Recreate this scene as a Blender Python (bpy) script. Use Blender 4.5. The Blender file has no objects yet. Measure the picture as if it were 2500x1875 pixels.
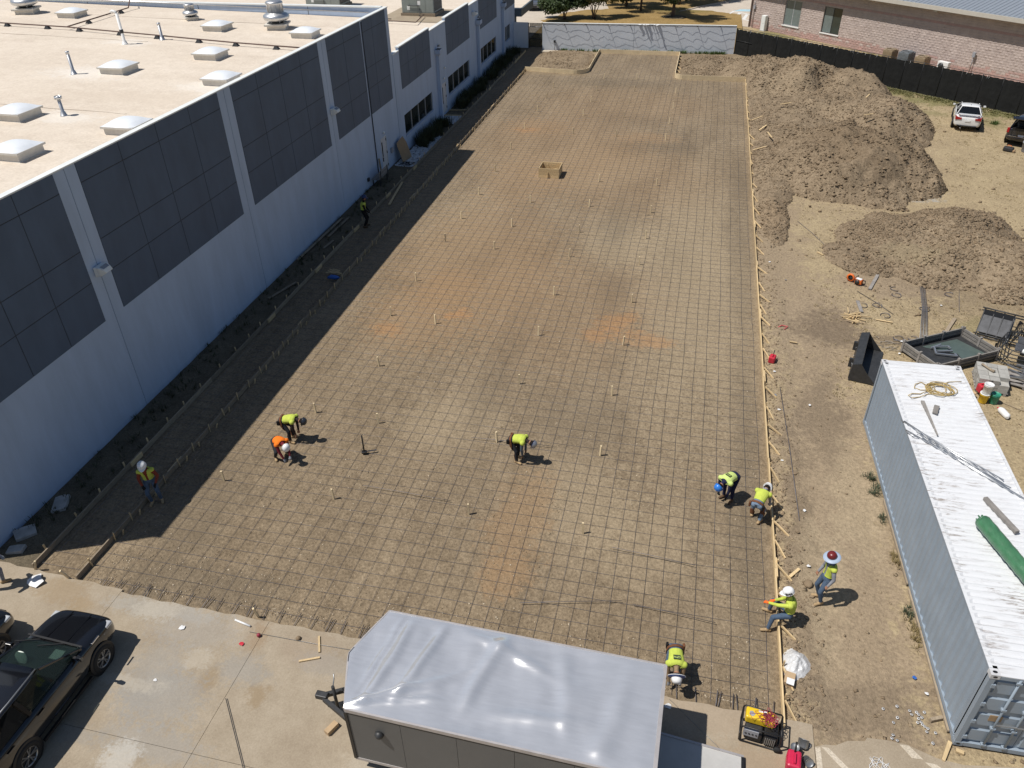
import bpy, bmesh, math, random
import numpy as np
from mathutils import Vector, Matrix

random.seed(7)
RNG = np.random.default_rng(11)
scene = bpy.context.scene
COL = scene.collection
PI = math.pi
R = math.radians

# ------------------------------------------------------------ camera
cam_data = bpy.data.cameras.new('camera')
cam = bpy.data.objects.new('camera', cam_data)
COL.objects.link(cam)
cam_data.sensor_fit = 'HORIZONTAL'
cam_data.sensor_width = 36.0
cam_data.lens = 36.0 * 1895.2 / 2500.0
cam_data.clip_start = 0.1
cam_data.clip_end = 2000.0


def camera_matrix(height, pitch, yaw, roll):
    f = Vector((0, math.cos(pitch), -math.sin(pitch)))
    u = Vector((0, math.sin(pitch), math.cos(pitch)))
    r = Vector((1, 0, 0))
    r2 = r * math.cos(roll) + u * math.sin(roll)
    u2 = u * math.cos(roll) - r * math.sin(roll)
    z = Matrix.Rotation(yaw, 3, 'Z')
    r2, u2, f = z @ r2, z @ u2, z @ f
    m = Matrix((r2, u2, -f)).transposed().to_4x4()
    m.translation = Vector((0, 0, height))
    return m


cam.matrix_world = camera_matrix(17.103, 0.6102, 0.23826, -0.02081)
scene.camera = cam
scene.render.resolution_x = 1024
scene.render.resolution_y = 768

# ------------------------------------------------------------ sky and sun
LIGHT = Vector((0.495, 0.222, -1.0)).normalized()      # the way the sunlight travels
SUN_EL = math.asin(-LIGHT.z)
SUN_ROT = math.atan2(-LIGHT.x, -LIGHT.y) % (2 * PI)
world = bpy.data.worlds.new('World')
scene.world = world
world.use_nodes = True
wn = world.node_tree
wn.nodes.clear()
w_out = wn.nodes.new('ShaderNodeOutputWorld')
w_bg = wn.nodes.new('ShaderNodeBackground')
w_sky = wn.nodes.new('ShaderNodeTexSky')
w_sky.sky_type = 'NISHITA'
w_sky.sun_disc = False
w_sky.sun_elevation = SUN_EL
w_sky.sun_rotation = SUN_ROT
w_sky.altitude = 200
w_sky.air_density = 1.0
w_sky.dust_density = 0.6
w_sky.ozone_density = 1.0
w_bg.inputs['Strength'].default_value = 0.062
wn.links.new(w_sky.outputs[0], w_bg.inputs[0])
wn.links.new(w_bg.outputs[0], w_out.inputs[0])

sun_data = bpy.data.lights.new('sun', 'SUN')
sun_data.energy = 4.2
sun_data.angle = R(0.5)
sun_data.color = (1.0, 0.955, 0.89)
sun = bpy.data.objects.new('sun', sun_data)
COL.objects.link(sun)
sun.rotation_euler = LIGHT.to_track_quat('-Z', 'Y').to_euler()
sun.location = (-40, -10, 60)

scene.view_settings.view_transform = 'Standard'
scene.view_settings.look = 'None'
scene.view_settings.exposure = 0.12
scene.view_settings.gamma = 1.0
scene.view_settings.use_curve_mapping = False


# ------------------------------------------------------------ helpers
def tag(o, label=None, cat=None, group=None, kind=None):
    if label: o['label'] = label
    if cat: o['category'] = cat
    if group: o['group'] = group
    if kind: o['kind'] = kind
    return o


def empty(name, loc=(0, 0, 0), rz=0.0, label=None, cat=None, group=None):
    o = bpy.data.objects.new(name, None)
    o.empty_display_size = 0.2
    COL.objects.link(o)
    o.location = loc
    o.rotation_euler = (0, 0, rz)
    return tag(o, label, cat, group)


def obj(name, mesh, parent=None, loc=None, rot=None):
    o = bpy.data.objects.new(name, mesh)
    COL.objects.link(o)
    if parent is not None: o.parent = parent
    if loc is not None: o.location = loc
    if rot is not None: o.rotation_euler = rot
    return o


def np_mesh(name, V, F, mats, smooth=False, mi=None):
    """V (n,3), F (m,k) arrays -> mesh"""
    me = bpy.data.meshes.new(name)
    V = np.asarray(V, dtype=np.float32)
    F = np.asarray(F, dtype=np.int32)
    k = F.shape[1]
    me.vertices.add(len(V))
    me.vertices.foreach_set('co', V.ravel())
    me.loops.add(F.size)
    me.loops.foreach_set('vertex_index', F.ravel())
    me.polygons.add(len(F))
    me.polygons.foreach_set('loop_start', np.arange(0, F.size, k, dtype=np.int32))
    me.polygons.foreach_set('loop_total', np.full(len(F), k, dtype=np.int32))
    if mi is not None: me.polygons.foreach_set('material_index', np.asarray(mi, dtype=np.int32))
    me.polygons.foreach_set('use_smooth', np.full(len(F), bool(smooth)))
    for m in (mats if isinstance(mats, (list, tuple)) else [mats]): me.materials.append(m)
    me.update(calc_edges=True)
    me.validate()
    return me


class MB:
    """collects shapes and links them as one mesh object"""
    def __init__(self):
        self.v, self.f, self.m, self.s = [], [], [], []

    def add(self, vs, fs, mi=0, smooth=False):
        b = len(self.v)
        self.v += [tuple(p) for p in vs]
        for f in fs:
            self.f.append(tuple(b + i for i in f)); self.m.append(mi); self.s.append(smooth)
        return self

    def box(self, x0, x1, y0, y1, z0, z1, mi=0, M=None):
        vs = [(x0, y0, z0), (x1, y0, z0), (x1, y1, z0), (x0, y1, z0), (x0, y0, z1), (x1, y0, z1), (x1, y1, z1), (x0, y1, z1)]
        if M is not None: vs = [M @ Vector(p) for p in vs]
        return self.add(vs, [(0, 3, 2, 1), (4, 5, 6, 7), (0, 1, 5, 4), (1, 2, 6, 5), (2, 3, 7, 6), (3, 0, 4, 7)], mi)

    def bar(self, a, b, w, h, mi=0, up=(0, 0, 1), w2=None, h2=None):
        """rectangular bar from a to b"""
        a, b = Vector(a), Vector(b)
        d = (b - a).normalized()
        up = Vector(up)
        s = d.cross(up)
        if s.length < 1e-4: s = d.cross(Vector((1, 0, 0)))
        s.normalize()
        u = s.cross(d).normalized()
        w2 = w if w2 is None else w2
        h2 = h if h2 is None else h2
        vs = [a + s * (i * w / 2) + u * (j * h / 2) for i, j in ((-1, -1), (1, -1), (1, 1), (-1, 1))]
        vs += [b + s * (i * w2 / 2) + u * (j * h2 / 2) for i, j in ((-1, -1), (1, -1), (1, 1), (-1, 1))]
        return self.add(vs, [(0, 1, 2, 3), (7, 6, 5, 4), (0, 4, 5, 1), (1, 5, 6, 2), (2, 6, 7, 3), (3, 7, 4, 0)], mi)

    def tube(self, pts, r, n=8, mi=0, closed=False, smooth=True, cap=True):
        pts = [Vector(p) for p in pts]
        rs = r if isinstance(r, (list, tuple)) else [r] * len(pts)
        vs, fs = [], []
        N = len(pts)
        prev = None
        for i, p in enumerate(pts):
            if closed: d = pts[(i + 1) % N] - pts[i - 1]
            else: d = pts[min(i + 1, N - 1)] - pts[max(i - 1, 0)]
            if d.length < 1e-9: d = Vector((0, 0, 1))
            d.normalize()
            if prev is None:
                a = d.cross(Vector((0, 0, 1)))
                if a.length < 1e-3: a = d.cross(Vector((1, 0, 0)))
            else:
                a = prev - d * prev.dot(d)
                if a.length < 1e-4: a = d.cross(Vector((1, 0, 0)))
            a.normalize()
            prev = a
            b = d.cross(a)
            for k in range(n):
                t = 2 * PI * k / n
                vs.append(p + a * (math.cos(t) * rs[i]) + b * (math.sin(t) * rs[i]))
        for i in range(N if closed else N - 1):
            j = (i + 1) % N
            for k in range(n):
                k2 = (k + 1) % n
                fs.append((i * n + k, j * n + k, j * n + k2, i * n + k2))
        self.add(vs, fs, mi, smooth)
        if cap and not closed:
            b0 = len(self.v) - len(vs)
            self.f.append(tuple(b0 + k for k in range(n))); self.m.append(mi); self.s.append(False)
            self.f.append(tuple(b0 + (N - 1) * n + n - 1 - k for k in range(n))); self.m.append(mi); self.s.append(False)
        return self

    def lathe(self, prof, n=20, mi=0, M=None, smooth=True, c=(0, 0, 0), cap=True):
        """prof: (radius, z) pairs about the z axis"""
        vs, fs = [], []
        for r, z in prof:
            for k in range(n):
                t = 2 * PI * k / n
                vs.append(Vector((c[0] + r * math.cos(t), c[1] + r * math.sin(t), c[2] + z)))
        if M is not None: vs = [M @ p for p in vs]
        for i in range(len(prof) - 1):
            for k in range(n):
                k2 = (k + 1) % n
                fs.append((i * n + k, i * n + k2, (i + 1) * n + k2, (i + 1) * n + k))
        L = (len(prof) - 1) * n
        if cap:
            fs.append(tuple(range(n - 1, -1, -1)))
            fs.append(tuple(L + k for k in range(n)))
        return self.add(vs, fs, mi, smooth)

    def prism(self, poly, z0, z1, mi=0, M=None):
        n = len(poly)
        vs = [Vector((x, y, z0)) for x, y in poly] + [Vector((x, y, z1)) for x, y in poly]
        if M is not None: vs = [M @ p for p in vs]
        fs = [tuple(range(n - 1, -1, -1)), tuple(range(n, 2 * n))]
        fs += [(i, (i + 1) % n, n + (i + 1) % n, n + i) for i in range(n)]
        return self.add(vs, fs, mi)

    def loft(self, secs, mi=0, smooth=True, cap=True, closed=True):
        n = len(secs[0])
        vs = [p for s in secs for p in s]
        fs = []
        for i in range(len(secs) - 1):
            for k in range(n if closed else n - 1):
                k2 = (k + 1) % n
                fs.append((i * n + k, i * n + k2, (i + 1) * n + k2, (i + 1) * n + k))
        if cap:
            fs.append(tuple(range(n - 1, -1, -1)))
            L = (len(secs) - 1) * n
            fs.append(tuple(L + k for k in range(n)))
        return self.add(vs, fs, mi, smooth)

    def mesh(self, name, mats):
        me = bpy.data.meshes.new(name)
        me.from_pydata([tuple(p) for p in self.v], [], self.f)
        for m in (mats if isinstance(mats, (list, tuple)) else [mats]): me.materials.append(m)
        me.polygons.foreach_set('material_index', self.m)
        me.polygons.foreach_set('use_smooth', self.s)
        me.update()
        return me

    def build(self, name, mats, parent=None, loc=None, rot=None, bevel=0, subsurf=0, solid=0):
        o = obj(name, self.mesh(name, mats), parent, loc, rot)
        if bevel:
            b = o.modifiers.new('bevel', 'BEVEL'); b.width = bevel; b.segments = 2; b.limit_method = 'ANGLE'; b.angle_limit = R(35)
        if subsurf:
            b = o.modifiers.new('subdivision', 'SUBSURF'); b.levels = subsurf; b.render_levels = subsurf
        if solid:
            b = o.modifiers.new('solidify', 'SOLIDIFY'); b.thickness = solid; b.offset = 0
        return o


def copy_tree(o, parent=None):
    c = o.copy()
    COL.objects.link(c)
    if parent is not None: c.parent = parent
    for ch in o.children: copy_tree(ch, c)
    return c


# numpy value noise
def vnoise(x, y, seed=0):
    xi = np.floor(x).astype(np.int64); yi = np.floor(y).astype(np.int64)
    xf = x - xi; yf = y - yi

    def h(a, b):
        n = (a * 374761393 + b * 668265263 + seed * 1442695041) & 0xffffffff
        n = ((n ^ (n >> 13)) * 1274126177) & 0xffffffff
        return ((n ^ (n >> 16)) & 0xffff) / 65535.0
    u = xf * xf * (3 - 2 * xf); v = yf * yf * (3 - 2 * yf)
    return (h(xi, yi) * (1 - u) + h(xi + 1, yi) * u) * (1 - v) + (h(xi, yi + 1) * (1 - u) + h(xi + 1, yi + 1) * u) * v


def fbm(x, y, seed=0, octv=4):
    s, a, t = 0.0, 1.0, 0.0
    for i in range(octv):
        s = s + a * vnoise(x * 2 ** i, y * 2 ** i, seed + i * 17); t += a; a *= 0.5
    return s / t


def grid_mesh(name, x0, x1, y0, y1, step, zfun, mat, smooth=True):
    nx = int(round((x1 - x0) / step)) + 1; ny = int(round((y1 - y0) / step)) + 1
    X, Y = np.meshgrid(np.linspace(x0, x1, nx), np.linspace(y0, y1, ny))
    Z = zfun(X, Y)
    V = np.stack([X, Y, Z], -1).reshape(-1, 3)
    i = np.arange(nx * ny).reshape(ny, nx)
    F = np.stack([i[:-1, :-1], i[:-1, 1:], i[1:, 1:], i[1:, :-1]], -1).reshape(-1, 4)
    return np_mesh(name, V, F, mat, smooth)


OCT_V = np.array([(1, 0, 0), (-1, 0, 0), (0, 1, 0), (0, -1, 0), (0, 0, 1), (0, 0, -1)], float)
OCT_F = np.array([(0, 2, 4), (2, 1, 4), (1, 3, 4), (3, 0, 4), (2, 0, 5), (1, 2, 5), (3, 1, 5), (0, 3, 5)])
# a lumpier stone: cube with pulled corners
CUB_V = np.array([(x, y, z) for x in (-.7, .7) for y in (-.7, .7) for z in (-.6, .6)], float)
CUB_F = np.array([(0, 1, 3, 2), (4, 6, 7, 5), (0, 4, 5, 1), (2, 3, 7, 6), (0, 2, 6, 4), (1, 5, 7, 3)])


def stones_mesh(name, P, S, mat, flat=0.7, lumpy=True, seed=3, nm=1):
    rg = np.random.default_rng(seed)
    n = len(P)
    BV, BF = (CUB_V, CUB_F) if lumpy else (OCT_V, OCT_F)
    k = len(BV)
    V = BV[None] * (1 + rg.uniform(-.45, .35, (n, k, 3)))
    V = V * (S[:, None, None] * np.stack([rg.uniform(.7, 1.35, n), rg.uniform(.7, 1.35, n), rg.uniform(.5, 1.0, n) * flat], -1)[:, None, :])
    a = rg.uniform(0, 2 * PI, n); c, s = np.cos(a), np.sin(a)
    b = rg.uniform(-.5, .5, n); cb, sb = np.cos(b), np.sin(b)
    x, y, z = V[..., 0], V[..., 1], V[..., 2]
    y, z = y * cb[:, None] - z * sb[:, None], y * sb[:, None] + z * cb[:, None]
    x, y = x * c[:, None] - y * s[:, None], x * s[:, None] + y * c[:, None]
    V = np.stack([x, y, z], -1) + P[:, None, :]
    F = BF[None] + (np.arange(n) * k)[:, None, None]
    mi = np.repeat(rg.integers(0, nm, n), len(BF)) if nm > 1 else None
    return np_mesh(name, V.reshape(-1, 3), F.reshape(-1, BF.shape[1]), mat, lumpy, mi)


# ------------------------------------------------------------ materials
def new_mat(name):
    m = bpy.data.materials.new(name)
    m.use_nodes = True
    nt = m.node_tree
    b = nt.nodes['Principled BSDF']
    return m, nt, b


def N(nt, t, **kw):
    n = nt.nodes.new(t)
    for k, v in kw.items(): setattr(n, k, v)
    return n


def ramp(nt, fac, stops):
    n = N(nt, 'ShaderNodeValToRGB')
    e = n.color_ramp.elements
    while len(e) < len(stops): e.new(0.5)
    for i, (p, c) in enumerate(stops):
        e[i].position = p
        e[i].color = (c[0], c[1], c[2], 1) if isinstance(c, (tuple, list)) else (c, c, c, 1)
    nt.links.new(fac, n.inputs[0])
    return n.outputs[0]


def noise_n(nt, vec, scale, detail=4, rough=0.6, dist=0.0):
    n = N(nt, 'ShaderNodeTexNoise')
    n.inputs['Scale'].default_value = scale
    n.inputs['Detail'].default_value = detail
    n.inputs['Roughness'].default_value = rough
    n.inputs['Distortion'].default_value = dist
    if vec is not None: nt.links.new(vec, n.inputs['Vector'])
    return n.outputs[0]


def mixc(nt, fac, a, b, mode='MIX'):
    n = N(nt, 'ShaderNodeMix', data_type='RGBA', blend_type=mode)
    for s, v in ((n.inputs[0], fac), (n.inputs[6], a), (n.inputs[7], b)):
        if isinstance(v, bpy.types.NodeSocket): nt.links.new(v, s)
        elif isinstance(v, (int, float)): s.default_value = v
        else: s.default_value = (v[0], v[1], v[2], 1)
    return n.outputs[2]


def mth(nt, op, a, b=None, clamp=False):
    n = N(nt, 'ShaderNodeMath', operation=op, use_clamp=clamp)
    for s, v in ((n.inputs[0], a), (n.inputs[1], b)):
        if v is None: continue
        if isinstance(v, bpy.types.NodeSocket): nt.links.new(v, s)
        else: s.default_value = v
    return n.outputs[0]


def bump_n(nt, b, height, strength, dist):
    n = N(nt, 'ShaderNodeBump')
    n.inputs['Strength'].default_value = strength
    n.inputs['Distance'].default_value = dist
    nt.links.new(height, n.inputs['Height'])
    nt.links.new(n.outputs[0], b.inputs['Normal'])
    return n


def mat(name, c, rough=0.6, metal=0.0, var=0.12, vs=3.0, bump=0.0, bs=30.0, rnd=0.0, spec=0.5, coat=0.0, world_pos=False, c2=None, grain=None):
    """plain surface with broken-up colour; grain=(sx,sy,sz) stretches the noise"""
    m, nt, b = new_mat(name)
    if world_pos: vec = N(nt, 'ShaderNodeNewGeometry').outputs['Position']
    else: vec = N(nt, 'ShaderNodeTexCoord').outputs['Object']
    if grain:
        mp = N(nt, 'ShaderNodeMapping')
        mp.inputs['Scale'].default_value = grain
        nt.links.new(vec, mp.inputs[0]); vec = mp.outputs[0]
    if rnd:
        oi = N(nt, 'ShaderNodeObjectInfo')
        va = N(nt, 'ShaderNodeVectorMath', operation='ADD')
        cx = N(nt, 'ShaderNodeCombineXYZ')
        nt.links.new(mth(nt, 'MULTIPLY', oi.outputs['Random'], 37.0), cx.inputs[0])
        nt.links.new(vec, va.inputs[0]); nt.links.new(cx.outputs[0], va.inputs[1]); vec = va.outputs[0]
    f = noise_n(nt, vec, vs, 6, 0.65)
    lo = tuple(x * (1 - var * 1.6) for x in c) if c2 is None else c2
    hi = tuple(min(1, x * (1 + var)) for x in c)
    col = ramp(nt, f, [(0.28, lo), (0.72, hi)])
    if rnd:
        k = mth(nt, 'ADD', mth(nt, 'MULTIPLY', oi.outputs['Random'], rnd * 2), 1 - rnd)
        cc = N(nt, 'ShaderNodeCombineColor')
        for i in range(3): nt.links.new(k, cc.inputs[i])
        col = mixc(nt, 1.0, col, cc.outputs[0], 'MULTIPLY')
    nt.links.new(col, b.inputs['Base Color'])
    b.inputs['Roughness'].default_value = rough
    b.inputs['Metallic'].default_value = metal
    b.inputs['Specular IOR Level'].default_value = spec
    b.inputs['Coat Weight'].default_value = coat
    b.inputs['Coat Roughness'].default_value = 0.05
    if bump: bump_n(nt, b, noise_n(nt, vec, bs, 5, 0.7), 0.6, bump)
    return m


def patches(nt, pos, col, plist, distort=1.0, dscale=0.6):
    """lay irregular patches of another colour on a ground: (x, y, rx, ry, colour, strength)"""
    n = N(nt, 'ShaderNodeTexNoise')
    n.inputs['Scale'].default_value = dscale; n.inputs['Detail'].default_value = 5; n.inputs['Roughness'].default_value = 0.65
    nt.links.new(pos, n.inputs['Vector'])
    s = N(nt, 'ShaderNodeVectorMath', operation='SUBTRACT')
    nt.links.new(n.outputs['Color'], s.inputs[0]); s.inputs[1].default_value = (0.5, 0.5, 0.5)
    sc = N(nt, 'ShaderNodeVectorMath', operation='SCALE'); sc.inputs['Scale'].default_value = distort * 2
    nt.links.new(s.outputs[0], sc.inputs[0])
    ad = N(nt, 'ShaderNodeVectorMath', operation='ADD')
    nt.links.new(pos, ad.inputs[0]); nt.links.new(sc.outputs[0], ad.inputs[1])
    fine = noise_n(nt, pos, dscale * 6, 6, 0.75)
    for (x, y, rx, ry, c, k) in plist:
        mp = N(nt, 'ShaderNodeVectorMath', operation='SUBTRACT')
        nt.links.new(ad.outputs[0], mp.inputs[0]); mp.inputs[1].default_value = (x, y, 0)
        mu = N(nt, 'ShaderNodeVectorMath', operation='MULTIPLY')
        nt.links.new(mp.outputs[0], mu.inputs[0]); mu.inputs[1].default_value = (1 / rx, 1 / ry, 0)
        ln = N(nt, 'ShaderNodeVectorMath', operation='LENGTH')
        nt.links.new(mu.outputs[0], ln.inputs[0])
        d = mth(nt, 'ADD', ln.outputs['Value'], mth(nt, 'MULTIPLY', mth(nt, 'SUBTRACT', fine, 0.5), 2.6))
        mr = N(nt, 'ShaderNodeMapRange')
        mr.interpolation_type = 'SMOOTHSTEP'
        nt.links.new(d, mr.inputs[0])
        mr.inputs[1].default_value = 0.45; mr.inputs[2].default_value = 1.15
        mr.inputs[3].default_value = k; mr.inputs[4].default_value = 0.0
        col = mixc(nt, mr.outputs[0], col, c)
    return col


def ground_mat(name, dark, mid, light, plist=(), s1=0.25, s2=2.2, s3=22, bump=0.03, distort=1.0, stretch=(1, 1, 1), rough=0.95, dscale=0.6, grain=0.8):
    m, nt, b = new_mat(name)
    g = N(nt, 'ShaderNodeNewGeometry').outputs['Position']
    mp = N(nt, 'ShaderNodeMapping'); mp.inputs['Scale'].default_value = stretch
    nt.links.new(g, mp.inputs[0])
    f1 = noise_n(nt, mp.outputs[0], s1, 5, 0.6)
    f2 = noise_n(nt, g, s2, 6, 0.7)
    f3 = noise_n(nt, g, s3, 4, 0.75)
    f = mth(nt, 'ADD', mth(nt, 'ADD', mth(nt, 'MULTIPLY', f1, 0.36), mth(nt, 'MULTIPLY', f2, 0.38)), mth(nt, 'MULTIPLY', f3, 0.26))
    col = ramp(nt, f, [(0.37, dark), (0.50, mid), (0.62, light)])
    if plist: col = patches(nt, g, col, plist, distort, dscale)
    # grain stays visible over the patches
    gr = ramp(nt, f3, [(0.3, 0.62), (0.7, 1.25)])
    col = mixc(nt, grain, col, gr, 'MULTIPLY')
    nt.links.new(col, b.inputs['Base Color'])
    b.inputs['Roughness'].default_value = rough
    b.inputs['Specular IOR Level'].default_value = 0.15
    h = mth(nt, 'ADD', mth(nt, 'MULTIPLY', f2, 0.7), mth(nt, 'MULTIPLY', f3, 0.35))
    bump_n(nt, b, h, 1.0, bump)
    return m


M = {}
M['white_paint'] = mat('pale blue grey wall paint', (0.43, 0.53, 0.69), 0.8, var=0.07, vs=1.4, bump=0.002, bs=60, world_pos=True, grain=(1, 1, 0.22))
M['slate_paint'] = mat('slate wall paint', (0.075, 0.115, 0.182), 0.62, var=0.10, vs=1.1, bump=0.002, bs=60, world_pos=True, grain=(1, 1, 0.4))
M['joint'] = mat('joint sealant', (0.045, 0.052, 0.062), 0.8)
M['coping'] = mat('coping metal', (0.78, 0.80, 0.78), 0.45, var=0.05)
M['wood'] = mat('form lumber', (0.63, 0.47, 0.26), 0.75, var=0.14, vs=2.0, rnd=0.18, grain=(14, 1.5, 14), bump=0.002)
M['wood_y'] = mat('pale stake wood', (0.74, 0.60, 0.38), 0.75, var=0.1, vs=2.0, rnd=0.12)
M['old_or_shaded_wood'] = mat('weathered wood', (0.30, 0.24, 0.17), 0.85, var=0.2, vs=2.5, rnd=0.2, grain=(10, 1.5, 10), bump=0.003)  # weathered wood; also the shade-darkened copy for the left form boards
M['grey_wood'] = mat('grey weathered wood', (0.27, 0.25, 0.23), 0.9, var=0.2, vs=4, rnd=0.15, bump=0.003)
M['ply'] = mat('plywood', (0.34, 0.23, 0.13), 0.8, var=0.12, vs=3)
M['rebar'] = mat('rebar steel', (0.14, 0.14, 0.16), 0.55, 0.3, var=0.3, vs=1.5, c2=(0.10, 0.08, 0.07), rnd=0.3)
M['steel'] = mat('grey steel', (0.33, 0.34, 0.35), 0.45, 0.7, var=0.1)
M['galv'] = mat('galvanised steel', (0.62, 0.63, 0.64), 0.38, 0.85, var=0.1, vs=5)
M['dark_steel'] = mat('dark painted steel', (0.035, 0.036, 0.038), 0.5, 0.0, var=0.25, vs=6)
M['black'] = mat('black plastic', (0.012, 0.012, 0.013), 0.45)
M['rubber'] = mat('tyre rubber', (0.018, 0.018, 0.018), 0.85, bump=0.002, bs=80)
M['red'] = mat('red plastic', (0.55, 0.03, 0.05), 0.45)
M['yellow'] = mat('yellow paint', (0.78, 0.52, 0.02), 0.4, var=0.06)
M['orange'] = mat('orange plastic', (0.75, 0.17, 0.03), 0.5)
M['green'] = mat('green plastic', (0.03, 0.25, 0.16), 0.45)
M['blue'] = mat('blue plastic', (0.03, 0.12, 0.42), 0.45)
M['white_plastic'] = mat('white plastic', (0.78, 0.78, 0.77), 0.45, var=0.06)
M['grey_plastic'] = mat('grey plastic', (0.32, 0.33, 0.36), 0.5)
M['rope'] = mat('tan rope', (0.45, 0.33, 0.13), 0.85)
M['concrete_bits'] = mat('broken concrete', (0.42, 0.40, 0.37), 0.9, var=0.2, vs=4, bump=0.006)
M['stone_blocks'] = mat('grey paving blocks', (0.38, 0.37, 0.34), 0.9, var=0.12, vs=6, bump=0.003, rnd=0.12)
M['litter_white'] = mat('white litter', (0.75, 0.75, 0.75), 0.6)
M['tan_box'] = mat('cardboard', (0.48, 0.34, 0.2), 0.85)


def glass_mat(name, tint, rough=0.02, alpha=0.35):
    m, nt, b = new_mat(name)
    b.inputs['Base Color'].default_value = (*tint, 1)
    b.inputs['Roughness'].default_value = rough
    b.inputs['Specular IOR Level'].default_value = 0.6
    t = N(nt, 'ShaderNodeBsdfTransparent'); t.inputs[0].default_value = (0.75, 0.85, 0.82, 1)
    mx = N(nt, 'ShaderNodeMixShader'); mx.inputs[0].default_value = 1 - alpha
    out = nt.nodes['Material Output']
    nt.links.new(t.outputs[0], mx.inputs[1]); nt.links.new(b.outputs[0], mx.inputs[2]); nt.links.new(mx.outputs[0], out.inputs[0])
    return m


M['glass'] = glass_mat('window glass', (0.012, 0.018, 0.018), 0.03, 0.0)
M['car_glass'] = glass_mat('car glass', (0.02, 0.03, 0.028), 0.02, 0.6)
M['tint_glass'] = glass_mat('tinted car glass', (0.008, 0.009, 0.01), 0.03, 0.12)

# ============================================================ THE SETTING
ORANGE = (0.43, 0.225, 0.095)
RUSTY = (0.325, 0.213, 0.118)
DARKS = (0.175, 0.138, 0.094)
LIGHTS = (0.42, 0.335, 0.22)
soil_patches = [
    (0.9, 34, 3.4, 15, LIGHTS, 0.45), (-3.1, 37.5, 2.4, 4, LIGHTS, 0.4), (-2.3, 18, 2.2, 2.2, LIGHTS, 0.32), (0, 16.4, 2, 2, LIGHTS, 0.3),
    (-7.2, 21, 2.6, 2, LIGHTS, 0.28), (-11.5, 38, 3, 6, LIGHTS, 0.3), (-7, 48, 5, 4, LIGHTS, 0.3),
    (-9.5, 34.2, 1.0, 2.6, DARKS, 0.5), (-9.2, 39, 1.3, 4.4, DARKS, 0.45), (-12.4, 30.7, 1.4, 0.7, DARKS, 0.5), (-3.6, 40.8, 1.0, 5.0, DARKS, 0.4), (-6.5, 26, 0.8, 7, DARKS, 0.3),
    (-2.9, 31.8, 0.9, 1.8, DARKS, 0.55), (-2.7, 53, 3.2, 1.6, DARKS, 0.6), (-5.5, 59, 3.5, 1.8, DARKS, 0.45), (-7, 69.3, 5, 2, DARKS, 0.4),
    (-13.9, 15.2, 1.6, 3.2, DARKS, 0.5), (-12.3, 12.3, 3.0, 0.9, DARKS, 0.6), (-2.8, 22, 2.0, 2.4, DARKS, 0.35), (2.9, 20, 0.7, 9, DARKS, 0.5), (2.9, 40, 0.9, 12, DARKS, 0.35),
    (-10, 34, 5, 9, RUSTY, 0.5), (-9, 52, 7, 9, RUSTY, 0.4), (-4, 47, 6, 7, RUSTY, 0.3), (-6, 63, 8, 6, RUSTY, 0.3), (-5, 30, 5, 6, RUSTY, 0.3), (-11.5, 56, 2.6, 2.6, RUSTY, 0.5), (-10, 45, 3, 5, RUSTY, 0.35), (-3.3, 54.8, 2.5, 1.4, RUSTY, 0.45), (-10.6, 30.8, 1.6, 2.4, RUSTY, 0.7), (-11, 28, 3, 3, RUSTY, 0.4),
    (-3.9, 16.6, 1.1, 2.6, RUSTY, 0.55), (-3.9, 14.5, 0.9, 1.0, RUSTY, 0.55),
    (-2.4, 29.2, 1.1, 1.0, ORANGE, 0.45), (-3.0, 28.0, 0.9, 0.8, ORANGE, 0.4), (-1.0, 28.1, 1.2, 0.7, ORANGE, 0.38), (-11.9, 26.7, 0.9, 0.7, ORANGE, 0.4), (-9.3, 28.6, 0.7, 0.6, ORANGE, 0.45), (-11.7, 55.2, 1.0, 0.8, ORANGE, 0.35),
]
M['soil'] = ground_mat('graded soil', (0.165, 0.124, 0.080), (0.255, 0.195, 0.127), (0.33, 0.257, 0.170), soil_patches, s1=0.35, s2=2.6, s3=11, bump=0.10, distort=1.1, dscale=0.7, stretch=(1.6, 0.45, 1), grain=0.7)
STRAW = (0.45, 0.36, 0.22)
GREENY = (0.17, 0.165, 0.065)
TRACK = (0.325, 0.25, 0.168)
TRACKD = (0.19, 0.145, 0.10)
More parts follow.
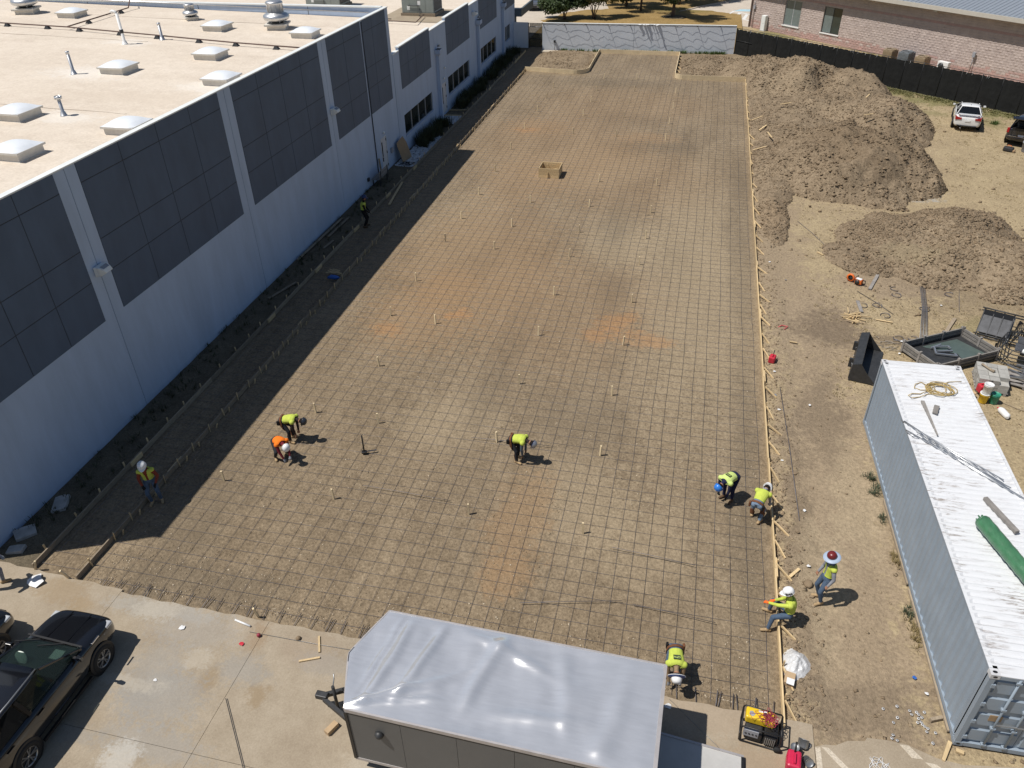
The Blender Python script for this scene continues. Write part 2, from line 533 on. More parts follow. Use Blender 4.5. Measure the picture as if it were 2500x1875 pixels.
yard_patches = [
    (5.6, 20, 2.2, 14, TRACK, 0.95), (5.3, 14, 2.0, 6, TRACK, 0.9), (5.8, 31, 2.4, 5, TRACK, 0.9), (9.5, 35.2, 3.0, 1.6, TRACK, 0.9), (4.5, 40, 1.8, 12, TRACK, 0.9),
    (6.3, 30.5, 1.5, 1.6, TRACKD, 0.8), (5.6, 24, 0.9, 3.5, TRACKD, 0.6), (9.2, 30.2, 1.6, 0.7, TRACKD, 0.7), (5.4, 12.4, 2.2, 0.9, TRACKD, 0.5), (4.4, 18, 0.5, 7, TRACKD, 0.55), (6.2, 19.5, 0.8, 3, LIGHTS, 0.5), (4.9, 16.0, 0.7, 3, LIGHTS, 0.5),
    (15, 36, 6, 5, TRACKD, 0.5),
    (14.9, 70.2, 2.6, 1.6, GREENY, 0.8), (17.5, 67.6, 3.0, 1.4, GREENY, 0.75), (21.5, 64.5, 2.2, 1.2, GREENY, 0.8), (16.8, 64.5, 1.6, 1.2, GREENY, 0.45), (20.6, 62.0, 1.0, 1.6, GREENY, 0.5),
    (11.0, 82, 12, 3.2, GREENY, 0.7), (20, 73, 9, 2.5, GREENY, 0.4), (6, 90, 3.5, 4, GREENY, 0.8), (12.4, 31.8, 1.2, 0.9, GREENY, 0.35),
    (8.5, 58, 7.2, 15.5, TRACK, 0.95), (2, 76, 6, 6, TRACK, 0.9),
    (13.4, 46.9, 1.15, 1.1, (0.40, 0.39, 0.36), 0.75),
]
M['yard'] = ground_mat('dry grass and dirt', (0.30, 0.232, 0.145), (0.385, 0.302, 0.185), STRAW, yard_patches, s1=0.5, s2=3.2, s3=10, bump=0.10, distort=1.6, dscale=0.5)
M['dirt'] = ground_mat('loose dirt', (0.188, 0.142, 0.094), (0.268, 0.204, 0.135), (0.34, 0.265, 0.178), (
    (6.0, 66.5, 3.0, 1.6, (0.31, 0.24, 0.16), 0.7), (8.5, 60.5, 4.0, 1.5, (0.31, 0.24, 0.16), 0.7), (9.6, 50.5, 4.2, 4.6, (0.175, 0.128, 0.082), 0.6), (4.8, 42, 1.2, 2.5, (0.30, 0.22, 0.14), 0.6), (10.8, 37.5, 1.8, 1.0, (0.30, 0.24, 0.15), 0.6)), s1=0.4, s2=2.4, s3=9, bump=0.14, rough=1.0)
M['clod'] = mat('earth clods', (0.255, 0.19, 0.124), 1.0, var=0.2, vs=1.2, world_pos=True, spec=0.1, bump=0.01, bs=25)
M['pebble'] = mat('soil pebbles', (0.29, 0.225, 0.15), 1.0, var=0.3, vs=6, world_pos=True, spec=0.1)
M['pebble_pale'] = mat('pale pebbles', (0.50, 0.42, 0.31), 0.95, var=0.15, vs=6, world_pos=True, spec=0.1)
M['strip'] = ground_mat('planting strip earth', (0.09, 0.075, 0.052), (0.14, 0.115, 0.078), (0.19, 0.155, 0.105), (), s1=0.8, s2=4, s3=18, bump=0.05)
M['lawn'] = ground_mat('dry lawn', (0.22, 0.15, 0.06), (0.31, 0.21, 0.085), (0.38, 0.265, 0.12), ((0, 92.5, 7, 1.6, (0.16, 0.15, 0.05), 0.6), (-3.5, 104, 4, 2.5, (0.17, 0.15, 0.05), 0.6)), s1=0.4, s2=2, s3=10, bump=0.03)
M['earth'] = ground_mat('open ground', (0.24, 0.19, 0.12), (0.31, 0.25, 0.15), (0.36, 0.29, 0.18), (), s1=0.1, s2=1, s3=8, bump=0.02)

g = obj('ground', np_mesh('ground', [(-400, -300, -0.12), (400, -300, -0.12), (400, 600, -0.12), (-400, 600, -0.12)], [(0, 1, 2, 3)], M['earth']))
tag(g, kind='structure')


def soil_z(X, Y):
    return 0.03 * (fbm(X * 0.7, Y * 0.7, 5, 4) - 0.5) + 0.016 * (fbm(X * 3.5, Y * 3.5, 9, 3) - 0.5) - 0.01


soil = tag(obj('graded_soil', grid_mesh('graded_soil', -17.3, 3.62, 11.3, 82.4, 0.16, soil_z, M['soil'])), kind='structure')


def strip_z(X, Y):
    return 0.05 * fbm(X * 1.5, Y * 1.5, 21, 4) - 0.01 - 0.03 * (X < -18.7)


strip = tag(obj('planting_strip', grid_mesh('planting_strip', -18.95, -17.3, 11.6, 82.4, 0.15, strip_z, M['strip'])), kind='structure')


def yard_z(X, Y):
    z = 0.05 * (fbm(X * 0.5, Y * 0.5, 31, 4) - 0.5) + 0.03 * (fbm(X * 3, Y * 3, 33, 3) - 0.5)
    # wheel ruts of the dirt track and a low bank of loose earth along the form
    z = z - 0.03 * np.exp(-((X - 5.0) / 0.25) ** 2) * (Y < 33) - 0.03 * np.exp(-((X - 6.5) / 0.25) ** 2) * (Y < 33)
    z = z + 0.07 * np.exp(-((X - 4.25) / 0.32) ** 2) * np.clip((41 - Y) / 4, 0, 1) * fbm(X * 1.2, Y * 1.2, 35, 3)
    return z - 0.012


yard = tag(obj('yard_ground', grid_mesh('yard_ground', 3.62, 46, 10.9, 96.1, 0.2, yard_z, M['yard'])), kind='structure')

# ---- loose pebbles on the graded soil, as uncountable stuff
n = 26000
py = 11.8 + 60 * RNG.random(n) ** 2.0
px = -15.4 + 18.7 * RNG.random(n)
# more of them along the sides, the front edge and where the gravelly bands run
w = fbm(px * 0.35, py * 0.35, 41, 3) + 0.55 * (px > 2.2) + 0.5 * (py < 13.2) + 0.45 * np.exp(-((px + 3.9) / 0.9) ** 2) * (py < 19)
keep = w > 0.52
px, py = px[keep], py[keep]
s = 0.008 + 0.022 * RNG.random(len(px)) ** 3
P = np.stack([px, py, soil_z(px, py) + s * 0.15], -1)
tag(obj('soil_pebbles', stones_mesh('soil_pebbles', P, s, [M['pebble'], M['clod'], M['pebble'], M['pebble_pale']], 0.7, True, 4, 4)), label='small loose pebbles and crumbs on the graded soil', cat='pebbles', kind='stuff')
n = 6500
py = 11.5 + 34 * RNG.random(n) ** 1.4
px = 3.68 + np.abs(RNG.normal(0, 0.45, n))
m2 = RNG.random(n) < 0.35
px[m2] = 3.7 + 9 * RNG.random(m2.sum())
s = 0.010 + 0.05 * RNG.random(n) ** 6
P = np.stack([px, py, yard_z(px, py) + s * 0.2], -1)
tag(obj('yard_crumbs', stones_mesh('yard_crumbs', P, s, [M['clod'], M['pebble'], M['clod'], M['pebble']], 0.7, True, 5, 4)), label='earth crumbs strewn along the form and the dirt track', cat='crumbs', kind='stuff')


# ---- dirt piles
def lobes(X, Y, L):
    h = np.zeros_like(X)
    for (cx, cy, rx, ry, a) in L:
        wob = 0.75 * (fbm(X * 0.55 + cx, Y * 0.55 + cy, 51, 5) - 0.5)
        r2 = ((X - cx) / rx) ** 2 + ((Y - cy) / ry) ** 2
        h = h + (a * np.clip(1 - r2 + wob, 0, 1.2) ** 1.05) ** 2.6
    # nothing lies on the formed pad itself
    pad = (X > -15.8) & (X < 3.72) & (Y < 71.7) | (X > -10.1) & (X < -2.25) & (Y < 80.6)
    return np.where(pad, 0.0, h ** (1 / 2.6))


def pile(label, L, x0, x1, y0, y1, step, seed, nclod, cmin, cmax, rough=0.16):
    def zf(X, Y):
        h = lobes(X, Y, L)
        k = np.clip(h / 0.35, 0, 1)
        d = rough * (np.abs(fbm(X * 1.3, Y * 1.3, seed, 4) - 0.5) * 2) + rough * 1.5 * (fbm(X * 2.6, Y * 2.6, seed + 3, 3) - 0.5) + rough * 1.2 * np.abs(fbm(X * 4.2, Y * 4.2, seed + 5, 2) - 0.5)
        return np.where(h > 0.012, h + d * k, -0.16)
    me = grid_mesh('dirt_pile', x0, x1, y0, y1, step, zf, M['dirt'], True)
    o = tag(obj('dirt_pile', me), label, 'dirt pile')
    rg = np.random.default_rng(seed)
    X = rg.uniform(x0, x1, nclod * 3); Y = rg.uniform(y0, y1, nclod * 3)
    h = lobes(X, Y, L)
    wgt = ((h > 0.02) | (rg.random(len(X)) < 0.02)) * (0.25 + 1.2 * np.clip(fbm(X * 0.45, Y * 0.45, seed + 9, 3) - 0.36, 0, 1) * 3)
    kp = (rg.random(len(X)) < wgt) & ~((X < 3.75) & (Y < 71.8)) & ~((X > -10.2) & (X < -2.2))
    X, Y = X[kp][:nclod], Y[kp][:nclod]
    s = cmin + (cmax - cmin) * rg.random(len(X)) ** 5
    P = np.stack([X, Y, np.maximum(zf(X, Y), 0.0) + s * 0.05], -1)
    c = obj('clods', stones_mesh('clods', P, s, [M['clod'], M['dirt']], 0.75, True, seed, 2), o)
    c['kind'] = 'stuff'
    return o


pile('large heaped dirt pile between the board form and the screened fence',
     [(9.4, 50.6, 5.2, 6.2, 2.35), (12.6, 60, 3.6, 5.0, 1.7), (6.8, 58.5, 3.6, 4.4, 0.8), (7.6, 69.8, 5.2, 4.4, 2.1), (11.6, 68.4, 3.0, 4.2, 1.7),
      (5.2, 75.0, 3.8, 3.4, 1.25), (0.4, 77.0, 3.2, 4.0, 0.4), (4.9, 50, 1.3, 6.5, 0.45), (4.7, 42.5, 0.85, 4.2, 0.35), (13.6, 64.5, 2.6, 3.4, 0.8), (6.4, 64, 3.6, 5, 0.62), (10, 64.5, 4, 4.5, 0.95)],
     -2.1, 17.4, 37.5, 81.4, 0.13, 61, 30000, 0.024, 0.115, 0.13)
pile('low spread dirt pile with coarse clods behind the rebar bundle',
     [(11.9, 39.6, 4.4, 4.4, 0.8), (14.6, 37.6, 3.4, 3.4, 1.1), (9.2, 38.0, 2.3, 2.3, 0.4), (17.6, 36.6, 3.4, 3.4, 1.3), (14.2, 42.2, 2.6, 2.6, 0.9), (12.0, 37.0, 1.5, 1.0, 0.8), (13.0, 41.0, 1.2, 2.2, 1.1)],
     6.4, 22, 32, 46, 0.11, 67, 16000, 0.022, 0.105, 0.13)
pile('small island of dug earth behind the curved board form',
     [(-12.6, 74.2, 3.0, 1.4, 0.30), (-13, 78, 3.2, 3.4, 0.16), (-11.2, 76.5, 1.0, 3.0, 0.22)],
     -15.75, -10.15, 72.55, 80.9, 0.12, 71, 1200, 0.025, 0.1, 0.1)

# ---- concrete yard at the front, cast in panels
M['concrete'] = ground_mat('yard concrete', (0.285, 0.23, 0.165), (0.345, 0.286, 0.21), (0.395, 0.332, 0.25), [
    (-15.9, 11.3, 0.9, 0.5, (0.30, 0.225, 0.14), 0.6), (-15.0, 11.0, 0.45, 0.35, (0.30, 0.22, 0.13), 0.6), (-10.3, 9.5, 0.35, 0.5, (0.28, 0.21, 0.13), 0.75), (-8.9, 9.45, 0.3, 0.3, (0.28, 0.21, 0.13), 0.75),
    (-11.2, 8.9, 1.3, 0.9, (0.29, 0.28, 0.26), 0.55), (-11.8, 9.4, 0.9, 1.3, (0.29, 0.275, 0.25), 0.5), (-9.6, 10.0, 0.9, 0.5, (0.28, 0.27, 0.25), 0.5), (-10.7, 7.8, 1.6, 0.5, (0.30, 0.285, 0.26), 0.5), (-11.2, 7.3, 0.5, 0.5, (0.55, 0.53, 0.48), 0.5),
    (-12.8, 11.3, 2.0, 0.35, (0.36, 0.35, 0.32), 0.5), (-11.5, 10.9, 1.5, 0.6, (0.33, 0.31, 0.28), 0.4), (-8.2, 10.9, 0.9, 0.5, (0.34, 0.27, 0.2), 0.5), (1.8, 11.3, 2.4, 0.5, (0.36, 0.28, 0.2), 0.5), (3.2, 10.3, 1.4, 0.6, (0.33, 0.25, 0.17), 0.65), (-9.7, 11.0, 0.3, 0.6, (0.29, 0.2, 0.12), 0.5),
    *[(random.Random(k).uniform(-18, 4), random.Random(k + 99).uniform(7, 11.4), random.Random(k + 7).uniform(0.3, 1.2), random.Random(k + 5).uniform(0.15, 0.7), ((0.30, 0.275, 0.24), (0.47, 0.42, 0.34), (0.31, 0.245, 0.17))[k % 3], 0.45) for k in range(16)],
], s1=0.5, s2=1.6, s3=26, bump=0.005, distort=0.35, dscale=1.4, rough=0.85, grain=0.22)
M['concrete_pale'] = ground_mat('pale concrete strip', (0.46, 0.40, 0.31), (0.55, 0.48, 0.38), (0.6, 0.53, 0.43), (), s1=1, s2=4, s3=30, bump=0.005)
cy = empty('concrete_yard', (0, 0, 0)); tag(cy, kind='structure')
xs = [-23.35, -18.78, -14.21, -9.64, -5.07, -0.5, 4.25]
ys = [-0.6, 3.4, 7.78, 11.56]
ztop = 0.055
for i in range(6):
    for j in range(3):
        mb = MB()
        e = 0.005
        x0, x1, y0, y1 = xs[i] + e, xs[i + 1] - e, ys[j] + e, ys[j + 1] - e
        if j == 2:
            # broken, slightly ragged front edge above the soil
            pts = [(x0, y0), (x1, y0)]
            k = 14
            for q in range(k + 1):
                x = x1 + (x0 - x1) * q / k
                pts.append((x, y1 + 0.03 * math.sin(q * 2.1 + i) * (q % k > 0) + (0.08 if i < 2 else 0.0) + (11.75 - 11.56) * max(0, (-x - 13) / 5)))
            mb.prism(pts, -0.11, ztop)
        else: mb.box(x0, x1, y0, y1, -0.11, ztop)
        mb.build('slab_panel', M['concrete'], cy)
# the right-hand apron with its ragged far edge and pale screed strips
mb = MB()
edge = [(4.262, 8.0), (9.9, 8.0), (9.9, 11.42), (8.75, 11.5), (7.45, 11.28), (6.9, 11.32), (6.3, 11.52), (5.85, 11.53), (5.45, 11.5), (5.38, 11.4), (5.0, 11.32), (4.72, 11.15), (4.5, 11.12), (4.262, 11.02)]
mb.prism(edge, -0.11, ztop - 0.012); mb.build('slab_panel', M['concrete'], cy)
mb = MB(); mb.prism([(4.40, 11.05), (4.56, 11.05), (5.35, 10.25), (5.15, 10.25)], ztop - 0.012, ztop - 0.008); mb.build('screed_strip', M['concrete_pale'], cy)
mb = MB(); mb.prism([(6.14, 11.48), (6.34, 11.5), (6.60, 11.22), (6.36, 11.2)], ztop - 0.012, ztop - 0.008); mb.build('screed_strip', M['concrete_pale'], cy)
mb = MB(); mb.prism([(6.62, 11.16), (6.86, 11.16), (7.9, 10.35), (7.6, 10.35)], ztop - 0.012, ztop - 0.008); mb.build('screed_strip', M['concrete_pale'], cy)
mb = MB(); mb.prism([(4.27, 10.1), (4.40, 10.1), (4.38, 11.02), (4.27, 11.0)], ztop - 0.012, ztop - 0.009); mb.build('screed_strip', M['concrete_pale'], cy)
# strip drain let into the slab
dr = empty('strip_drain', (0, 0, 0), 0, 'narrow dark strip drain lying across the concrete yard', 'drain')
for off in (-0.022, 0.022):
    MB().bar((-9.58 + off, 9.22, ztop + 0.006), (-8.05 + off, 7.45, ztop + 0.006), 0.014, 0.012).build('rail', M['dark_steel'], dr)

# ---- far side: lawn, road, parking
def lawn_z(X, Y):
    return 0.5 * np.exp(-((X + 6) / 9) ** 2 - ((Y - 96) / 7) ** 2) + 0.04 * (fbm(X, Y, 81, 3) - 0.5) - 0.02


tag(obj('lawn', grid_mesh('lawn', -19, 3.6, 82.4, 104.6, 0.4, lawn_z, M['lawn'])), kind='structure')
M['road'] = ground_mat('far road concrete', (0.46, 0.40, 0.33), (0.53, 0.465, 0.385), (0.57, 0.50, 0.42), (), s1=0.3, s2=1, s3=8, bump=0.004, grain=0.3)
rd = tag(obj('parking_road', MB().prism([(-60, 82.5), (-18.2, 82.5), (-18.2, 93), (-17, 99), (-12, 103.6), (-6, 104), (-3.6, 103), (-0.6, 99.6), (1.6, 96.6), (4.9, 94.9), (40, 94.9), (40, 180), (-60, 180)], -0.06, 0.05).mesh('parking_road', M['road'])), kind='structure')
M['line_white'] = mat('white road paint', (0.72, 0.72, 0.70), 0.7, var=0.1, vs=8)
M['line_blue'] = mat('pale blue road paint', (0.38, 0.58, 0.66), 0.7, var=0.15, vs=4)
z = 0.054
for nm, poly, mm in [
        ('parking_marking', [(-0.6, 100.5), (0.6, 101.9), (1.7, 102.6), (1.0, 100.9)], 'line_blue'),
        ('parking_marking', [(2.7, 104.6), (3.6, 105.9), (5.0, 105.9), (4.6, 104.5)], 'line_blue'),
        ('parking_marking', [(1.2, 102.5), (1.35, 102.65), (4.7, 98.6), (4.5, 98.5)], 'line_white'),
        ('parking_marking', [(2.5, 104.6), (2.7, 104.7), (5.4, 101.9), (5.3, 101.7)], 'line_white'),
        ('parking_marking', [(1.9, 102.0), (2.1, 101.8), (2.8, 104.3), (2.6, 104.4)], 'line_white'),
        ('parking_marking', [(2.8, 100.9), (3.1, 100.6), (3.6, 103.3), (3.3, 103.6)], 'line_white'),
        ('parking_marking', [(3.7, 99.8), (4.0, 99.5), (4.4, 102.4), (4.1, 102.7)], 'line_white')]:
    tag(obj(nm, MB().prism(poly, z - 0.002, z + 0.003).mesh(nm, M[mm])), kind='structure')
kerb = MB()
kp = [(-6, 104.0), (-3.6, 103.0), (-2.6, 104.6), (-1.2, 107), (1.5, 110.5), (6, 115)]
for a, b in zip(kp[1:-1], kp[2:]): kerb.bar((*a, 0.1), (*b, 0.1), 0.18, 0.12)
tag(kerb.build('kerb', M['road']), kind='structure')
tag(obj('verge', MB().prism([(-3.5, 103.2), (-2.6, 104.7), (-1.2, 107.1), (1.5, 110.6), (6, 115.1), (-16, 122), (-12.1, 104.2), (-6, 104.6)], 0.0, 0.09).mesh('verge', M['lawn'])), kind='structure')

# ============================================================ REBAR AND FORMWORK
def wavy_bar(L, axis, seed, r=0.0047, amp=0.018):
    rg = random.Random(seed)
    nseg = max(2, int(L / 1.1))
    pts = []
    a = rg.uniform(0, 6)
    for i in range(nseg + 1):
        t = L * i / nseg
        d = amp * math.sin(a + t * 0.9) * 0.6 + rg.uniform(-amp, amp) * 0.6
        zz = rg.uniform(-0.008, 0.008)
        pts.append((d, t, zz) if axis == 'y' else (t, d, zz))
    return MB().tube(pts, r, 4, smooth=False)


SP = 0.457
mat_main = empty('rebar_mat', (0, 0, 0), 0, 'large rebar grid laid across the whole graded soil pad', 'rebar')
long_meshes = [wavy_bar(59.7, 'y', k).mesh('bar', M['rebar']) for k in range(5)]
long_ext = [wavy_bar(68.3, 'y', k + 20).mesh('bar', M['rebar']) for k in range(4)]
tr_meshes = [wavy_bar(18.9, 'x', k + 40).mesh('bar', M['rebar']) for k in range(7)]
tr_ext = [wavy_bar(7.5, 'x', k + 60).mesh('bar', M['rebar']) for k in range(4)]
rr = random.Random(5)
x = -15.45
i = 0
while x < 3.45:
    inside = -9.9 < x < -2.45
    o = obj('bar', rr.choice(long_ext if inside else long_meshes), mat_main, (x + rr.uniform(-0.02, 0.02), 11.66 + rr.uniform(-0.05, 0.05), 0.017))
    o.rotation_euler = (0, 0, rr.uniform(-0.0006, 0.0006))
    x += SP; i += 1
y = 11.9
while y < 80.3:
    if y < 71.3: obj('bar', rr.choice(tr_meshes), mat_main, (-15.55 + rr.uniform(-0.05, 0.05), y + rr.uniform(-0.025, 0.025), 0.009), (0, 0, rr.uniform(-0.0012, 0.0012)))
    else: obj('bar', rr.choice(tr_ext), mat_main, (-9.93, y + rr.uniform(-0.02, 0.02), 0.024))
    y += SP
# lap bars and short dowels standing out of the concrete edge
for (x0, y0, x1, y1) in [(-0.2, 14.15, 2.0, 14.0), (-3.2, 13.55, -0.5, 14.2), (-9.2, 17.1, -6.2, 17.0), (-1.0, 16.1, 1.4, 15.9), (-6.4, 20.2, -3.5, 20.3)]:
    MB().tube([(x0, y0, 0.09), ((x0 + x1) / 2, (y0 + y1) / 2 + 0.02, 0.085), (x1, y1, 0.09)], 0.0095, 4).build('lap_bar', M['rebar'], mat_main)
dowel = MB().tube([(0, 0, 0), (0, 0.42, 0.02)], 0.011, 4).mesh('dowel', M['rebar'])
x = -14.9
while x < 3.4:
    obj('dowel', dowel, mat_main, (x + rr.uniform(-0.04, 0.04), 11.58, 0.03), (0, 0, rr.uniform(-0.12, 0.12)))
    if rr.random() < 0.5: obj('dowel', dowel, mat_main, (x + 0.09, 11.58, 0.03), (0, 0, rr.uniform(-0.2, 0.2)))
    x += SP

walk = empty('rebar_strip', (0, 0, 0), 0, 'narrow rebar strip between the two forms in the building shade', 'rebar')
sl = [wavy_bar(67.8, 'y', k + 80).mesh('bar', M['rebar']) for k in range(2)]
ss = [wavy_bar(1.42, 'x', k + 90).mesh('bar', M['rebar']) for k in range(3)]
for k, x in enumerate((-17.05, -16.52, -16.02)): obj('bar', sl[k % 2], walk, (x, 12.0, 0.040))
y = 12.1
while y < 79.6:
    obj('bar', rr.choice(ss), walk, (-17.2, y + rr.uniform(-0.02, 0.02), 0.024), (0, 0, rr.uniform(-0.015, 0.015)))
    y += SP

BH = 0.185
def board_mesh(L, h=BH, t=0.04):
    return MB().box(-t / 2, t / 2, 0, L, 0, h).mesh('board', M['wood'])


b488 = board_mesh(4.86)
stake_me = MB().bar((0, 0, 0), (0, 0, 0.33), 0.045, 0.03).bar((0, 0, 0.33), (0, 0, 0.335), 0.045, 0.03).mesh('stake', M['wood'])


def long_form(label, x, y0, y1, side, stakes=True, wood='wood', z0=0.0, h=BH):
    t = empty('board_form', (0, 0, 0), 0, label, 'formwork')
    y = y0
    k = 0
    while y < y1 - 0.05:
        L = min(4.86, y1 - y)
        me = b488 if L > 4.8 and h == BH else board_mesh(L, h)
        obj('board', me, t, (x + rr.uniform(-0.012, 0.012), y, z0), (0, rr.uniform(-0.02, 0.02), rr.uniform(-0.002, 0.002)))
        if k and rr.random() < 0.75:      # splice piece nailed over the joint
            obj('splice', board_mesh(rr.uniform(0.5, 0.9), h * 0.95), t, (x + side * 0.042, y - 0.3, z0), (0, 0, rr.uniform(-0.01, 0.01)))
        y += L + 0.012
        k += 1
    return t


fr = long_form('long straight board form along the right side of the rebar pad', 3.60, 11.32, 71.55, 1)
kick = MB().bar((0.02, 0, 0.17), (0.42, -0.42, 0.0), 0.035, 0.06).mesh('brace', M['wood'])
kyy = [12.0, 12.94, 14.22, 15.3, 16.36, 17.3, 18.09, 19.26, 20.6, 21.94, 22.91, 24.0, 25.25, 26.6, 28.01, 29.2, 30.58, 31.69, 32.61, 33.83, 35.41, 37.67, 39.18]
y = 41.0
while y < 71: kyy.append(y); y += 1.9
for y in kyy:
    obj('brace', kick, fr, (3.62, y, 0), (rr.uniform(-0.05, 0.05), 0, rr.uniform(-0.35, 0.25)))
    obj('stake', stake_me, fr, (3.655, y + 0.09, -0.05), (rr.uniform(-0.05, 0.05), rr.uniform(-0.05, 0.08), 0))
b488_shaded = board_mesh(4.86); b488_shaded.materials[0] = M['old_or_shaded_wood']  # same lumber in a darker colour, building shade painted into the left boards
b488n = b488; b488 = b488_shaded
fl = long_form('long board form along the inner edge of the shaded strip', -15.72, 11.72, 72.4, -1)
y = 12.3
while y < 72:
    obj('stake', stake_me, fl, (-15.675, y, -0.02), (rr.uniform(-0.1, 0.1), rr.uniform(-0.1, 0.1), rr.uniform(0, 1)))
    if rr.random() < 0.75: obj('stake', stake_me, fl, (-15.62, y + 0.25, -0.12), (rr.uniform(-0.2, 0.2), rr.uniform(0.1, 0.4), 0))
    y += rr.uniform(0.75, 1.1)
fo = long_form('board form on the building side of the shaded strip', -17.30, 11.85, 79.9, 1)
y = 12.5
while y < 79:
    obj('stake', stake_me, fo, (-17.36, y, -0.02), (rr.uniform(-0.06, 0.06), rr.uniform(-0.14, 0.05), 0))
    y += rr.uniform(1.0, 1.5)


b488 = b488n


def path_form(label, runs, h=0.36):
    t = empty('board_form', (0, 0, 0), 0, label, 'formwork')
    for pts in runs:
        m2 = MB()
        for (a, b) in zip(pts[:-1], pts[1:]):
            m2.bar((*a, h / 2 - 0.01), (*b, h / 2 - 0.01), 0.042, h)
        m2.build('board', M['wood_y'], t)
    return t


def arc(cx, cy, r, a0, a1, n=7):
    return [(cx + r * math.cos(R(a0 + (a1 - a0) * i / n)), cy + r * math.sin(R(a0 + (a1 - a0) * i / n))) for i in range(n + 1)]


fc = path_form('curved board form around the far left earth island', [[(-15.75, 72.4), (-13.4, 72.1)], [(-13.38, 72.1), (-11.3, 71.85)] , [(-11.3, 71.85)] + arc(-11.3, 73.15, 1.3, -85, -5) + [(-10.02, 74.5)], [(-10.02, 74.52), (-10.06, 80.45)]])
for (a, b) in [(-14.5, 72.4), (-12.2, 72.15), (-10.2, 76), (-10.2, 78.5)]: obj('stake', stake_me, fc, (a, b, -0.03))
fb = path_form('short straight board form across the far end by the white wall', [[(-10.05, 80.47), (-6.2, 80.47)], [(-6.18, 80.47), (-2.38, 80.47)]])
for a in (-9, -7.4, -5.8, -4.2, -2.9): obj('stake', stake_me, fb, (a, 80.52, -0.05))
fd = path_form('stepped board form at the far right corner beside the dirt pile', [[(-2.36, 80.4), (-2.34, 72.4)], [(-2.34, 72.38)] + arc(-1.6, 72.2, 0.72, 180, 262, 5) + [(-1.2, 71.5), (-0.9, 71.5)], [(-0.88, 71.48), (3.62, 71.56)]])
for b in (73, 74.2, 75.4, 76.6, 77.8, 79): obj('brace', kick, fd, (-2.32, b, 0), (0, 0, rr.uniform(-0.2, 0.4)))
for a in (-0.2, 1.2, 2.6): obj('stake', stake_me, fd, (a, 71.6, -0.03))

# grade stakes over the pad
ST = [(-12.43, 20.53), (-9.94, 20.39), (-9.91, 16.39), (-5.5, 16.61), (-5.5, 20.24), (-5.51, 23.85), (-13.82, 16.45), (-1.94, 23.81), (-1.9, 20.25), (-1.92, 16.56), (-12.07, 42.42), (-12.12, 38.79), (-12.11, 35.76), (-9.37, 35.36), (-9.12, 38.28), (-12.17, 31.21), (-12.22, 27.84), (-10.05, 27.56), (-11.27, 23.94), (-8.83, 41.79), (-5.41, 41.78), (-1.94, 41.57), (-5.41, 38.21), (-5.45, 35.16), (-1.95, 34.96), (-5.5, 31.12), (-5.49, 27.48), (-1.94, 31.1), (-1.91, 27.42), (-1.91, 38.07), (-12.14, 67.03), (-8.34, 70.72), (-5.53, 70.93), (-8.41, 66.59), (-12.07, 63.58), (-8.4, 63.22), (-5.33, 66.87), (-5.41, 63.34), (-12.07, 59.87), (-8.45, 59.43), (-5.37, 59.44), (-1.93, 62.45), (-1.97, 58.37), (-12.11, 55.37), (-8.46, 54.77), (-5.4, 54.79), (-1.98, 54.57), (-12.09, 50.83), (-1.95, 66.81), (-12.05, 46.37), (-5.4, 45.84), (-1.94, 45.81)]
gst = MB().bar((0, 0, -0.05), (0, 0, 0.43), 0.06, 0.045).mesh('grade_stake', M['wood_y'])
for (x, y) in ST:
    o = obj('grade_stake', gst, None, (x, y, 0), (rr.uniform(-0.06, 0.06), rr.uniform(-0.06, 0.06), rr.uniform(0, 3)))
    tag(o, 'short wooden grade stake standing upright in the rebar grid', 'stake', 'grade stakes standing over the rebar pad')
for (x, y, tx, lab) in [(-17.2, 11.8, 0.3, 'leaning wooden stake at the near end of the building side form'), (-16.0, 11.74, -0.3, 'leaning wooden stake at the concrete edge beside the inner form'), (-10.02, 11.66, -0.15, 'lone wooden stake at the concrete edge near the dropped white pipe')]:
    tag(obj('form_stake', gst, None, (x, y, 0), (0.1, tx, 0.4)), lab, 'stake')

# box form in the pad
bx = empty('box_form', (-8.53, 46.45, 0), 0, 'square open wooden box form standing on the rebar pad', 'box form')
for k in range(3):
    z0 = k * 0.2; z1 = z0 + 0.195
    MB().box(-0.6, 0.6, -0.62, -0.58, z0, z1).build('board', M['wood'], bx)
    MB().box(-0.6, 0.6, 0.58, 0.62, z0, z1).build('board', M['wood'], bx)
    MB().box(-0.64, -0.602, -0.62, 0.62, z0, z1).build('board', M['wood'], bx)
    MB().box(0.602, 0.64, -0.62, 0.62, z0, z1).build('board', M['wood'], bx)
MB().bar((-0.35, 0.45, 0.05), (0.5, -0.1, 0.5), 0.09, 0.04).build('brace', M['wood'], bx)
MB().bar((-0.05, 0.52, 0.0), (-0.3, 0.5, 0.5), 0.09, 0.04).build('brace', M['wood'], bx)
MB().bar((-0.05, -0.66, -0.02), (-0.05, -0.66, 0.42), 0.05, 0.035).build('stake', M['wood'], bx)

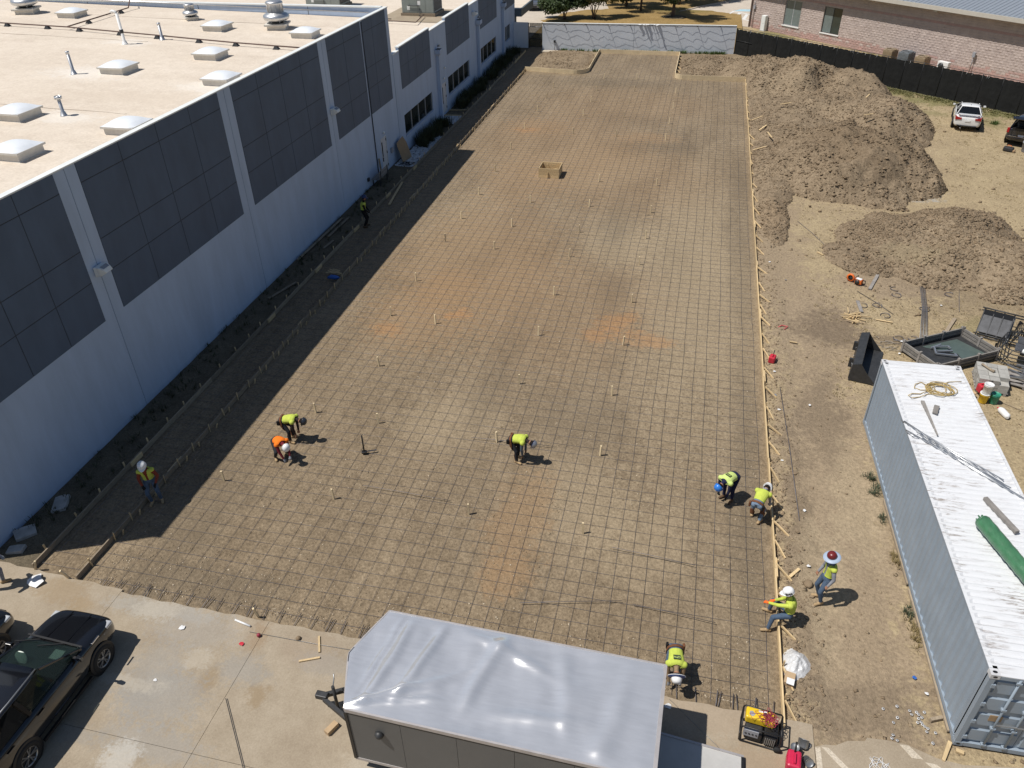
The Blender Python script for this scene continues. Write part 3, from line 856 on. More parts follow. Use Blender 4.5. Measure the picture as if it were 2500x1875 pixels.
# ============================================================ INDUSTRIAL BUILDING (left)
XB = -18.92
M['roof'] = ground_mat('roof membrane', (0.575, 0.49, 0.40), (0.655, 0.57, 0.47), (0.715, 0.63, 0.53), (
    (-27.5, 32.2, 2.4, 1.2, (0.74, 0.69, 0.62), 0.7), (-24, 26, 1.6, 0.9, (0.74, 0.69, 0.62), 0.6), (-30, 38.3, 1.5, 0.8, (0.74, 0.69, 0.62), 0.6), (-21, 31.5, 1.4, 1.2, (0.74, 0.69, 0.62), 0.6), (-36, 28, 6, 2, (0.60, 0.50, 0.39), 0.5), (-23, 29, 5, 1.4, (0.61, 0.52, 0.42), 0.5)),
    s1=0.35, s2=1.5, s3=9, bump=0.008, stretch=(0.5, 1.6, 1), distort=1.2, dscale=0.5, rough=0.8, grain=0.2)
M['window_frame'] = mat('window frame aluminium', (0.5, 0.52, 0.54), 0.4, 0.3)
M['door_paint'] = mat('door paint', (0.62, 0.63, 0.65), 0.6, var=0.05)
M['teal'] = mat('slate teal fascia', (0.10, 0.13, 0.15), 0.6, var=0.06)


def wall_holes(y0, y1, z0, z1, x0, x1, holes):
    """wall slab facing +X with rectangular openings (ya, yb, za, zb)"""
    ysn = sorted({y0, y1, *[h[0] for h in holes], *[h[1] for h in holes]})
    zsn = sorted({z0, z1, *[h[2] for h in holes], *[h[3] for h in holes]})
    m = MB()

    def solid(i, j):
        if i < 0 or j < 0 or i >= len(ysn) - 1 or j >= len(zsn) - 1: return False
        cy_, cz_ = (ysn[i] + ysn[i + 1]) / 2, (zsn[j] + zsn[j + 1]) / 2
        return not any(h[0] < cy_ < h[1] and h[2] < cz_ < h[3] for h in holes)
    for i in range(len(ysn) - 1):
        for j in range(len(zsn) - 1):
            if not solid(i, j): continue
            a, b, c, d = ysn[i], ysn[i + 1], zsn[j], zsn[j + 1]
            m.add([(x1, a, c), (x1, b, c), (x1, b, d), (x1, a, d)], [(0, 1, 2, 3)])
            m.add([(x0, a, c), (x0, b, c), (x0, b, d), (x0, a, d)], [(3, 2, 1, 0)])
            if not solid(i - 1, j): m.add([(x0, a, c), (x1, a, c), (x1, a, d), (x0, a, d)], [(0, 1, 2, 3)])
            if not solid(i + 1, j): m.add([(x0, b, c), (x1, b, c), (x1, b, d), (x0, b, d)], [(3, 2, 1, 0)])
            if not solid(i, j - 1): m.add([(x0, a, c), (x0, b, c), (x1, b, c), (x1, a, c)], [(0, 1, 2, 3)])
            if not solid(i, j + 1): m.add([(x0, a, d), (x0, b, d), (x1, b, d), (x1, a, d)], [(3, 2, 1, 0)])
    return m


bld = empty('industrial_building', (0, 0, 0), 0, 'white industrial building with slate panels and pale flat roof', 'building')
HZ = 9.05
ZL = [3.9, 5.36, 6.48, 8.42, 9.10]
bays = [  # wall y0,y1, painted columns
    (11.75, 19.73, [12.35, 14.07, 15.79, 17.51, 19.24]),
    (19.73, 29.20, [20.22, 22.36, 24.46, 26.58, 28.71]),
    (29.20, 38.65, [29.70, 31.84, 33.94, 36.05, 38.16]),
    (38.65, 43.86, [39.15, 41.28, 43.70]),
    (43.86, 48.10, [44.0, 45.38, 47.60]),
]
door1 = (44.78, 45.74, 0.0, 2.15)
for (a, b, cols) in bays:
    holes = [door1] if a > 43 else []
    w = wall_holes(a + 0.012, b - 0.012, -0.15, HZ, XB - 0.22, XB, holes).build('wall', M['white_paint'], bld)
    for i in range(len(cols) - 1):
        for j in range(4):
            MB().box(XB - 0.001, XB + 0.012, cols[i] + 0.015, cols[i + 1] - 0.015, ZL[j] + (0.015 if j else 0), ZL[j + 1] - 0.015 if j < 3 else HZ + 0.004).build('painted_panel', M['slate_paint'], w)
    MB().box(XB - 0.001, XB + 0.003, cols[0] + 0.004, cols[-1] - 0.004, ZL[0] + 0.004, HZ).build('reveal_ground', M['joint'], w)
# sealant joints between the wall slabs
MB().box(XB - 0.2, XB - 0.03, 11.8, 48.08, -0.1, HZ - 0.01).build('joint_backing', M['joint'], bld)
dp = MB(); dp.tube([(XB + 0.04, 43.86, 0.1), (XB + 0.04, 43.86, 9.0)], 0.03, 8); dp.build('downspout', M['joint'], bld)
MB().box(XB - 0.22, XB + 0.028, 11.7, 48.14, HZ + 0.006, HZ + 0.05).build('coping', M['coping'], bld)
# end walls, back parapet
MB().box(-58, XB - 0.23, 11.75, 11.99, -0.1, HZ).build('end_wall', M['white_paint'], bld)
MB().box(-58, XB - 0.23, 47.90, 48.12, -0.1, HZ).build('end_wall', M['white_paint'], bld)
MB().box(-58, XB - 0.31, 47.84, 48.16, HZ + 0.006, HZ + 0.075).build('coping', M['coping'], bld)
for x in (-47, -39.5, -31.5, -24): MB().box(x, x + 0.02, 47.885, 47.91, 8.5, HZ).build('parapet_joint', M['joint'], bld)
def roof_zf(X, Y):
    return 8.50 + 0.021 * np.clip(-(X + 20), 0, 99) + 0.02 * (fbm(X * 0.4, Y * 0.9, 15, 4) - 0.5)
obj('roof', grid_mesh('roof', -58, XB - 0.2, 11.9, 48.0, 0.45, roof_zf, M['roof']), bld)
def rz(x): return 8.50 + 0.021 * max(0, -(x + 20))
for x0 in range(0, 12): pass
# membrane laps run along the roof
for k in range(6):
    y = 15.2 + k * 5.9
    m_ = MB()
    x_s = (-57, -45, -38)[k % 3]; pts = [(min(-19.6, x_s + q * (9.0 + 3 * (k % 2)) / 9) - 0.001 * (17 - q), y + 0.05 * math.sin(q * 1.7 + k), rz(x_s + q * (9.0 + 3 * (k % 2)) / 9) + 0.011) for q in range(17)]
    for a, b in zip(pts[:-1], pts[1:]): m_.bar(a, b, 0.12, 0.004)
    m_.build('membrane_lap', M['roof'], bld)
MB().tube([(-57, 47.80, 8.50 + 0.021 * 37 + 0.28), (-20, 47.80, 8.80)], 0.035, 6).build('conduit', M['galv'], bld)
# skylights
M['dome'] = mat('skylight dome', (0.80, 0.83, 0.86), 0.35, var=0.04, spec=0.7)
M['curb'] = mat('skylight curb', (0.62, 0.59, 0.53), 0.6, var=0.1)
def dome_mesh(w, h):
    n = 8
    m = MB(); vs = []
    for j in range(n + 1):
        for i in range(n + 1):
            u, v = -1 + 2 * i / n, -1 + 2 * j / n
            vs.append((u * w, v * w, h * (1 - abs(u) ** 2.2) ** 0.8 * (1 - abs(v) ** 2.2) ** 0.8 if abs(u) < 1 and abs(v) < 1 else 0))
    m.add(vs, [(j * (n + 1) + i, j * (n + 1) + i + 1, (j + 1) * (n + 1) + i + 1, (j + 1) * (n + 1) + i) for j in range(n) for i in range(n)], 0, True)
    return m.mesh('dome', M['dome'])
W_, H_ = 0.72, 0.36
dome_me = dome_mesh(0.77, 0.22)
curb_me = MB().loft([[(sx * a, sy * a, z_) for sx, sy in ((-1, -1), (1, -1), (1, 1), (-1, 1))] for a, z_ in ((0.78, -0.06), (0.70, 0.03), (0.70, 0.26), (0.79, 0.28), (0.79, 0.36), (0.765, 0.362))], smooth=False).mesh('curb', M['curb'])
for (x, y) in [(-37.5, 43.9), (-27.0, 42.5), (-23.75, 36.3), (-26.4, 32.8), (-20.75, 32.1), (-25.75, 25.6), (-20.55, 25.1), (-22.55, 21.8), (-21.4, 42.0), (-33.5, 36.5 - 16), (-30, 20.5)]:
    s = obj('skylight', curb_me, bld, (x, y, rz(x)), (0, 0, rr.uniform(-0.03, 0.03))); s.scale = (0.84, 0.84, 0.86)
    obj('dome', dome_me, s, (0, 0, 0.362))
# vent pipes
def vent(x, y, h, r, m, cap=None, mat2=None):
    v = MB().lathe([(r * 2.6, 0), (r * 1.9, 0.03), (r * 1.35, 0.16), (r, 0.18), (r, h), (r * 0.8, h)], 12).build('vent_pipe', M[m], bld, (x, y, rz(x) - 0.01))
    if cap: MB().lathe([(cap, h - 0.10), (cap, h), (cap * 0.85, h), (cap * 0.85, h - 0.05)], 12).build('cap', M['galv'], v)
    return v
vent(-28.15, 31.9, 1.0, 0.07, 'galv', 0.085)
vent(-24.2, 26.2, 0.75, 0.065, 'galv', 0.14)
vent(-28.5, 39.4, 0.85, 0.075, 'galv', 0.09)
v = vent(-29.75, 37.95, 1.5, 0.075, 'white_plastic')
MB().tube([(0, 0, 1.46), (-0.05, 0.0, 1.56), (-0.2, 0.0, 1.60), (-0.32, 0.0, 1.55)], 0.075, 8).build('elbow', M['white_plastic'], v)
MB().lathe([(0.09, 0.55), (0.1, 0.56), (0.1, 0.72), (0.09, 0.73)], 10).build('coupling', M['dark_steel'], v)
# wall lights
def wall_light(y, z_):
    l = MB().loft([[(0, -0.24, -0.16), (0, 0.24, -0.16), (0, 0.24, 0.16), (0, -0.24, 0.16)], [(0.22, -0.24, -0.13), (0.22, 0.24, -0.13), (0.2, 0.24, 0.17), (0.2, -0.24, 0.17)], [(0.42, -0.17, -0.02), (0.42, 0.17, -0.02), (0.34, 0.19, 0.1), (0.34, -0.19, 0.1)]], smooth=False).build('wall_light', M['coping'], bld, (XB + 0.015, y, z_), bevel=0.02)
    MB().add([(0.215, -0.17, 0.175), (0.215, 0.17, 0.175), (0.345, 0.14, 0.112), (0.345, -0.14, 0.112)], [(0, 1, 2, 3)]).build('lens', M['grey_plastic'], l)
wall_light(19.70, 5.62); wall_light(38.75, 5.55); wall_light(66.9, 5.6)
def security(y, z_):
    d = MB().lathe([(0.09, 0), (0.09, 0.05), (0.06, 0.09), (0.0, 0.1)], 10, M=Matrix.Rotation(PI / 2, 4, 'Y')).build('door_light', M['coping'], bld, (XB + 0.01, y, z_), bevel=0)
security(45.35, 2.42); security(58.1, 2.62); security(58.45, 3.3); security(77.4, 3.2)
def door(y0, y1, z0, z1, face):
    d = MB().box(face - 0.06, face - 0.02, y0 + 0.05, y1 - 0.05, z0 + 0.01, z1 - 0.05).build('door', M['door_paint'], bld)
    f = MB()
    f.box(face - 0.1, face + 0.015, y0, y0 + 0.05, z0, z1); f.box(face - 0.1, face + 0.015, y1 - 0.05, y1, z0, z1); f.box(face - 0.1, face + 0.015, y0 + 0.05, y1 - 0.05, z1 - 0.05, z1)
    f.build('frame', M['door_paint'], d)
    MB().box(face - 0.022, face - 0.012, y0 + 0.16, y0 + 0.3, z0 + 1.0, z0 + 1.9).build('vision_panel', M['glass'], d)
    MB().box(face - 0.02, face + 0.03, y0 + 0.14, y0 + 0.19, z0 + 0.72, z0 + 0.98).build('handle', M['dark_steel'], d)
    for zz in (0.3, 1.1, 1.9): MB().box(face - 0.02, face + 0.02, y1 - 0.07, y1 - 0.04, z0 + zz - 0.08, z0 + zz + 0.08).build('hinge', M['dark_steel'], d)
    return d
door(*door1, XB)

# ---- lower wing
LZ = 6.33
wins = [(49.28, 55.3, 1.03, 2.36), (59.25, 65.3, 1.07, 2.40), (68.55, 74.5, 1.14, 2.45), (77.55, 80.2, 1.18, 2.52)]
door2 = (57.55, 58.6, 0.12, 2.28)
lowb = [(48.14, 56.4, [wins[0]]), (56.4, 66.6, [wins[1], door2]), (66.6, 76.0, [wins[2]]), (76.0, 82.3, [wins[3]])]
for (a, b, holes) in lowb:
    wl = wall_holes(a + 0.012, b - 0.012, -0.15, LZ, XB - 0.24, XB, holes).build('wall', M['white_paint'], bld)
    for h in holes:
        if h is door2: continue
        nb = 4 if h[1] - h[0] > 4 else 2
        for k in range(nb):
            p0 = h[0] + (h[1] - h[0]) * k / nb; p1 = h[0] + (h[1] - h[0]) * (k + 1) / nb
            g_ = MB().box(XB - 0.12, XB - 0.10, p0 + 0.03, p1 - 0.03, h[2] + 0.04, h[3] - 0.04).build('pane', M['glass'], wl)
        f = MB()
        for k in range(nb + 1):
            p0 = h[0] + (h[1] - h[0]) * k / nb
            f.box(XB - 0.13, XB - 0.05, p0 - (0.025 if 0 < k < nb else -0.001), p0 + (0.025 if 0 < k < nb else 0.04) - (0.041 if k == nb else 0), h[2] + 0.001, h[3] - 0.001) if k < nb else f.box(XB - 0.13, XB - 0.05, p0 - 0.04, p0 - 0.001, h[2] + 0.001, h[3] - 0.001)
        f.box(XB - 0.125, XB - 0.055, h[0] + 0.04, h[1] - 0.04, h[2] + 0.001, h[2] + 0.04); f.box(XB - 0.125, XB - 0.055, h[0] + 0.04, h[1] - 0.04, h[3] - 0.04, h[3] - 0.001)
        f.build('window_frame', M['window_frame'], wl)
        MB().box(XB - 0.05, XB + 0.04, h[0] - 0.05, h[1] + 0.05, h[2] - 0.06, h[2] - 0.002).build('sill', M['white_paint'], wl)
for y in (56.4, 66.6, 76.0): MB().box(XB - 0.2, XB - 0.04, y - 0.02, y + 0.02, -0.1, LZ - 0.01).build('joint_backing', M['joint'], bld)
MB().box(-24.5, XB - 0.9, 49, 82, 0.15, 0.2).build('interior_floor', M['dark_steel'], bld)
MB().box(-19.95, -19.9, 48.2, 82.2, 0, 5.6).build('interior_wall', M['dark_steel'], bld)
door(*door2, XB)
for (a, b) in [(49.35, 55.5), (59.33, 65.68), (68.72, 74.9), (77.6, 82.28)]:
    MB().box(XB - 0.2, XB + 0.003, a, b, LZ, 6.53).build('raised_parapet', M['white_paint'], bld)
    MB().box(XB - 0.24, XB + 0.03, a - 0.03, b + 0.02, 6.535, 6.60).build('coping', M['coping'], bld)
    nb = 4 if b - a > 5.5 else 3
    pp = MB().box(XB - 0.001, XB + 0.003, a + 0.004, b - 0.004, 4.004, 6.53).build('reveal_ground', M['joint'], bld)
    for k in range(nb):
        for (z0, z1) in ((4.0, 5.35), (5.37, 6.528)):
            MB().box(XB - 0.0005, XB + 0.012, a + (b - a) * k / nb + (0.012 if k else 0), a + (b - a) * (k + 1) / nb - (0.012 if k < nb - 1 else 0), z0, z1).build('painted_panel', M['slate_paint'], bld)
for (a, b) in [(48.2, 49.31), (55.53, 59.29), (65.71, 68.68), (74.93, 77.56)]:
    MB().box(XB - 0.26, XB + 0.025, a, b, LZ + 0.004, LZ + 0.06).build('coping', M['coping'], bld)
obj('roof', grid_mesh('low_roof', -58, XB - 0.2, 48.1, 82.2, 0.6, lambda X, Y: 5.95 + 0.012 * np.clip(-(X + 19), 0, 99) + 0.015 * (fbm(X * 0.4, Y * 0.9, 18, 3) - 0.5), M['roof']), bld)
MB().box(-58, XB - 0.25, 82.06, 82.3, -0.1, LZ).build('end_wall', M['white_paint'], bld)
for (y, ct) in [(56.75, 4.95), (67.95, 4.95), (76.85, 4.85)]:
    ds = MB().box(XB + 0.01, XB + 0.26, y - 0.14, y + 0.14, 0.05, ct - 0.45).build('downspout', M['white_paint'], bld, bevel=0.01)
    c = MB()
    c.loft([[(XB + 0.012, y - 0.14, ct - 0.449), (XB + 0.26, y - 0.14, ct - 0.449), (XB + 0.26, y + 0.14, ct - 0.449), (XB + 0.012, y + 0.14, ct - 0.449)], [(XB + 0.012, y - 0.3, ct - 0.28), (XB + 0.42, y - 0.3, ct - 0.28), (XB + 0.42, y + 0.3, ct - 0.28), (XB + 0.012, y + 0.3, ct - 0.28)], [(XB + 0.012, y - 0.3, ct), (XB + 0.42, y - 0.3, ct), (XB + 0.42, y + 0.3, ct), (XB + 0.012, y + 0.3, ct)]], smooth=False)
    cb = c.build('conductor_head', M['white_paint'], ds)
    MB().box(XB + 0.05, XB + 0.38, y - 0.26, y + 0.26, ct + 0.002, ct + 0.006).build('opening', M['black'], cb)
    MB().tube([(XB, y + 0.5, ct + 0.1), (XB + 0.16, y + 0.5, ct + 0.16)], 0.07, 8).build('overflow_spout', M['steel'], bld)
# entrance canopy at the far end
MB().box(-20.6, -18.25, 82.35, 88.2, 2.75, 3.45).build('canopy', M['teal'], bld)
MB().box(-20.4, -18.4, 82.5, 88.0, 3.45, 3.47).build('canopy_roof', M['roof'], bld)
MB().box(-19.2, -18.85, 82.35, 82.75, 0, 2.75).build('canopy_post', M['teal'], bld)

# ---- roof machines
def exhaust_fan(label, x, y, s, tall=True):
    t = empty('exhaust_fan', (x, y, rz(x)), rr.uniform(0, 1), label, 'exhaust fan')
    MB().loft([[(sx * a * s, sy * a * s, z_ * s) for sx, sy in ((-1, -1), (1, -1), (1, 1), (-1, 1))] for a, z_ in ((0.62, -0.05), (0.5, 0.0), (0.5, 0.18), (0.62, 0.22), (0.62, 0.30), (0.45, 0.31))], smooth=False).build('curb', M['curb'], t)
    MB().lathe([(0.36 * s, 0.31 * s), (0.36 * s, 0.46 * s)], 20).build('neck', M['dark_steel'], t)
    for k in range(6):
        a = k * PI / 3
        MB().tube([(0.44 * s * math.cos(a), 0.44 * s * math.sin(a), 0.30 * s), (0.44 * s * math.cos(a), 0.44 * s * math.sin(a), 0.5 * s)], 0.018 * s, 5).build('strut', M['galv'], t)
    MB().lathe([(0.55 * s, 0.44 * s), (0.68 * s, 0.50 * s), (0.72 * s, 0.60 * s), (0.70 * s, 0.70 * s), (0.58 * s, 0.79 * s), (0.44 * s, 0.82 * s), (0.43 * s, 0.84 * s)], 28).build('shroud', M['galv'], t)
    if tall:
        d = MB().lathe([(0.43 * s, 0.84 * s), (0.44 * s, 1.26 * s), (0.47 * s, 1.28 * s), (0.47 * s, 1.36 * s), (0.40 * s, 1.41 * s), (0.2 * s, 1.44 * s), (0.02, 1.45 * s)], 24).build('drum', M['galv'], t)
        for k in range(10):
            a = k * PI / 5
            MB().tube([(0.445 * s * math.cos(a), 0.445 * s * math.sin(a), 0.86 * s), (0.448 * s * math.cos(a), 0.448 * s * math.sin(a), 1.24 * s)], 0.012 * s, 4).build('rib', M['galv'], d)
    return t
exhaust_fan('large silver exhaust fan on the roof near the back parapet corner', -23.85, 43.6, 1.02)
exhaust_fan('small silver exhaust fan in the middle of the far roof edge', -30.0, 44.7, 0.62)
exhaust_fan('large silver exhaust fan cut off by the top left of the photo', -40.9, 44.2, 1.05)
# gas pipe on blocks
gp = empty('gas_pipe', (0, 0, 0), 0, 'thin brown gas pipe on small blocks running across the roof', 'pipe')
M['pipe_brown'] = mat('brown pipe paint', (0.11, 0.06, 0.045), 0.6, var=0.2)
def gz(x): return rz(x) + 0.17
mainp = [(-44, 40.62), (-39.5, 40.45), (-35.1, 40.35), (-31.6, 39.9), (-29.0, 39.6), (-26.4, 39.25), (-24.0, 38.95), (-21.6, 38.75), (-19.7, 38.6)]
MB().tube([(x, y, gz(x)) for x, y in mainp], 0.035, 8).build('pipe', M['pipe_brown'], gp)
brp = [(-35.1, 40.35), (-35.3, 44.7), (-35.4, 46.4), (-35.6, 47.1), (-36.0, 47.6)]
MB().tube([(x, y, gz(x) + (0.5 if y > 47 else 0)) for x, y in brp], 0.035, 8).build('pipe', M['pipe_brown'], gp)
blk = MB().loft([[(-0.17, -0.12, 0), (0.17, -0.12, 0), (0.17, 0.12, 0), (-0.17, 0.12, 0)], [(-0.06, -0.06, 0.16), (0.06, -0.06, 0.16), (0.06, 0.06, 0.16), (-0.06, 0.06, 0.16)]], smooth=False).mesh('support_block', M['dark_steel'])
for x, y in [(-42.6, 40.57), (-39.1, 40.44), (-36.4, 40.38), (-34.2, 40.2), (-31.4, 39.88), (-28.9, 39.57), (-26.2, 39.22), (-23.9, 38.94), (-21.5, 38.74), (-35.18, 42.3), (-35.32, 45.5)]:
    obj('support_block', blk, gp, (x, y, rz(x) + 0.005))
# rooftop air handlers
M['hvac'] = mat('hvac cabinet paint', (0.26, 0.29, 0.27), 0.5, 0.1, var=0.08, vs=2)
def hvac(label, x, y, z_, lx, ly, lz):
    t = empty('rooftop_unit', (x, y, z_), 0, label, 'air handler')
    MB().box(-lx / 2 - 0.1, lx / 2 + 0.1, -ly / 2 - 0.1, ly / 2 + 0.1, 0, 0.22).build('curb', M['old_or_shaded_wood'], t)
    MB().box(-lx / 2, lx / 2, -ly / 2, ly / 2, 0.221, lz).build('cabinet', M['hvac'], t, bevel=0.02)
    for k in range(4):
        a = -lx / 2 + lx * k / 4
        MB().box(a + 0.03, a + lx / 4 - 0.03, -ly / 2 - 0.015, -ly / 2 + 0.002, 0.28, lz - 0.06).build('panel', M['hvac'], t)
    for (a, b, m_) in [(-0.5, 1.2, 'white_plastic'), (0.12, 0.8, 'white_plastic'), (-0.75, 0.45, 'coping')]:
        MB().box(a * lx / 2.6 - 0.12, a * lx / 2.6 + 0.12, -ly / 2 - 0.02, -ly / 2 - 0.0155, b, b + 0.28).build('sticker', M[m_], t)
    for k in range(9):
        MB().box(lx / 2 - 0.002, lx / 2 + 0.02, -ly / 2 + 0.1 + k * (ly - 0.2) / 9, -ly / 2 + 0.1 + (k + 0.6) * (ly - 0.2) / 9, 0.35, lz - 0.15).build('fin', M['dark_steel'], t)
    MB().tube([(-0.3 * lx, -ly / 2 - 0.08, 0.75), (0.05 * lx, -ly / 2 - 0.08, 0.75), (0.05 * lx, -ly / 2 - 0.08, 0.12), (0.1 * lx, -ly / 2 - 0.6, 0.12)], 0.03, 6).build('pipe', M['dark_steel'], t)
    return t
hvac('green grey rooftop unit on the lower roof behind the slate panels', -22.2, 64.0, 6.0, 2.6, 2.2, 2.3)
hvac('dark rooftop unit half hidden behind the white roof parapet', -31.1, 66.0, 6.05, 3.0, 2.2, 2.2)
tag(obj('roof_pad', grid_mesh('roof_pad', -24.8, -19.6, 60.6, 66.2, 0.4, lambda X, Y: 5.95 + 0.012 * np.clip(-(X + 19), 0, 99) + 0.024 + X * 0, M['concrete'])), 'grey pad sheet under the green grey rooftop unit', 'roof pad')
lp = empty('roof_conduit', (0, 0, 0), 0, 'thin conduit run in front of the green grey rooftop unit', 'conduit')
for (a, b) in [((-27, 60.2), (-21.2, 59.4)), ((-27, 61.0), (-23.5, 60.4)), ((-21.2, 59.4), (-21.6, 62.5))]:
    MB().tube([(*a, 6.2), (*b, 6.2)], 0.035, 6).build('pipe', M['pipe_brown'], lp)

# ============================================================ WHITE SCREEN WALL with wire arms
WA, WB = Vector((-15.85, 80.98, 0)), Vector((2.64, 81.9, 0))
ww = empty('screen_wall', WA, math.atan2(WB.y - WA.y, WB.x - WA.x), 'long white painted screen wall across the far end of the pad', 'wall')
WL = (WB - WA).length
M['screen_paint'] = mat('screen wall paint', (0.66, 0.70, 0.75), 0.85, var=0.05, vs=0.8, bump=0.002, bs=40)
for a, b in ((0, 8.95), (8.97, WL)): MB().box(a, b, 0, 0.2, -0.2, 2.42).build('wall_panel', M['screen_paint'], ww)
MB().box(0, WL, -0.02, 0.23, 2.424, 2.50).build('coping', M['coping'], ww)
MB().box(8.9, 9.0, 0.05, 0.18, -0.2, 2.42).build('joint_backing', M['joint'], ww)
rw = random.Random(4)
for k in range(9):
    u = 0.05 + k * 2.12
    if u > WL: break
    arm = MB().tube([(u, -0.012, 2.40), (u - 0.2, -0.42, 2.52)], 0.018, 6).build('wire_arm', M['dark_steel'], ww)
    MB().lathe([(0.05, 0), (0.05, 0.05), (0.02, 0.07)], 8, M=Matrix.Translation((u, -0.03, 2.40)) @ Matrix.Rotation(PI / 2, 4, 'X')).build('bracket', M['black'], arm)
for (yo, zo, amp) in ((-0.13, 2.44, 0.035), (-0.26, 2.475, 0.045), (-0.40, 2.515, 0.04)):
    pts = []
    u = 0.0; ph = rw.uniform(0, 6)
    while u < WL - 0.02:
        pts.append((u, yo + amp * math.sin(u * 4.3 + ph + 1.5 * math.sin(u * 1.3)) * rw.uniform(0.5, 1) + rw.uniform(-0.012, 0.012), zo + rw.uniform(-0.006, 0.006)))
        u += 0.22
    pts.append((WL - 0.02, yo, zo))
    MB().tube(pts, 0.0065, 4).build('wire', M['dark_steel'], ww)
# shreds of cloth caught on the wires
cl = MB()
for (u0, wid, dep) in [(9.3, 0.42, 0.18), (9.75, 0.22, 0.36), (10.0, 0.45, 0.26), (10.75, 0.16, 0.22), (11.0, 0.34, 0.42)]:
    n = 5
    vs, fs = [], []
    for q in range(n + 1):
        f = q / n
        ww_ = wid * (1 - 0.55 * f) * rw.uniform(0.75, 1.1)
        sh = 0.12 * f * rw.uniform(-1, 1)
        vs += [(u0 + sh, -0.022 - dep * f, 2.505 - 0.035 * f), (u0 + sh + ww_, -0.022 - dep * f * rw.uniform(0.8, 1.1), 2.505 - 0.03 * f)]
    fs = [(2 * q, 2 * q + 1, 2 * q + 3, 2 * q + 2) for q in range(n)]
    cl.add(vs, fs)
cl.build('torn_cloth', M['white_plastic'], ww, solid=0.006)
for k in range(14):
    u = rw.uniform(0.3, WL - 0.5)
    MB().box(u, u + rw.uniform(0.08, 0.3), -0.014, -0.003, 2.33, 2.345 + rw.uniform(0.01, 0.03)).build('tape_scrap', M['white_plastic'], ww)
# floodlight at the wall foot
fl_ = empty('floodlight', (-14.6, 80.95, 0), 0.06, 'small floodlight on a short stake at the foot of the white wall', 'floodlight')
MB().tube([(0, 0, -0.05), (0, 0, 0.75)], 0.02, 6).build('stake', M['dark_steel'], fl_)
MB().box(-0.1, 0.1, -0.1, 0.06, 0.72, 0.95).build('lamp_head', M['dark_steel'], fl_, bevel=0.02)
tag(obj('paving_slab', MB().box(-0.8, 0.8, -0.35, 0.35, 0, 0.06).mesh('paving_slab', M['concrete_pale']), None, (-15.0, 80.4, 0.0), (0, 0, 0.1)), 'pale paving slab lying at the left end of the white wall', 'slab')
# wall stub and gate beside the building
st_ = tag(obj('stub_wall', MB().box(XB + 0.01, -17.42, 81.62, 81.82, -0.1, 2.35).mesh('stub_wall', M['screen_paint'])), 'short white wall between the building corner and the gate', 'wall')
gt = empty('gate', (-17.35, 81.6, 0), -0.03, 'metal gate with dark mesh between the white walls', 'gate')
for x in (0.0, 1.45): MB().tube([(x, 0, -0.05), (x, 0, 2.35)], 0.04, 8).build('post', M['dark_steel'], gt)
for (a, b) in [((0.08, 0, 0.15), (0.08, 0, 2.0)), ((1.37, 0, 0.15), (1.37, 0, 2.0)), ((0.08, 0, 2.0), (1.37, 0, 2.0)), ((0.08, 0, 0.15), (1.37, 0, 0.15)), ((0.08, 0, 0.9), (1.37, 0, 0.9))]:
    MB().tube([a, b], 0.028, 6).build('rail', M['galv'] if a[2] > 0.5 and b[2] > 0.95 else M['dark_steel'], gt)
MB().tube([(0, 0, 2.33), (1.45, 0, 2.33)], 0.025, 6).build('rail', M['dark_steel'], gt)
def mesh_fabric(name, base, hole):
    m, nt, b = new_mat(name)
    c = N(nt, 'ShaderNodeTexCoord').outputs['Object']
    f = noise_n(nt, c, 2.5, 5, 0.7)
    nt.links.new(ramp(nt, f, [(0.3, tuple(x * 0.7 for x in base)), (0.7, tuple(x * 1.35 for x in base))]), b.inputs['Base Color'])
    b.inputs['Roughness'].default_value = 0.9
    b.inputs['Specular IOR Level'].default_value = 0.2
    t = N(nt, 'ShaderNodeBsdfTransparent'); mx = N(nt, 'ShaderNodeMixShader')
    mx.inputs[0].default_value = 1 - hole
    nt.links.new(t.outputs[0], mx.inputs[1]); nt.links.new(b.outputs[0], mx.inputs[2])
    nt.links.new(mx.outputs[0], nt.nodes['Material Output'].inputs[0])
    bump_n(nt, b, noise_n(nt, c, 5, 4, 0.6), 0.5, 0.03)
    return m
M['screen'] = mesh_fabric('black windscreen mesh', (0.0155, 0.016, 0.0155), 0.0)
M['gate_mesh'] = mesh_fabric('gate mesh', (0.04, 0.04, 0.035), 0.45)
MB().box(0.09, 1.36, -0.004, 0.004, 0.16, 2.3).build('mesh_panel', M['gate_mesh'], gt)

# ============================================================ SCREENED CHAIN LINK FENCE
FA, FB = Vector((2.72, 82.0, 0)), Vector((27.5, 60.9, 0))
fang = math.atan2(FB.y - FA.y, FB.x - FA.x)
fn = empty('screened_fence', FA, fang, 'tall chain link fence covered in black windscreen fabric', 'fence')
FLn = (FB - FA).length
FH = 2.28
nb = 21
def fabric_bay(w, seed):
    nx, nz = 10, 7
    rg = np.random.default_rng(seed)
    vs = []
    for j in range(nz + 1):
        for i in range(nx + 1):
            u, v = i / nx, j / nz
            sag = 0.05 * math.sin(PI * u) * (0.4 + 0.6 * v) + 0.025 * math.sin(u * 9 + seed) * v + rg.uniform(-0.008, 0.008)
            top = -0.05 * (math.sin(u * PI * 3 + seed) ** 2) * (v == 1)
            vs.append((u * w, -0.035 - sag, 0.05 + (FH - 0.1) * v + top))
    m = MB(); m.add(vs, [(j * (nx + 1) + i, j * (nx + 1) + i + 1, (j + 1) * (nx + 1) + i + 1, (j + 1) * (nx + 1) + i) for j in range(nz) for i in range(nx)], 0, True)
    return m.mesh('screen_panel', M['screen'])
bw = FLn / nb
fabs_ = [fabric_bay(bw, k) for k in range(5)]
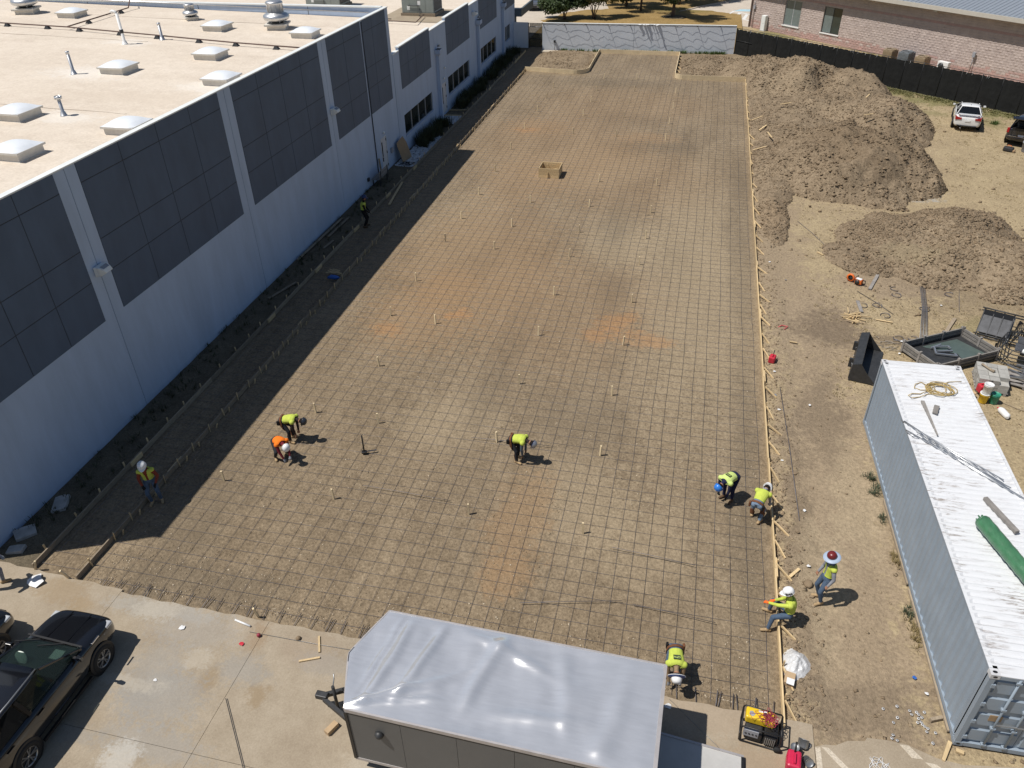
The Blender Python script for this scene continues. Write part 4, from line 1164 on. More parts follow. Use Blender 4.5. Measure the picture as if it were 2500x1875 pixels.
post_me = MB().tube([(0, 0, -0.1), (0, 0, FH + 0.03)], 0.032, 6).mesh('post', M['dark_steel'])
tie_me = MB().tube([(0, -0.06, 0), (0.03, -0.09, -0.10), (-0.02, -0.1, -0.2)], 0.008, 4).mesh('tie', M['white_plastic'])
for k in range(nb + 1):
    obj('post', post_me, fn, (k * bw, 0, 0))
    if k < nb:
        obj('screen_panel', fabs_[(k * 3) % 5], fn, (k * bw, 0, 0))
        MB().tube([(k * bw, 0, FH), ((k + 1) * bw, 0, FH)], 0.02, 6).build('top_rail', M['dark_steel'], fn)
        seam = MB().tube([(k * bw, -0.055, 0.05), (k * bw + 0.01, -0.06, 1.2), (k * bw, -0.055, FH - 0.03)], 0.018, 5).build('seam', M['black'], fn)
        for q in range(3):
            if rw.random() < 0.6: obj('tie', tie_me, fn, (k * bw + rw.uniform(0.1, bw - 0.1), 0, FH - 0.03), (0, 0, rw.uniform(-0.6, 0.6)))
MB().tube([(0.1, -0.09, 1.22), (bw * 1.25, -0.09, 1.22)], 0.02, 6).build('mid_rail', M['dark_steel'], fn)

# ============================================================ BLOCK BUILDING (right)
BO = Vector((4.47, 95.26, 0))
bb = empty('block_building', BO, R(-45), 'pinkish split face block building with red bands behind the fence', 'building')
BLn, BZ = 40.0, 4.5
M['block'] = mat('split face block', (0.48, 0.40, 0.36), 0.95, var=0.15, vs=1.6, bump=0.015, bs=9, c2=(0.39, 0.315, 0.285))
M['block_red'] = mat('red split face block', (0.42, 0.265, 0.235), 0.95, var=0.18, vs=1.6, bump=0.015, bs=9, c2=(0.37, 0.27, 0.24))
M['mortar'] = mat('mortar', (0.44, 0.37, 0.33), 0.95)
bwin = [(4.35, 6.45, 0.9, 3.28), (9.25, 11.4, 0.9, 3.25)]
# wall core with openings (local x along the wall, local -y outwards)
mcore = wall_holes(0, BLn, -0.1, BZ, 0, 0.3, bwin)
mcore.v = [(p[1], -p[0] + 0.3, p[2]) for p in mcore.v]
mcore.build('wall', M['mortar'], bb)
rows = int(BZ / 0.2)
V, F, MI = [], [], []
rg = np.random.default_rng(5)
nv = 0
for j in range(rows + 1):
    z0, z1 = j * 0.2 + 0.004, min((j + 1) * 0.2 - 0.004, BZ - 0.002)
    if z1 - z0 < 0.05: continue
    off = 0.2 * (j % 2)
    x = -off
    while x < BLn:
        x0, x1 = max(x, 0) + 0.004, min(x + 0.4, BLn) - 0.004
        x += 0.4
        if x1 - x0 < 0.05: continue
        segs = [(x0, x1)]
        for (a, b, c, d) in bwin:
            if z1 > c and z0 < d:
                ns = []
                for (p, q) in segs:
                    if q <= a or p >= b: ns.append((p, q)); continue
                    if p < a: ns.append((p, a))
                    if q > b: ns.append((b, q))
                segs = ns
        for (p, q) in segs:
            d4 = rg.uniform(0.012, 0.03, 4); dc = rg.uniform(0.025, 0.05)
            V += [(p, 0, z0), (q, 0, z0), (q, 0, z1), (p, 0, z1), (p, -d4[0], z0), (q, -d4[1], z0), (q, -d4[2], z1), (p, -d4[3], z1), (p + (q - p) * rg.uniform(.3, .7), -dc, z0 + (z1 - z0) * rg.uniform(.3, .7))]
            F += [(nv + 4, nv + 5, nv + 8), (nv + 5, nv + 6, nv + 8), (nv + 6, nv + 7, nv + 8), (nv + 7, nv + 4, nv + 8), (nv, nv + 1, nv + 5), (nv, nv + 5, nv + 4), (nv + 3, nv + 7, nv + 6), (nv + 3, nv + 6, nv + 2), (nv, nv + 4, nv + 7), (nv, nv + 7, nv + 3), (nv + 1, nv + 2, nv + 6), (nv + 1, nv + 6, nv + 5)]
            red = (z0 < 0.62) or (3.38 < (z0 + z1) / 2 < 3.62)
            if 0.4 < z0 < 0.7: red = rg.random() < 0.5
            MI += [1 if red else 0] * 12
            nv += 9
blk_o = obj('split_face_blocks', np_mesh('split_face_blocks', V, F, [M['block'], M['block_red']], False, MI), bb)
blk_o['kind'] = 'stuff'
M['pale_glass'] = mat('pale blind behind glass', (0.16, 0.20, 0.20), 0.12, var=0.1, spec=0.8)
M['dark_glass'] = mat('dark window glass', (0.03, 0.045, 0.042), 0.08, var=0.1, spec=0.8)
for k, (a, b, c, d) in enumerate(bwin):
    wobj = MB().box(a, b, 0.1, 0.14, c, c + 0.05).box(a, b, 0.1, 0.14, d - 0.05, d).box(a, a + 0.06, 0.1, 0.14, c + 0.05, d - 0.05).box(b - 0.06, b, 0.1, 0.14, c + 0.05, d - 0.05).box((a + b) / 2 - 0.035, (a + b) / 2 + 0.035, 0.09, 0.15, c + 0.05, d - 0.05).build('window', M['dark_steel'] if k else M['window_frame'], bb)
    MB().box(a + 0.06, (a + b) / 2 - 0.035, 0.11, 0.13, c + 0.05, d - 0.05).build('pane', M['pale_glass'], wobj)
    MB().box((a + b) / 2 + 0.035, b - 0.06, 0.11, 0.13, c + 0.05, d - 0.05).build('pane', M['dark_glass'] if k else M['pale_glass'], wobj)
    MB().box(a - 0.08, b + 0.08, -0.1, 0.09, c - 0.09, c - 0.004).build('sill', M['coping'], wobj)
# side wall at the left corner, end pilaster, gutter, metal roof
MB().box(-0.16, -0.004, -0.05, 9, -0.1, BZ).build('side_wall', M['mortar'], bb)
M['brown_trim'] = mat('brown trim', (0.13, 0.09, 0.075), 0.5, var=0.1)
MB().box(-0.2, -0.06, -0.16, -0.051, 0, BZ).build('corner_downspout', M['brown_trim'], bb)
MB().tube([(0.3, -0.12, 0.05), (0.3, -0.12, 2.4), (0.32, -0.1, 2.6)], 0.03, 6).build('conduit', M['steel'], bb)
MB().box(0.2, 0.46, -0.2, -0.075, 1.9, 2.25).build('meter_box', M['grey_plastic'], bb)
M['trim'] = mat('cream eave trim', (0.55, 0.51, 0.44), 0.5, var=0.05)
MB().box(-0.5, BLn, -0.95, -0.62, BZ + 0.05, BZ + 0.38).build('gutter', M['trim'], bb)
MB().box(-0.5, BLn, -0.615, 0.3, BZ + 0.10, BZ + 0.14).build('soffit', M['trim'], bb)
M['metal_roof'] = mat('blue grey metal roof', (0.50, 0.54, 0.58), 0.4, 0.6, var=0.05)
MB().add([(-0.5, -0.9, BZ + 0.385), (BLn, -0.9, BZ + 0.385), (BLn, 9, BZ + 2.4), (-0.5, 9, BZ + 2.4)], [(0, 1, 2, 3)]).build('roof', M['metal_roof'], bb, solid=0.03)
rib_me = MB().bar((0, -0.9, BZ + 0.42), (0, 9, BZ + 2.435), 0.05, 0.05).mesh('roof_rib', M['metal_roof'])
x = 12.0
while x < BLn: obj('roof_rib', rib_me, bb, (x, 0, 0)); x += 0.4
MB().box(21.0, 21.35, -0.64, -0.60, BZ - 0.15, BZ + 0.03).build('gutter_bracket', M['trim'], bb)
# electrical cabinet, condensers, pole
ec = empty('utility_cabinet', (5.75, 93.55, 0), R(-45), 'pale grey utility cabinet standing by the block building corner', 'cabinet')
MB().box(-0.28, 0.28, -0.2, 0.2, 0.0, 1.5).build('body', M['coping'], ec, bevel=0.02)
for z0, z1 in ((0.08, 0.7), (0.74, 1.42)): MB().box(-0.24, 0.24, -0.215, -0.202, z0, z1).build('door', M['coping'], ec)
MB().box(-0.34, 0.34, -0.26, 0.26, -0.05, 0.04).build('base', M['concrete_bits'], ec)
M['cond_tan'] = mat('tan condenser', (0.30, 0.23, 0.15), 0.5, 0.1, var=0.1)
M['cond_grey'] = mat('grey condenser', (0.16, 0.18, 0.20), 0.5, 0.2, var=0.1)
def condenser(label, x, y, w, h, m_):
    t = empty('condenser_unit', (x, y, 0), R(-45), label, 'condenser')
    MB().box(-w / 2, w / 2, -w / 2, w / 2, 0.06, h - 0.06).build('cabinet', m_, t, bevel=0.04)
    for k in range(7):
        MB().box(-w / 2 - 0.012, w / 2 + 0.012, -w / 2 - 0.012, w / 2 + 0.012, 0.12 + k * (h - 0.3) / 7, 0.14 + k * (h - 0.3) / 7).build('louver', m_, t)
    MB().lathe([(w * 0.50, h - 0.06), (w * 0.5, h), (w * 0.42, h + 0.02), (w * 0.42, h - 0.02)], 20).build('fan_ring', m_, t)
    MB().lathe([(w * 0.41, h - 0.05), (w * 0.41, h - 0.045)], 18).build('fan_well', M['black'], t)
    for k in range(4):
        a = k * PI / 4
        MB().bar((-w * 0.42 * math.cos(a), -w * 0.42 * math.sin(a), h + 0.012), (w * 0.42 * math.cos(a), w * 0.42 * math.sin(a), h + 0.012), 0.012, 0.012).build('grille', M['dark_steel'], t)
    MB().box(-w / 2 - 0.1, w / 2 + 0.1, -w / 2 - 0.1, w / 2 + 0.1, -0.08, 0.058).build('base', M['concrete_bits'], t)
    return t
condenser('tan condenser unit behind the fence, leftmost of three', 16.55, 81.55, 0.95, 0.95, M['cond_tan'])
condenser('dark grey condenser unit between the two tan ones', 17.75, 80.5, 1.05, 1.0, M['cond_grey'])
condenser('tan condenser unit to the right of the dark grey one', 18.95, 79.5, 0.95, 0.85, M['cond_tan'])
pp = empty('utility_post', (22.3, 77.1, 0), R(-45), 'thin post with a small meter box beside the block building', 'post')
MB().tube([(0, 0, -0.1), (0, 0, 1.5)], 0.03, 6).build('pole', M['steel'], pp)
MB().box(-0.12, 0.12, -0.08, 0.08, 1.35, 1.75).build('meter_box', M['grey_plastic'], pp)
wb = empty('white_compressor', (20.4, 78.0, 0), R(-45), 'small white unit low behind the fence right of the condensers', 'condenser')
MB().box(-0.5, 0.5, -0.2, 0.2, 0.05, 0.75).build('cabinet', M['white_plastic'], wb, bevel=0.03)
MB().lathe([(0.25, 0), (0.25, 0.02)], 16, M=Matrix.Translation((-0.15, -0.2, 0.4)) @ Matrix.Rotation(PI / 2, 4, 'X')).build('fan_grille', M['dark_steel'], wb)
MB().box(-0.55, 0.55, -0.25, 0.25, -0.08, 0.049).build('base', M['concrete_bits'], wb)

# ============================================================ PEOPLE
def ik(a, b, l1, l2, pole):
    a, b, pole = Vector(a), Vector(b), Vector(pole)
    d = b - a
    L = d.length
    if L > (l1 + l2) * 0.995:
        b = a + d.normalized() * (l1 + l2) * 0.995
        d = b - a; L = d.length
    n = d.normalized()
    x = (l1 * l1 - l2 * l2 + L * L) / (2 * L)
    h = math.sqrt(max(0, l1 * l1 - x * x))
    p = pole - n * pole.dot(n)
    p = p.normalized() if p.length > 1e-5 else Vector((1, 0, 0))
    return a + n * x + p * h, b


def capsule(mb, p0, p1, r0, r1, n=10, flat=None):
    """tapered round-ended limb; flat=(axis, k) squeezes it along an axis"""
    p0, p1 = Vector(p0), Vector(p1)
    d = (p1 - p0)
    L = d.length
    d = d.normalized() if L > 1e-6 else Vector((0, 0, 1))
    a = d.cross(Vector((0, 0, 1)))
    if a.length < 1e-3: a = d.cross(Vector((0, 1, 0)))
    a.normalize(); b = d.cross(a)
    rings = []
    for k in range(1, 4): t = k * PI / 6; rings.append((p0 - d * (r0 * math.cos(t)), r0 * math.sin(t)))
    for k in range(0, 3): t = k * PI / 6; rings.append((p1 + d * (r1 * math.sin(t)), r1 * math.cos(t)))
    secs = []
    for c, r in rings:
        ring = []
        for k in range(n):
            t = 2 * PI * k / n
            o = a * (math.cos(t) * r) + b * (math.sin(t) * r)
            if flat is not None:
                ax = Vector(flat[0]).normalized(); o = o - ax * (o.dot(ax) * (1 - flat[1]))
            ring.append(c + o)
        secs.append(ring)
    mb.loft(secs)


def cloth_mat(name, c, var=0.15):
    return mat(name, c, 0.9, var=var, vs=9, spec=0.2, bump=0.004, bs=30)


CL = dict(
    skin=cloth_mat('skin', (0.36, 0.19, 0.12), 0.06), lime=cloth_mat('lime vest cloth', (0.52, 0.60, 0.10), 0.1), lime2=cloth_mat('faded lime cloth', (0.58, 0.70, 0.22), 0.08),
    orange=cloth_mat('orange vest cloth', (0.85, 0.20, 0.02), 0.08), silver=cloth_mat('reflective tape', (0.62, 0.57, 0.55), 0.06), yellow=cloth_mat('yellow trim', (0.85, 0.72, 0.2), 0.05),
    olive=cloth_mat('dark reflective tape', (0.22, 0.22, 0.14), 0.06),
    jeans=cloth_mat('blue jeans', (0.085, 0.125, 0.19)), jeans_l=cloth_mat('faded jeans', (0.16, 0.22, 0.30)), dark=cloth_mat('dark trousers', (0.030, 0.032, 0.038)), navy=cloth_mat('navy cloth', (0.018, 0.022, 0.06)),
    grey=cloth_mat('grey shirt', (0.26, 0.27, 0.30)), maroon=cloth_mat('maroon shirt', (0.16, 0.02, 0.03)), brown=cloth_mat('dark brown shirt', (0.045, 0.03, 0.03)), redbrown=cloth_mat('red brown shirt', (0.22, 0.05, 0.03)), teal=cloth_mat('grey blue sleeve', (0.10, 0.125, 0.15)), tan=cloth_mat('tan shirt', (0.30, 0.21, 0.13)), purple=cloth_mat('dull purple shirt', (0.20, 0.16, 0.26)),
    boot=cloth_mat('tan work boot', (0.42, 0.30, 0.17)), dboot=cloth_mat('brown work boot', (0.12, 0.075, 0.045)), glove=cloth_mat('grey glove', (0.30, 0.31, 0.33)), oglove=cloth_mat('orange glove', (0.85, 0.16, 0.03)), bglove=cloth_mat('black glove', (0.02, 0.02, 0.02)),
    hair=cloth_mat('dark hair', (0.015, 0.011, 0.009)), belt=cloth_mat('leather tool belt', (0.16, 0.07, 0.035)), patch=cloth_mat('dark print', (0.04, 0.06, 0.04)), black=cloth_mat('black cloth', (0.012, 0.012, 0.014)))
HM = dict(white=mat('white helmet', (0.80, 0.80, 0.80), 0.3, var=0.03), blue=mat('blue helmet', (0.03, 0.19, 0.62), 0.3, var=0.05), dark=mat('dark helmet', (0.03, 0.035, 0.045), 0.25, var=0.1), steel=mat('metallic grey helmet', (0.30, 0.32, 0.36), 0.3, 0.5, var=0.1), navy=mat('navy helmet', (0.01, 0.03, 0.12), 0.35), maroon=mat('maroon crown', (0.16, 0.02, 0.02), 0.3, var=0.1), brim_blue=mat('blue brim', (0.04, 0.09, 0.30), 0.4, var=0.15, vs=8), brim_grey=mat('grey blue brim', (0.36, 0.44, 0.56), 0.45, var=0.05), gear=M['black'])


def person(label, loc, heading, pelvis, neck, head, feet, hands, wear, hat, knee=(1, 0, 0.1), elbow=(-0.6, 0, -0.4), face=None, toes=None, belt=False, curl=0.6, scale=1.0, patch=None, cap_text=None, pack=None, hand_pole=None):
    t = empty('person', (loc[0], loc[1], loc[2] if len(loc) > 2 else 0.0), R(heading), label, 'person')
    t.scale = (scale,) * 3
    prim = []                      # (p0, p1, r0, r1, region)
    P, NK, HD = Vector(pelvis), Vector(neck), Vector(head)
    sp = NK - P
    sl = sp.length
    sd = sp.normalized()
    lat = Vector((0, 1, 0))
    fwd = lat.cross(sd).normalized()          # out of the chest
    mb = MB()
    # torso
    rings = [(-0.16, 0.13, 0.11), (-0.08, 0.165, 0.13), (0.05, 0.172, 0.135), (0.25, 0.155, 0.122), (0.5, 0.17, 0.128), (0.75, 0.185, 0.13), (0.92, 0.165, 0.11), (1.0, 0.09, 0.07)]
    secs = []
    for u, w, d in rings:
        c = P + sd * (sl * u) + fwd * (-0.035 * math.sin(PI * min(1, max(0, u))))
        secs.append([c + lat * (w * math.cos(2 * PI * k / 16)) + fwd * (d * math.sin(2 * PI * k / 16)) for k in range(16)])
    mb.loft(secs)
    prim.append((P, NK, 0.15, 0.13, 'shirt'))
    prim.append((P - sd * 0.06, P + sd * 0.06, 0.16, 0.15, 'pants'))
    # neck, head
    fd = Vector(face) if face else Vector((0.9, 0, -0.3))
    hup = (HD - NK).normalized()
    fd = (fd - hup * fd.dot(hup)).normalized()
    hl = hup.cross(fd).normalized()
    capsule(mb, NK - sd * 0.03, HD - hup * 0.06, 0.062, 0.056); prim.append((NK, HD - hup * 0.1, 0.06, 0.055, 'skin'))
    capsule(mb, HD - hup * 0.05 + fd * 0.015, HD + hup * 0.035 - fd * 0.01, 0.078, 0.098, 12); prim.append((HD - hup * 0.05, HD + hup * 0.04, 0.08, 0.098, 'skin'))
    capsule(mb, HD - hup * 0.02 + fd * 0.085, HD - hup * 0.05 + fd * 0.105, 0.012, 0.018, 6)          # nose
    capsule(mb, HD - hup * 0.11 + fd * 0.045, HD - hup * 0.10 + fd * 0.06, 0.035, 0.03, 8)            # chin
    for s in (-1, 1): capsule(mb, HD + hl * (s * 0.09) - hup * 0.01, HD + hl * (s * 0.098) - hup * 0.04, 0.018, 0.014, 6)
    # legs
    for s, f in zip((1, -1), feet):
        f = Vector(f)
        hip = P + lat * (0.095 * s) - sd * 0.03
        ank = f + Vector((0, 0, 0.09))
        kn, ank = ik(hip, ank, 0.435, 0.425, Vector(knee) + Vector((0, 0.25 * s, 0)))
        capsule(mb, hip, kn, 0.098, 0.066); prim.append((hip, kn, 0.1, 0.066, 'pants'))
        capsule(mb, kn, ank, 0.068, 0.05); prim.append((kn, ank + (kn - ank).normalized() * 0.06, 0.068, 0.052, 'pants'))
        td = Vector(toes[0 if s > 0 else 1]) if toes else Vector((1, 0.25 * s, 0))
        td.z = 0; td.normalize()
        heel = ank - td * 0.05 - Vector((0, 0, 0.04)); toe = ank + td * 0.16 - Vector((0, 0, 0.05))
        capsule(mb, heel, toe, 0.050, 0.042, 10); prim.append((heel, toe, 0.052, 0.045, 'boot'))
        capsule(mb, ank - Vector((0, 0, 0.03)), ank + (kn - ank).normalized() * 0.06, 0.052, 0.052); prim.append((ank - Vector((0, 0, 0.03)), ank + (kn - ank).normalized() * 0.05, 0.05, 0.046, 'boot'))
    # arms and hands
    for s, h in zip((1, -1), hands):
        h = Vector(h)
        sh = NK - sd * 0.075 + lat * (0.185 * s)
        pol = Vector(hand_pole) if hand_pole else Vector(elbow) + Vector((0, 0.7 * s, 0))
        el, wr = ik(sh, h, 0.30, 0.265, pol)
        capsule(mb, NK - sd * 0.075 + lat * (0.09 * s), sh, 0.072, 0.070); prim.append((NK - sd * 0.075 + lat * (0.09 * s), sh, 0.075, 0.072, 'shirt'))
        capsule(mb, sh, el, 0.064, 0.05); prim.append((sh, el, 0.064, 0.05, 'sleeve'))
        capsule(mb, el, wr, 0.05, 0.036); prim.append((el, wr, 0.05, 0.036, 'forearm'))
        hd = (wr - el).normalized()
        across = hd.cross(Vector((0, 0, 1)))
        if across.length < 0.2: across = hd.cross(Vector((1, 0, 0)))
        across.normalize()
        nrm = across.cross(hd).normalized()
        if nrm.z > 0: nrm = -nrm
        palm = wr + hd * 0.075
        for q in (-0.022, 0.022): capsule(mb, wr + across * q * 0.6, palm + across * q, 0.026, 0.024, 8)
        prim.append((wr, palm, 0.04, 0.042, 'hand'))
        for q, ln in zip((-0.033, -0.011, 0.011, 0.033), (0.060, 0.075, 0.080, 0.068)):
            b0 = palm + across * q
            d1 = (hd * math.cos(curl * 0.6) + nrm * math.sin(curl * 0.6)); d2 = (hd * math.cos(curl * 1.9) + nrm * math.sin(curl * 1.9))
            m1 = b0 + d1 * ln * 0.6
            e1 = m1 + d2 * ln * 0.5
            capsule(mb, b0, m1, 0.0105, 0.0100, 6); capsule(mb, m1, e1, 0.0100, 0.0085, 6)
            prim.append((b0, m1, 0.011, 0.01, 'hand')); prim.append((m1, e1, 0.011, 0.01, 'hand'))
        th0 = wr + hd * 0.035 + across * (0.03 * s); th1 = th0 + hd * 0.04 + across * (0.028 * s) + nrm * 0.012; th2 = th1 + hd * 0.032 + nrm * 0.018
        capsule(mb, th0, th1, 0.014, 0.012, 6); capsule(mb, th1, th2, 0.0115, 0.0095, 6)
        prim.append((th0, th2, 0.013, 0.011, 'hand'))
    tmp = bpy.data.objects.new('tmp', mb.mesh('tmp', []))
    COL.objects.link(tmp)
    rm = tmp.modifiers.new('r', 'REMESH'); rm.mode = 'VOXEL'; rm.voxel_size = 0.0135
    smo = tmp.modifiers.new('s', 'SMOOTH'); smo.factor = 0.5; smo.iterations = 2
    dg = bpy.context.evaluated_depsgraph_get()
    me = bpy.data.meshes.new_from_object(tmp.evaluated_get(dg))
    old = tmp.data
    bpy.data.objects.remove(tmp); bpy.data.meshes.remove(old)
    me.name = 'body'
    nf = len(me.polygons)
    C = np.empty(nf * 3); me.polygons.foreach_get('center', C); C = C.reshape(-1, 3)
    best = np.full(nf, 1e9); reg = np.zeros(nf, int)
    names = ['skin', 'shirt', 'pants', 'boot', 'hand', 'sleeve', 'forearm', 'hair']
    for (a, b, r0, r1, rg_) in prim:
        a, b = np.array(a), np.array(b)
        ab = b - a
        tt = np.clip(((C - a) @ ab) / max(1e-9, ab @ ab), 0, 1)
        d = np.linalg.norm(C - (a + tt[:, None] * ab), axis=1) - (r0 + (r1 - r0) * tt)
        u = d < best
        best[u] = d[u]; reg[u] = names.index(rg_)
    # hair on the back of the head, hips to trousers
    HDn, upn, fdn = np.array(HD), np.array(hup), np.array(fd)
    q = C - HDn
    hairy = (reg == 0) & (np.linalg.norm(q, axis=1) < 0.16) & (q @ fdn < 0.02) & (q @ upn > -0.07)
    reg[hairy] = 7
    tpar = ((C - np.array(P)) @ np.array(sd)) / sl
    tor = (reg == 1)
    reg[tor & (tpar < 0.10)] = 2
    for nm in names:
        me.materials.append(CL[{'skin': 'skin', 'shirt': wear['shirt'], 'pants': wear['pants'], 'boot': wear.get('boot', 'boot'), 'hand': wear.get('hand', 'glove'), 'sleeve': wear.get('sleeve', wear['shirt']), 'forearm': wear.get('forearm', wear.get('sleeve', wear['shirt'])), 'hair': 'hair'}[nm]])
    me.polygons.foreach_set('material_index', reg.astype(np.int32))
    me.polygons.foreach_set('use_smooth', np.ones(nf, bool))
    obj('body', me, t)
    # face features
    for s in (-1, 1): MB().lathe([(0.004, -0.012), (0.011, -0.006), (0.013, 0), (0.011, 0.006), (0.004, 0.012)], 8, c=HD + fd * 0.088 + hl * (s * 0.034) + hup * 0.005).build('eye', CL['hair'], t)
    MB().bar(HD + fd * 0.087 - hup * 0.082 - hl * 0.025, HD + fd * 0.087 - hup * 0.082 + hl * 0.025, 0.01, 0.012).build('mouth', CL['maroon'], t)

    def shell(name, sel, off, mats, mi):
        bm = bmesh.new(); bm.from_mesh(me)
        bm.faces.ensure_lookup_table()
        dele = [f for f in bm.faces if not sel[f.index]]
        keepi = {f.index: mi[f.index] for f in bm.faces if sel[f.index]}
        for f in bm.faces:
            if f.index in keepi: f.material_index = keepi[f.index]
        bmesh.ops.delete(bm, geom=dele, context='FACES')
        bm.normal_update()
        for v in bm.verts: v.co += v.normal * off
        m2 = bpy.data.meshes.new(name); bm.to_mesh(m2); bm.free()
        m2.materials.clear()
        for x in mats: m2.materials.append(x)
        o = obj(name, m2, t)
        sd_ = o.modifiers.new('solidify', 'SOLIDIFY'); sd_.thickness = 0.010; sd_.offset = -1
        return o
    lpar = (C - np.array(P)) @ np.array(lat)
    fpar = (C - np.array(P)) @ np.array(fwd)
    if wear.get('vest'):
        vest = (reg == 1) & (tpar > 0.06) & (tpar < 0.985)
        mi = np.zeros(nf, int)
        al = np.abs(lpar)
        mi[(tpar > 0.26) & (tpar < 0.42)] = 1
        mi[(al > 0.07) & (al < 0.135) & (tpar > 0.40)] = 1
        trim = ((al > 0.045) & (al <= 0.075)) | ((al >= 0.13) & (al < 0.15))
        mi[trim & (tpar > 0.40) & (mi == 0)] = 2
        mi[((tpar > 0.24) & (tpar <= 0.28)) | ((tpar >= 0.40) & (tpar < 0.43) & (al < 0.07))] = 2
        if wear.get('front_open', True):
            vest &= ~((fpar > 0.05) & (al < 0.03 + 0.09 * np.clip(tpar - 0.55, 0, 1)))
        shell('vest', vest, 0.014, [CL[wear['vest']], CL[wear.get('tape', 'silver')], CL[wear.get('trim', wear['vest'])]], mi)
    if belt:
        b_ = (tpar > -0.04) & (tpar < 0.09) & ((reg == 2) | (reg == 1))
        shell('tool_belt', b_, 0.022, [CL['belt']], np.zeros(nf, int))
        for s in (-1, 1):
            pc = P + lat * (0.2 * s) - fwd * 0.02 - sd * 0.06
            MB().box(-0.05, 0.05, -0.03, 0.03, -0.09, 0.08, M=Matrix.Translation(pc)).build('pouch', CL['belt'] if s > 0 else CL['black'], t, bevel=0.015)
    # hat
    HMx = Matrix((fd, hl, hup)).transposed().to_4x4()
    HMx.translation = HD + hup * 0.03
    kind, col, rim = hat
    if kind == 'helmet':
        prof = [(0.132, 0.0), (0.136, 0.02), (0.132, 0.06), (0.115, 0.105), (0.08, 0.138), (0.03, 0.150), (0.002, 0.151)]
        hm = MB().lathe(prof, 20, M=HMx @ Matrix.Diagonal((1.1, 0.95, 1, 1))).build('hard_hat', HM[col], t)
        brim = [(0.15 * math.cos(a) + (0.075 * max(0, math.cos(a)) ** 3), 0.138 * math.sin(a)) for a in [2 * PI * k / 24 for k in range(24)]]
        MB().prism(brim, -0.004, 0.008, M=HMx).build('brim', HM[rim], hm)
        MB().bar(HMx @ Vector((-0.13, 0, 0.05)), HMx @ Vector((0.0, 0, 0.157)), 0.02, 0.012).build('ridge', HM[rim], hm)
        if cap_text:
            cu = bpy.data.curves.new('lettering', 'FONT'); cu.body = cap_text; cu.size = 0.085; cu.align_x = 'CENTER'; cu.align_y = 'CENTER'; cu.extrude = 0.004; cu.offset = 0.002
            to = bpy.data.objects.new('tmp', cu); COL.objects.link(to)
            dg = bpy.context.evaluated_depsgraph_get()
            tm = bpy.data.meshes.new_from_object(to.evaluated_get(dg))
            bpy.data.objects.remove(to)
            # wrap the letters on the side of the shell
            for v in tm.vertices:
                a = v.co.x / 0.135
                yy = v.co.y + 0.055
                r = 0.139 - 0.35 * max(0, yy - 0.05) ** 1.0 * 0.6
                v.co = HMx @ Vector((1.1 * r * math.sin(a) , r * math.cos(a) * 0.97 + 0.002 + v.co.z, yy))
            tm.materials.clear(); tm.materials.append(CL['black'])
            obj('lettering', tm, hm)
    elif kind == 'wide':
        hm = MB().lathe([(0.12, 0.0), (0.128, 0.03), (0.122, 0.075), (0.10, 0.12), (0.06, 0.145), (0.002, 0.150)], 20, M=HMx).build('hard_hat', HM[col], t)
        MB().lathe([(0.13, 0.008), (0.185, 0.0), (0.212, -0.018), (0.215, -0.024), (0.185, -0.008), (0.13, -0.002)], 28, M=HMx).build('brim', HM[rim], hm)
        MB().lathe([(0.212, -0.016), (0.221, -0.020), (0.219, -0.030), (0.211, -0.026)], 28, M=HMx).build('brim_edge', HM['white'] if col == 'white' else HM['brim_grey'], hm)
    if patch:
        # printed panel on the back of the vest
        cpt = P + sd * (sl * 0.70) - fwd * 0.186
        X = lat * (-1); Y = sd; Zv = X.cross(Y)
        PM = Matrix((X, Y, Zv)).transposed().to_4x4(); PM.translation = cpt
        pb = MB(); pb.box(-0.085, 0.085, -0.05, 0.06, -0.006, 0.004, M=PM)
        po = pb.build('back_print', CL['patch'], t)
        cu = bpy.data.curves.new('lettering', 'FONT'); cu.body = patch; cu.size = 0.075; cu.align_x = 'CENTER'; cu.align_y = 'CENTER'; cu.extrude = 0.003
        to = bpy.data.objects.new('tmp', cu); COL.objects.link(to)
        dg = bpy.context.evaluated_depsgraph_get()
        tm = bpy.data.meshes.new_from_object(to.evaluated_get(dg)); bpy.data.objects.remove(to)
        for v in tm.vertices: v.co = PM @ (v.co + Vector((0, 0.008, 0.006)))
        tm.materials.clear(); tm.materials.append(CL['lime2'])
        obj('lettering', tm, po)
    return t


def W(**k): return k


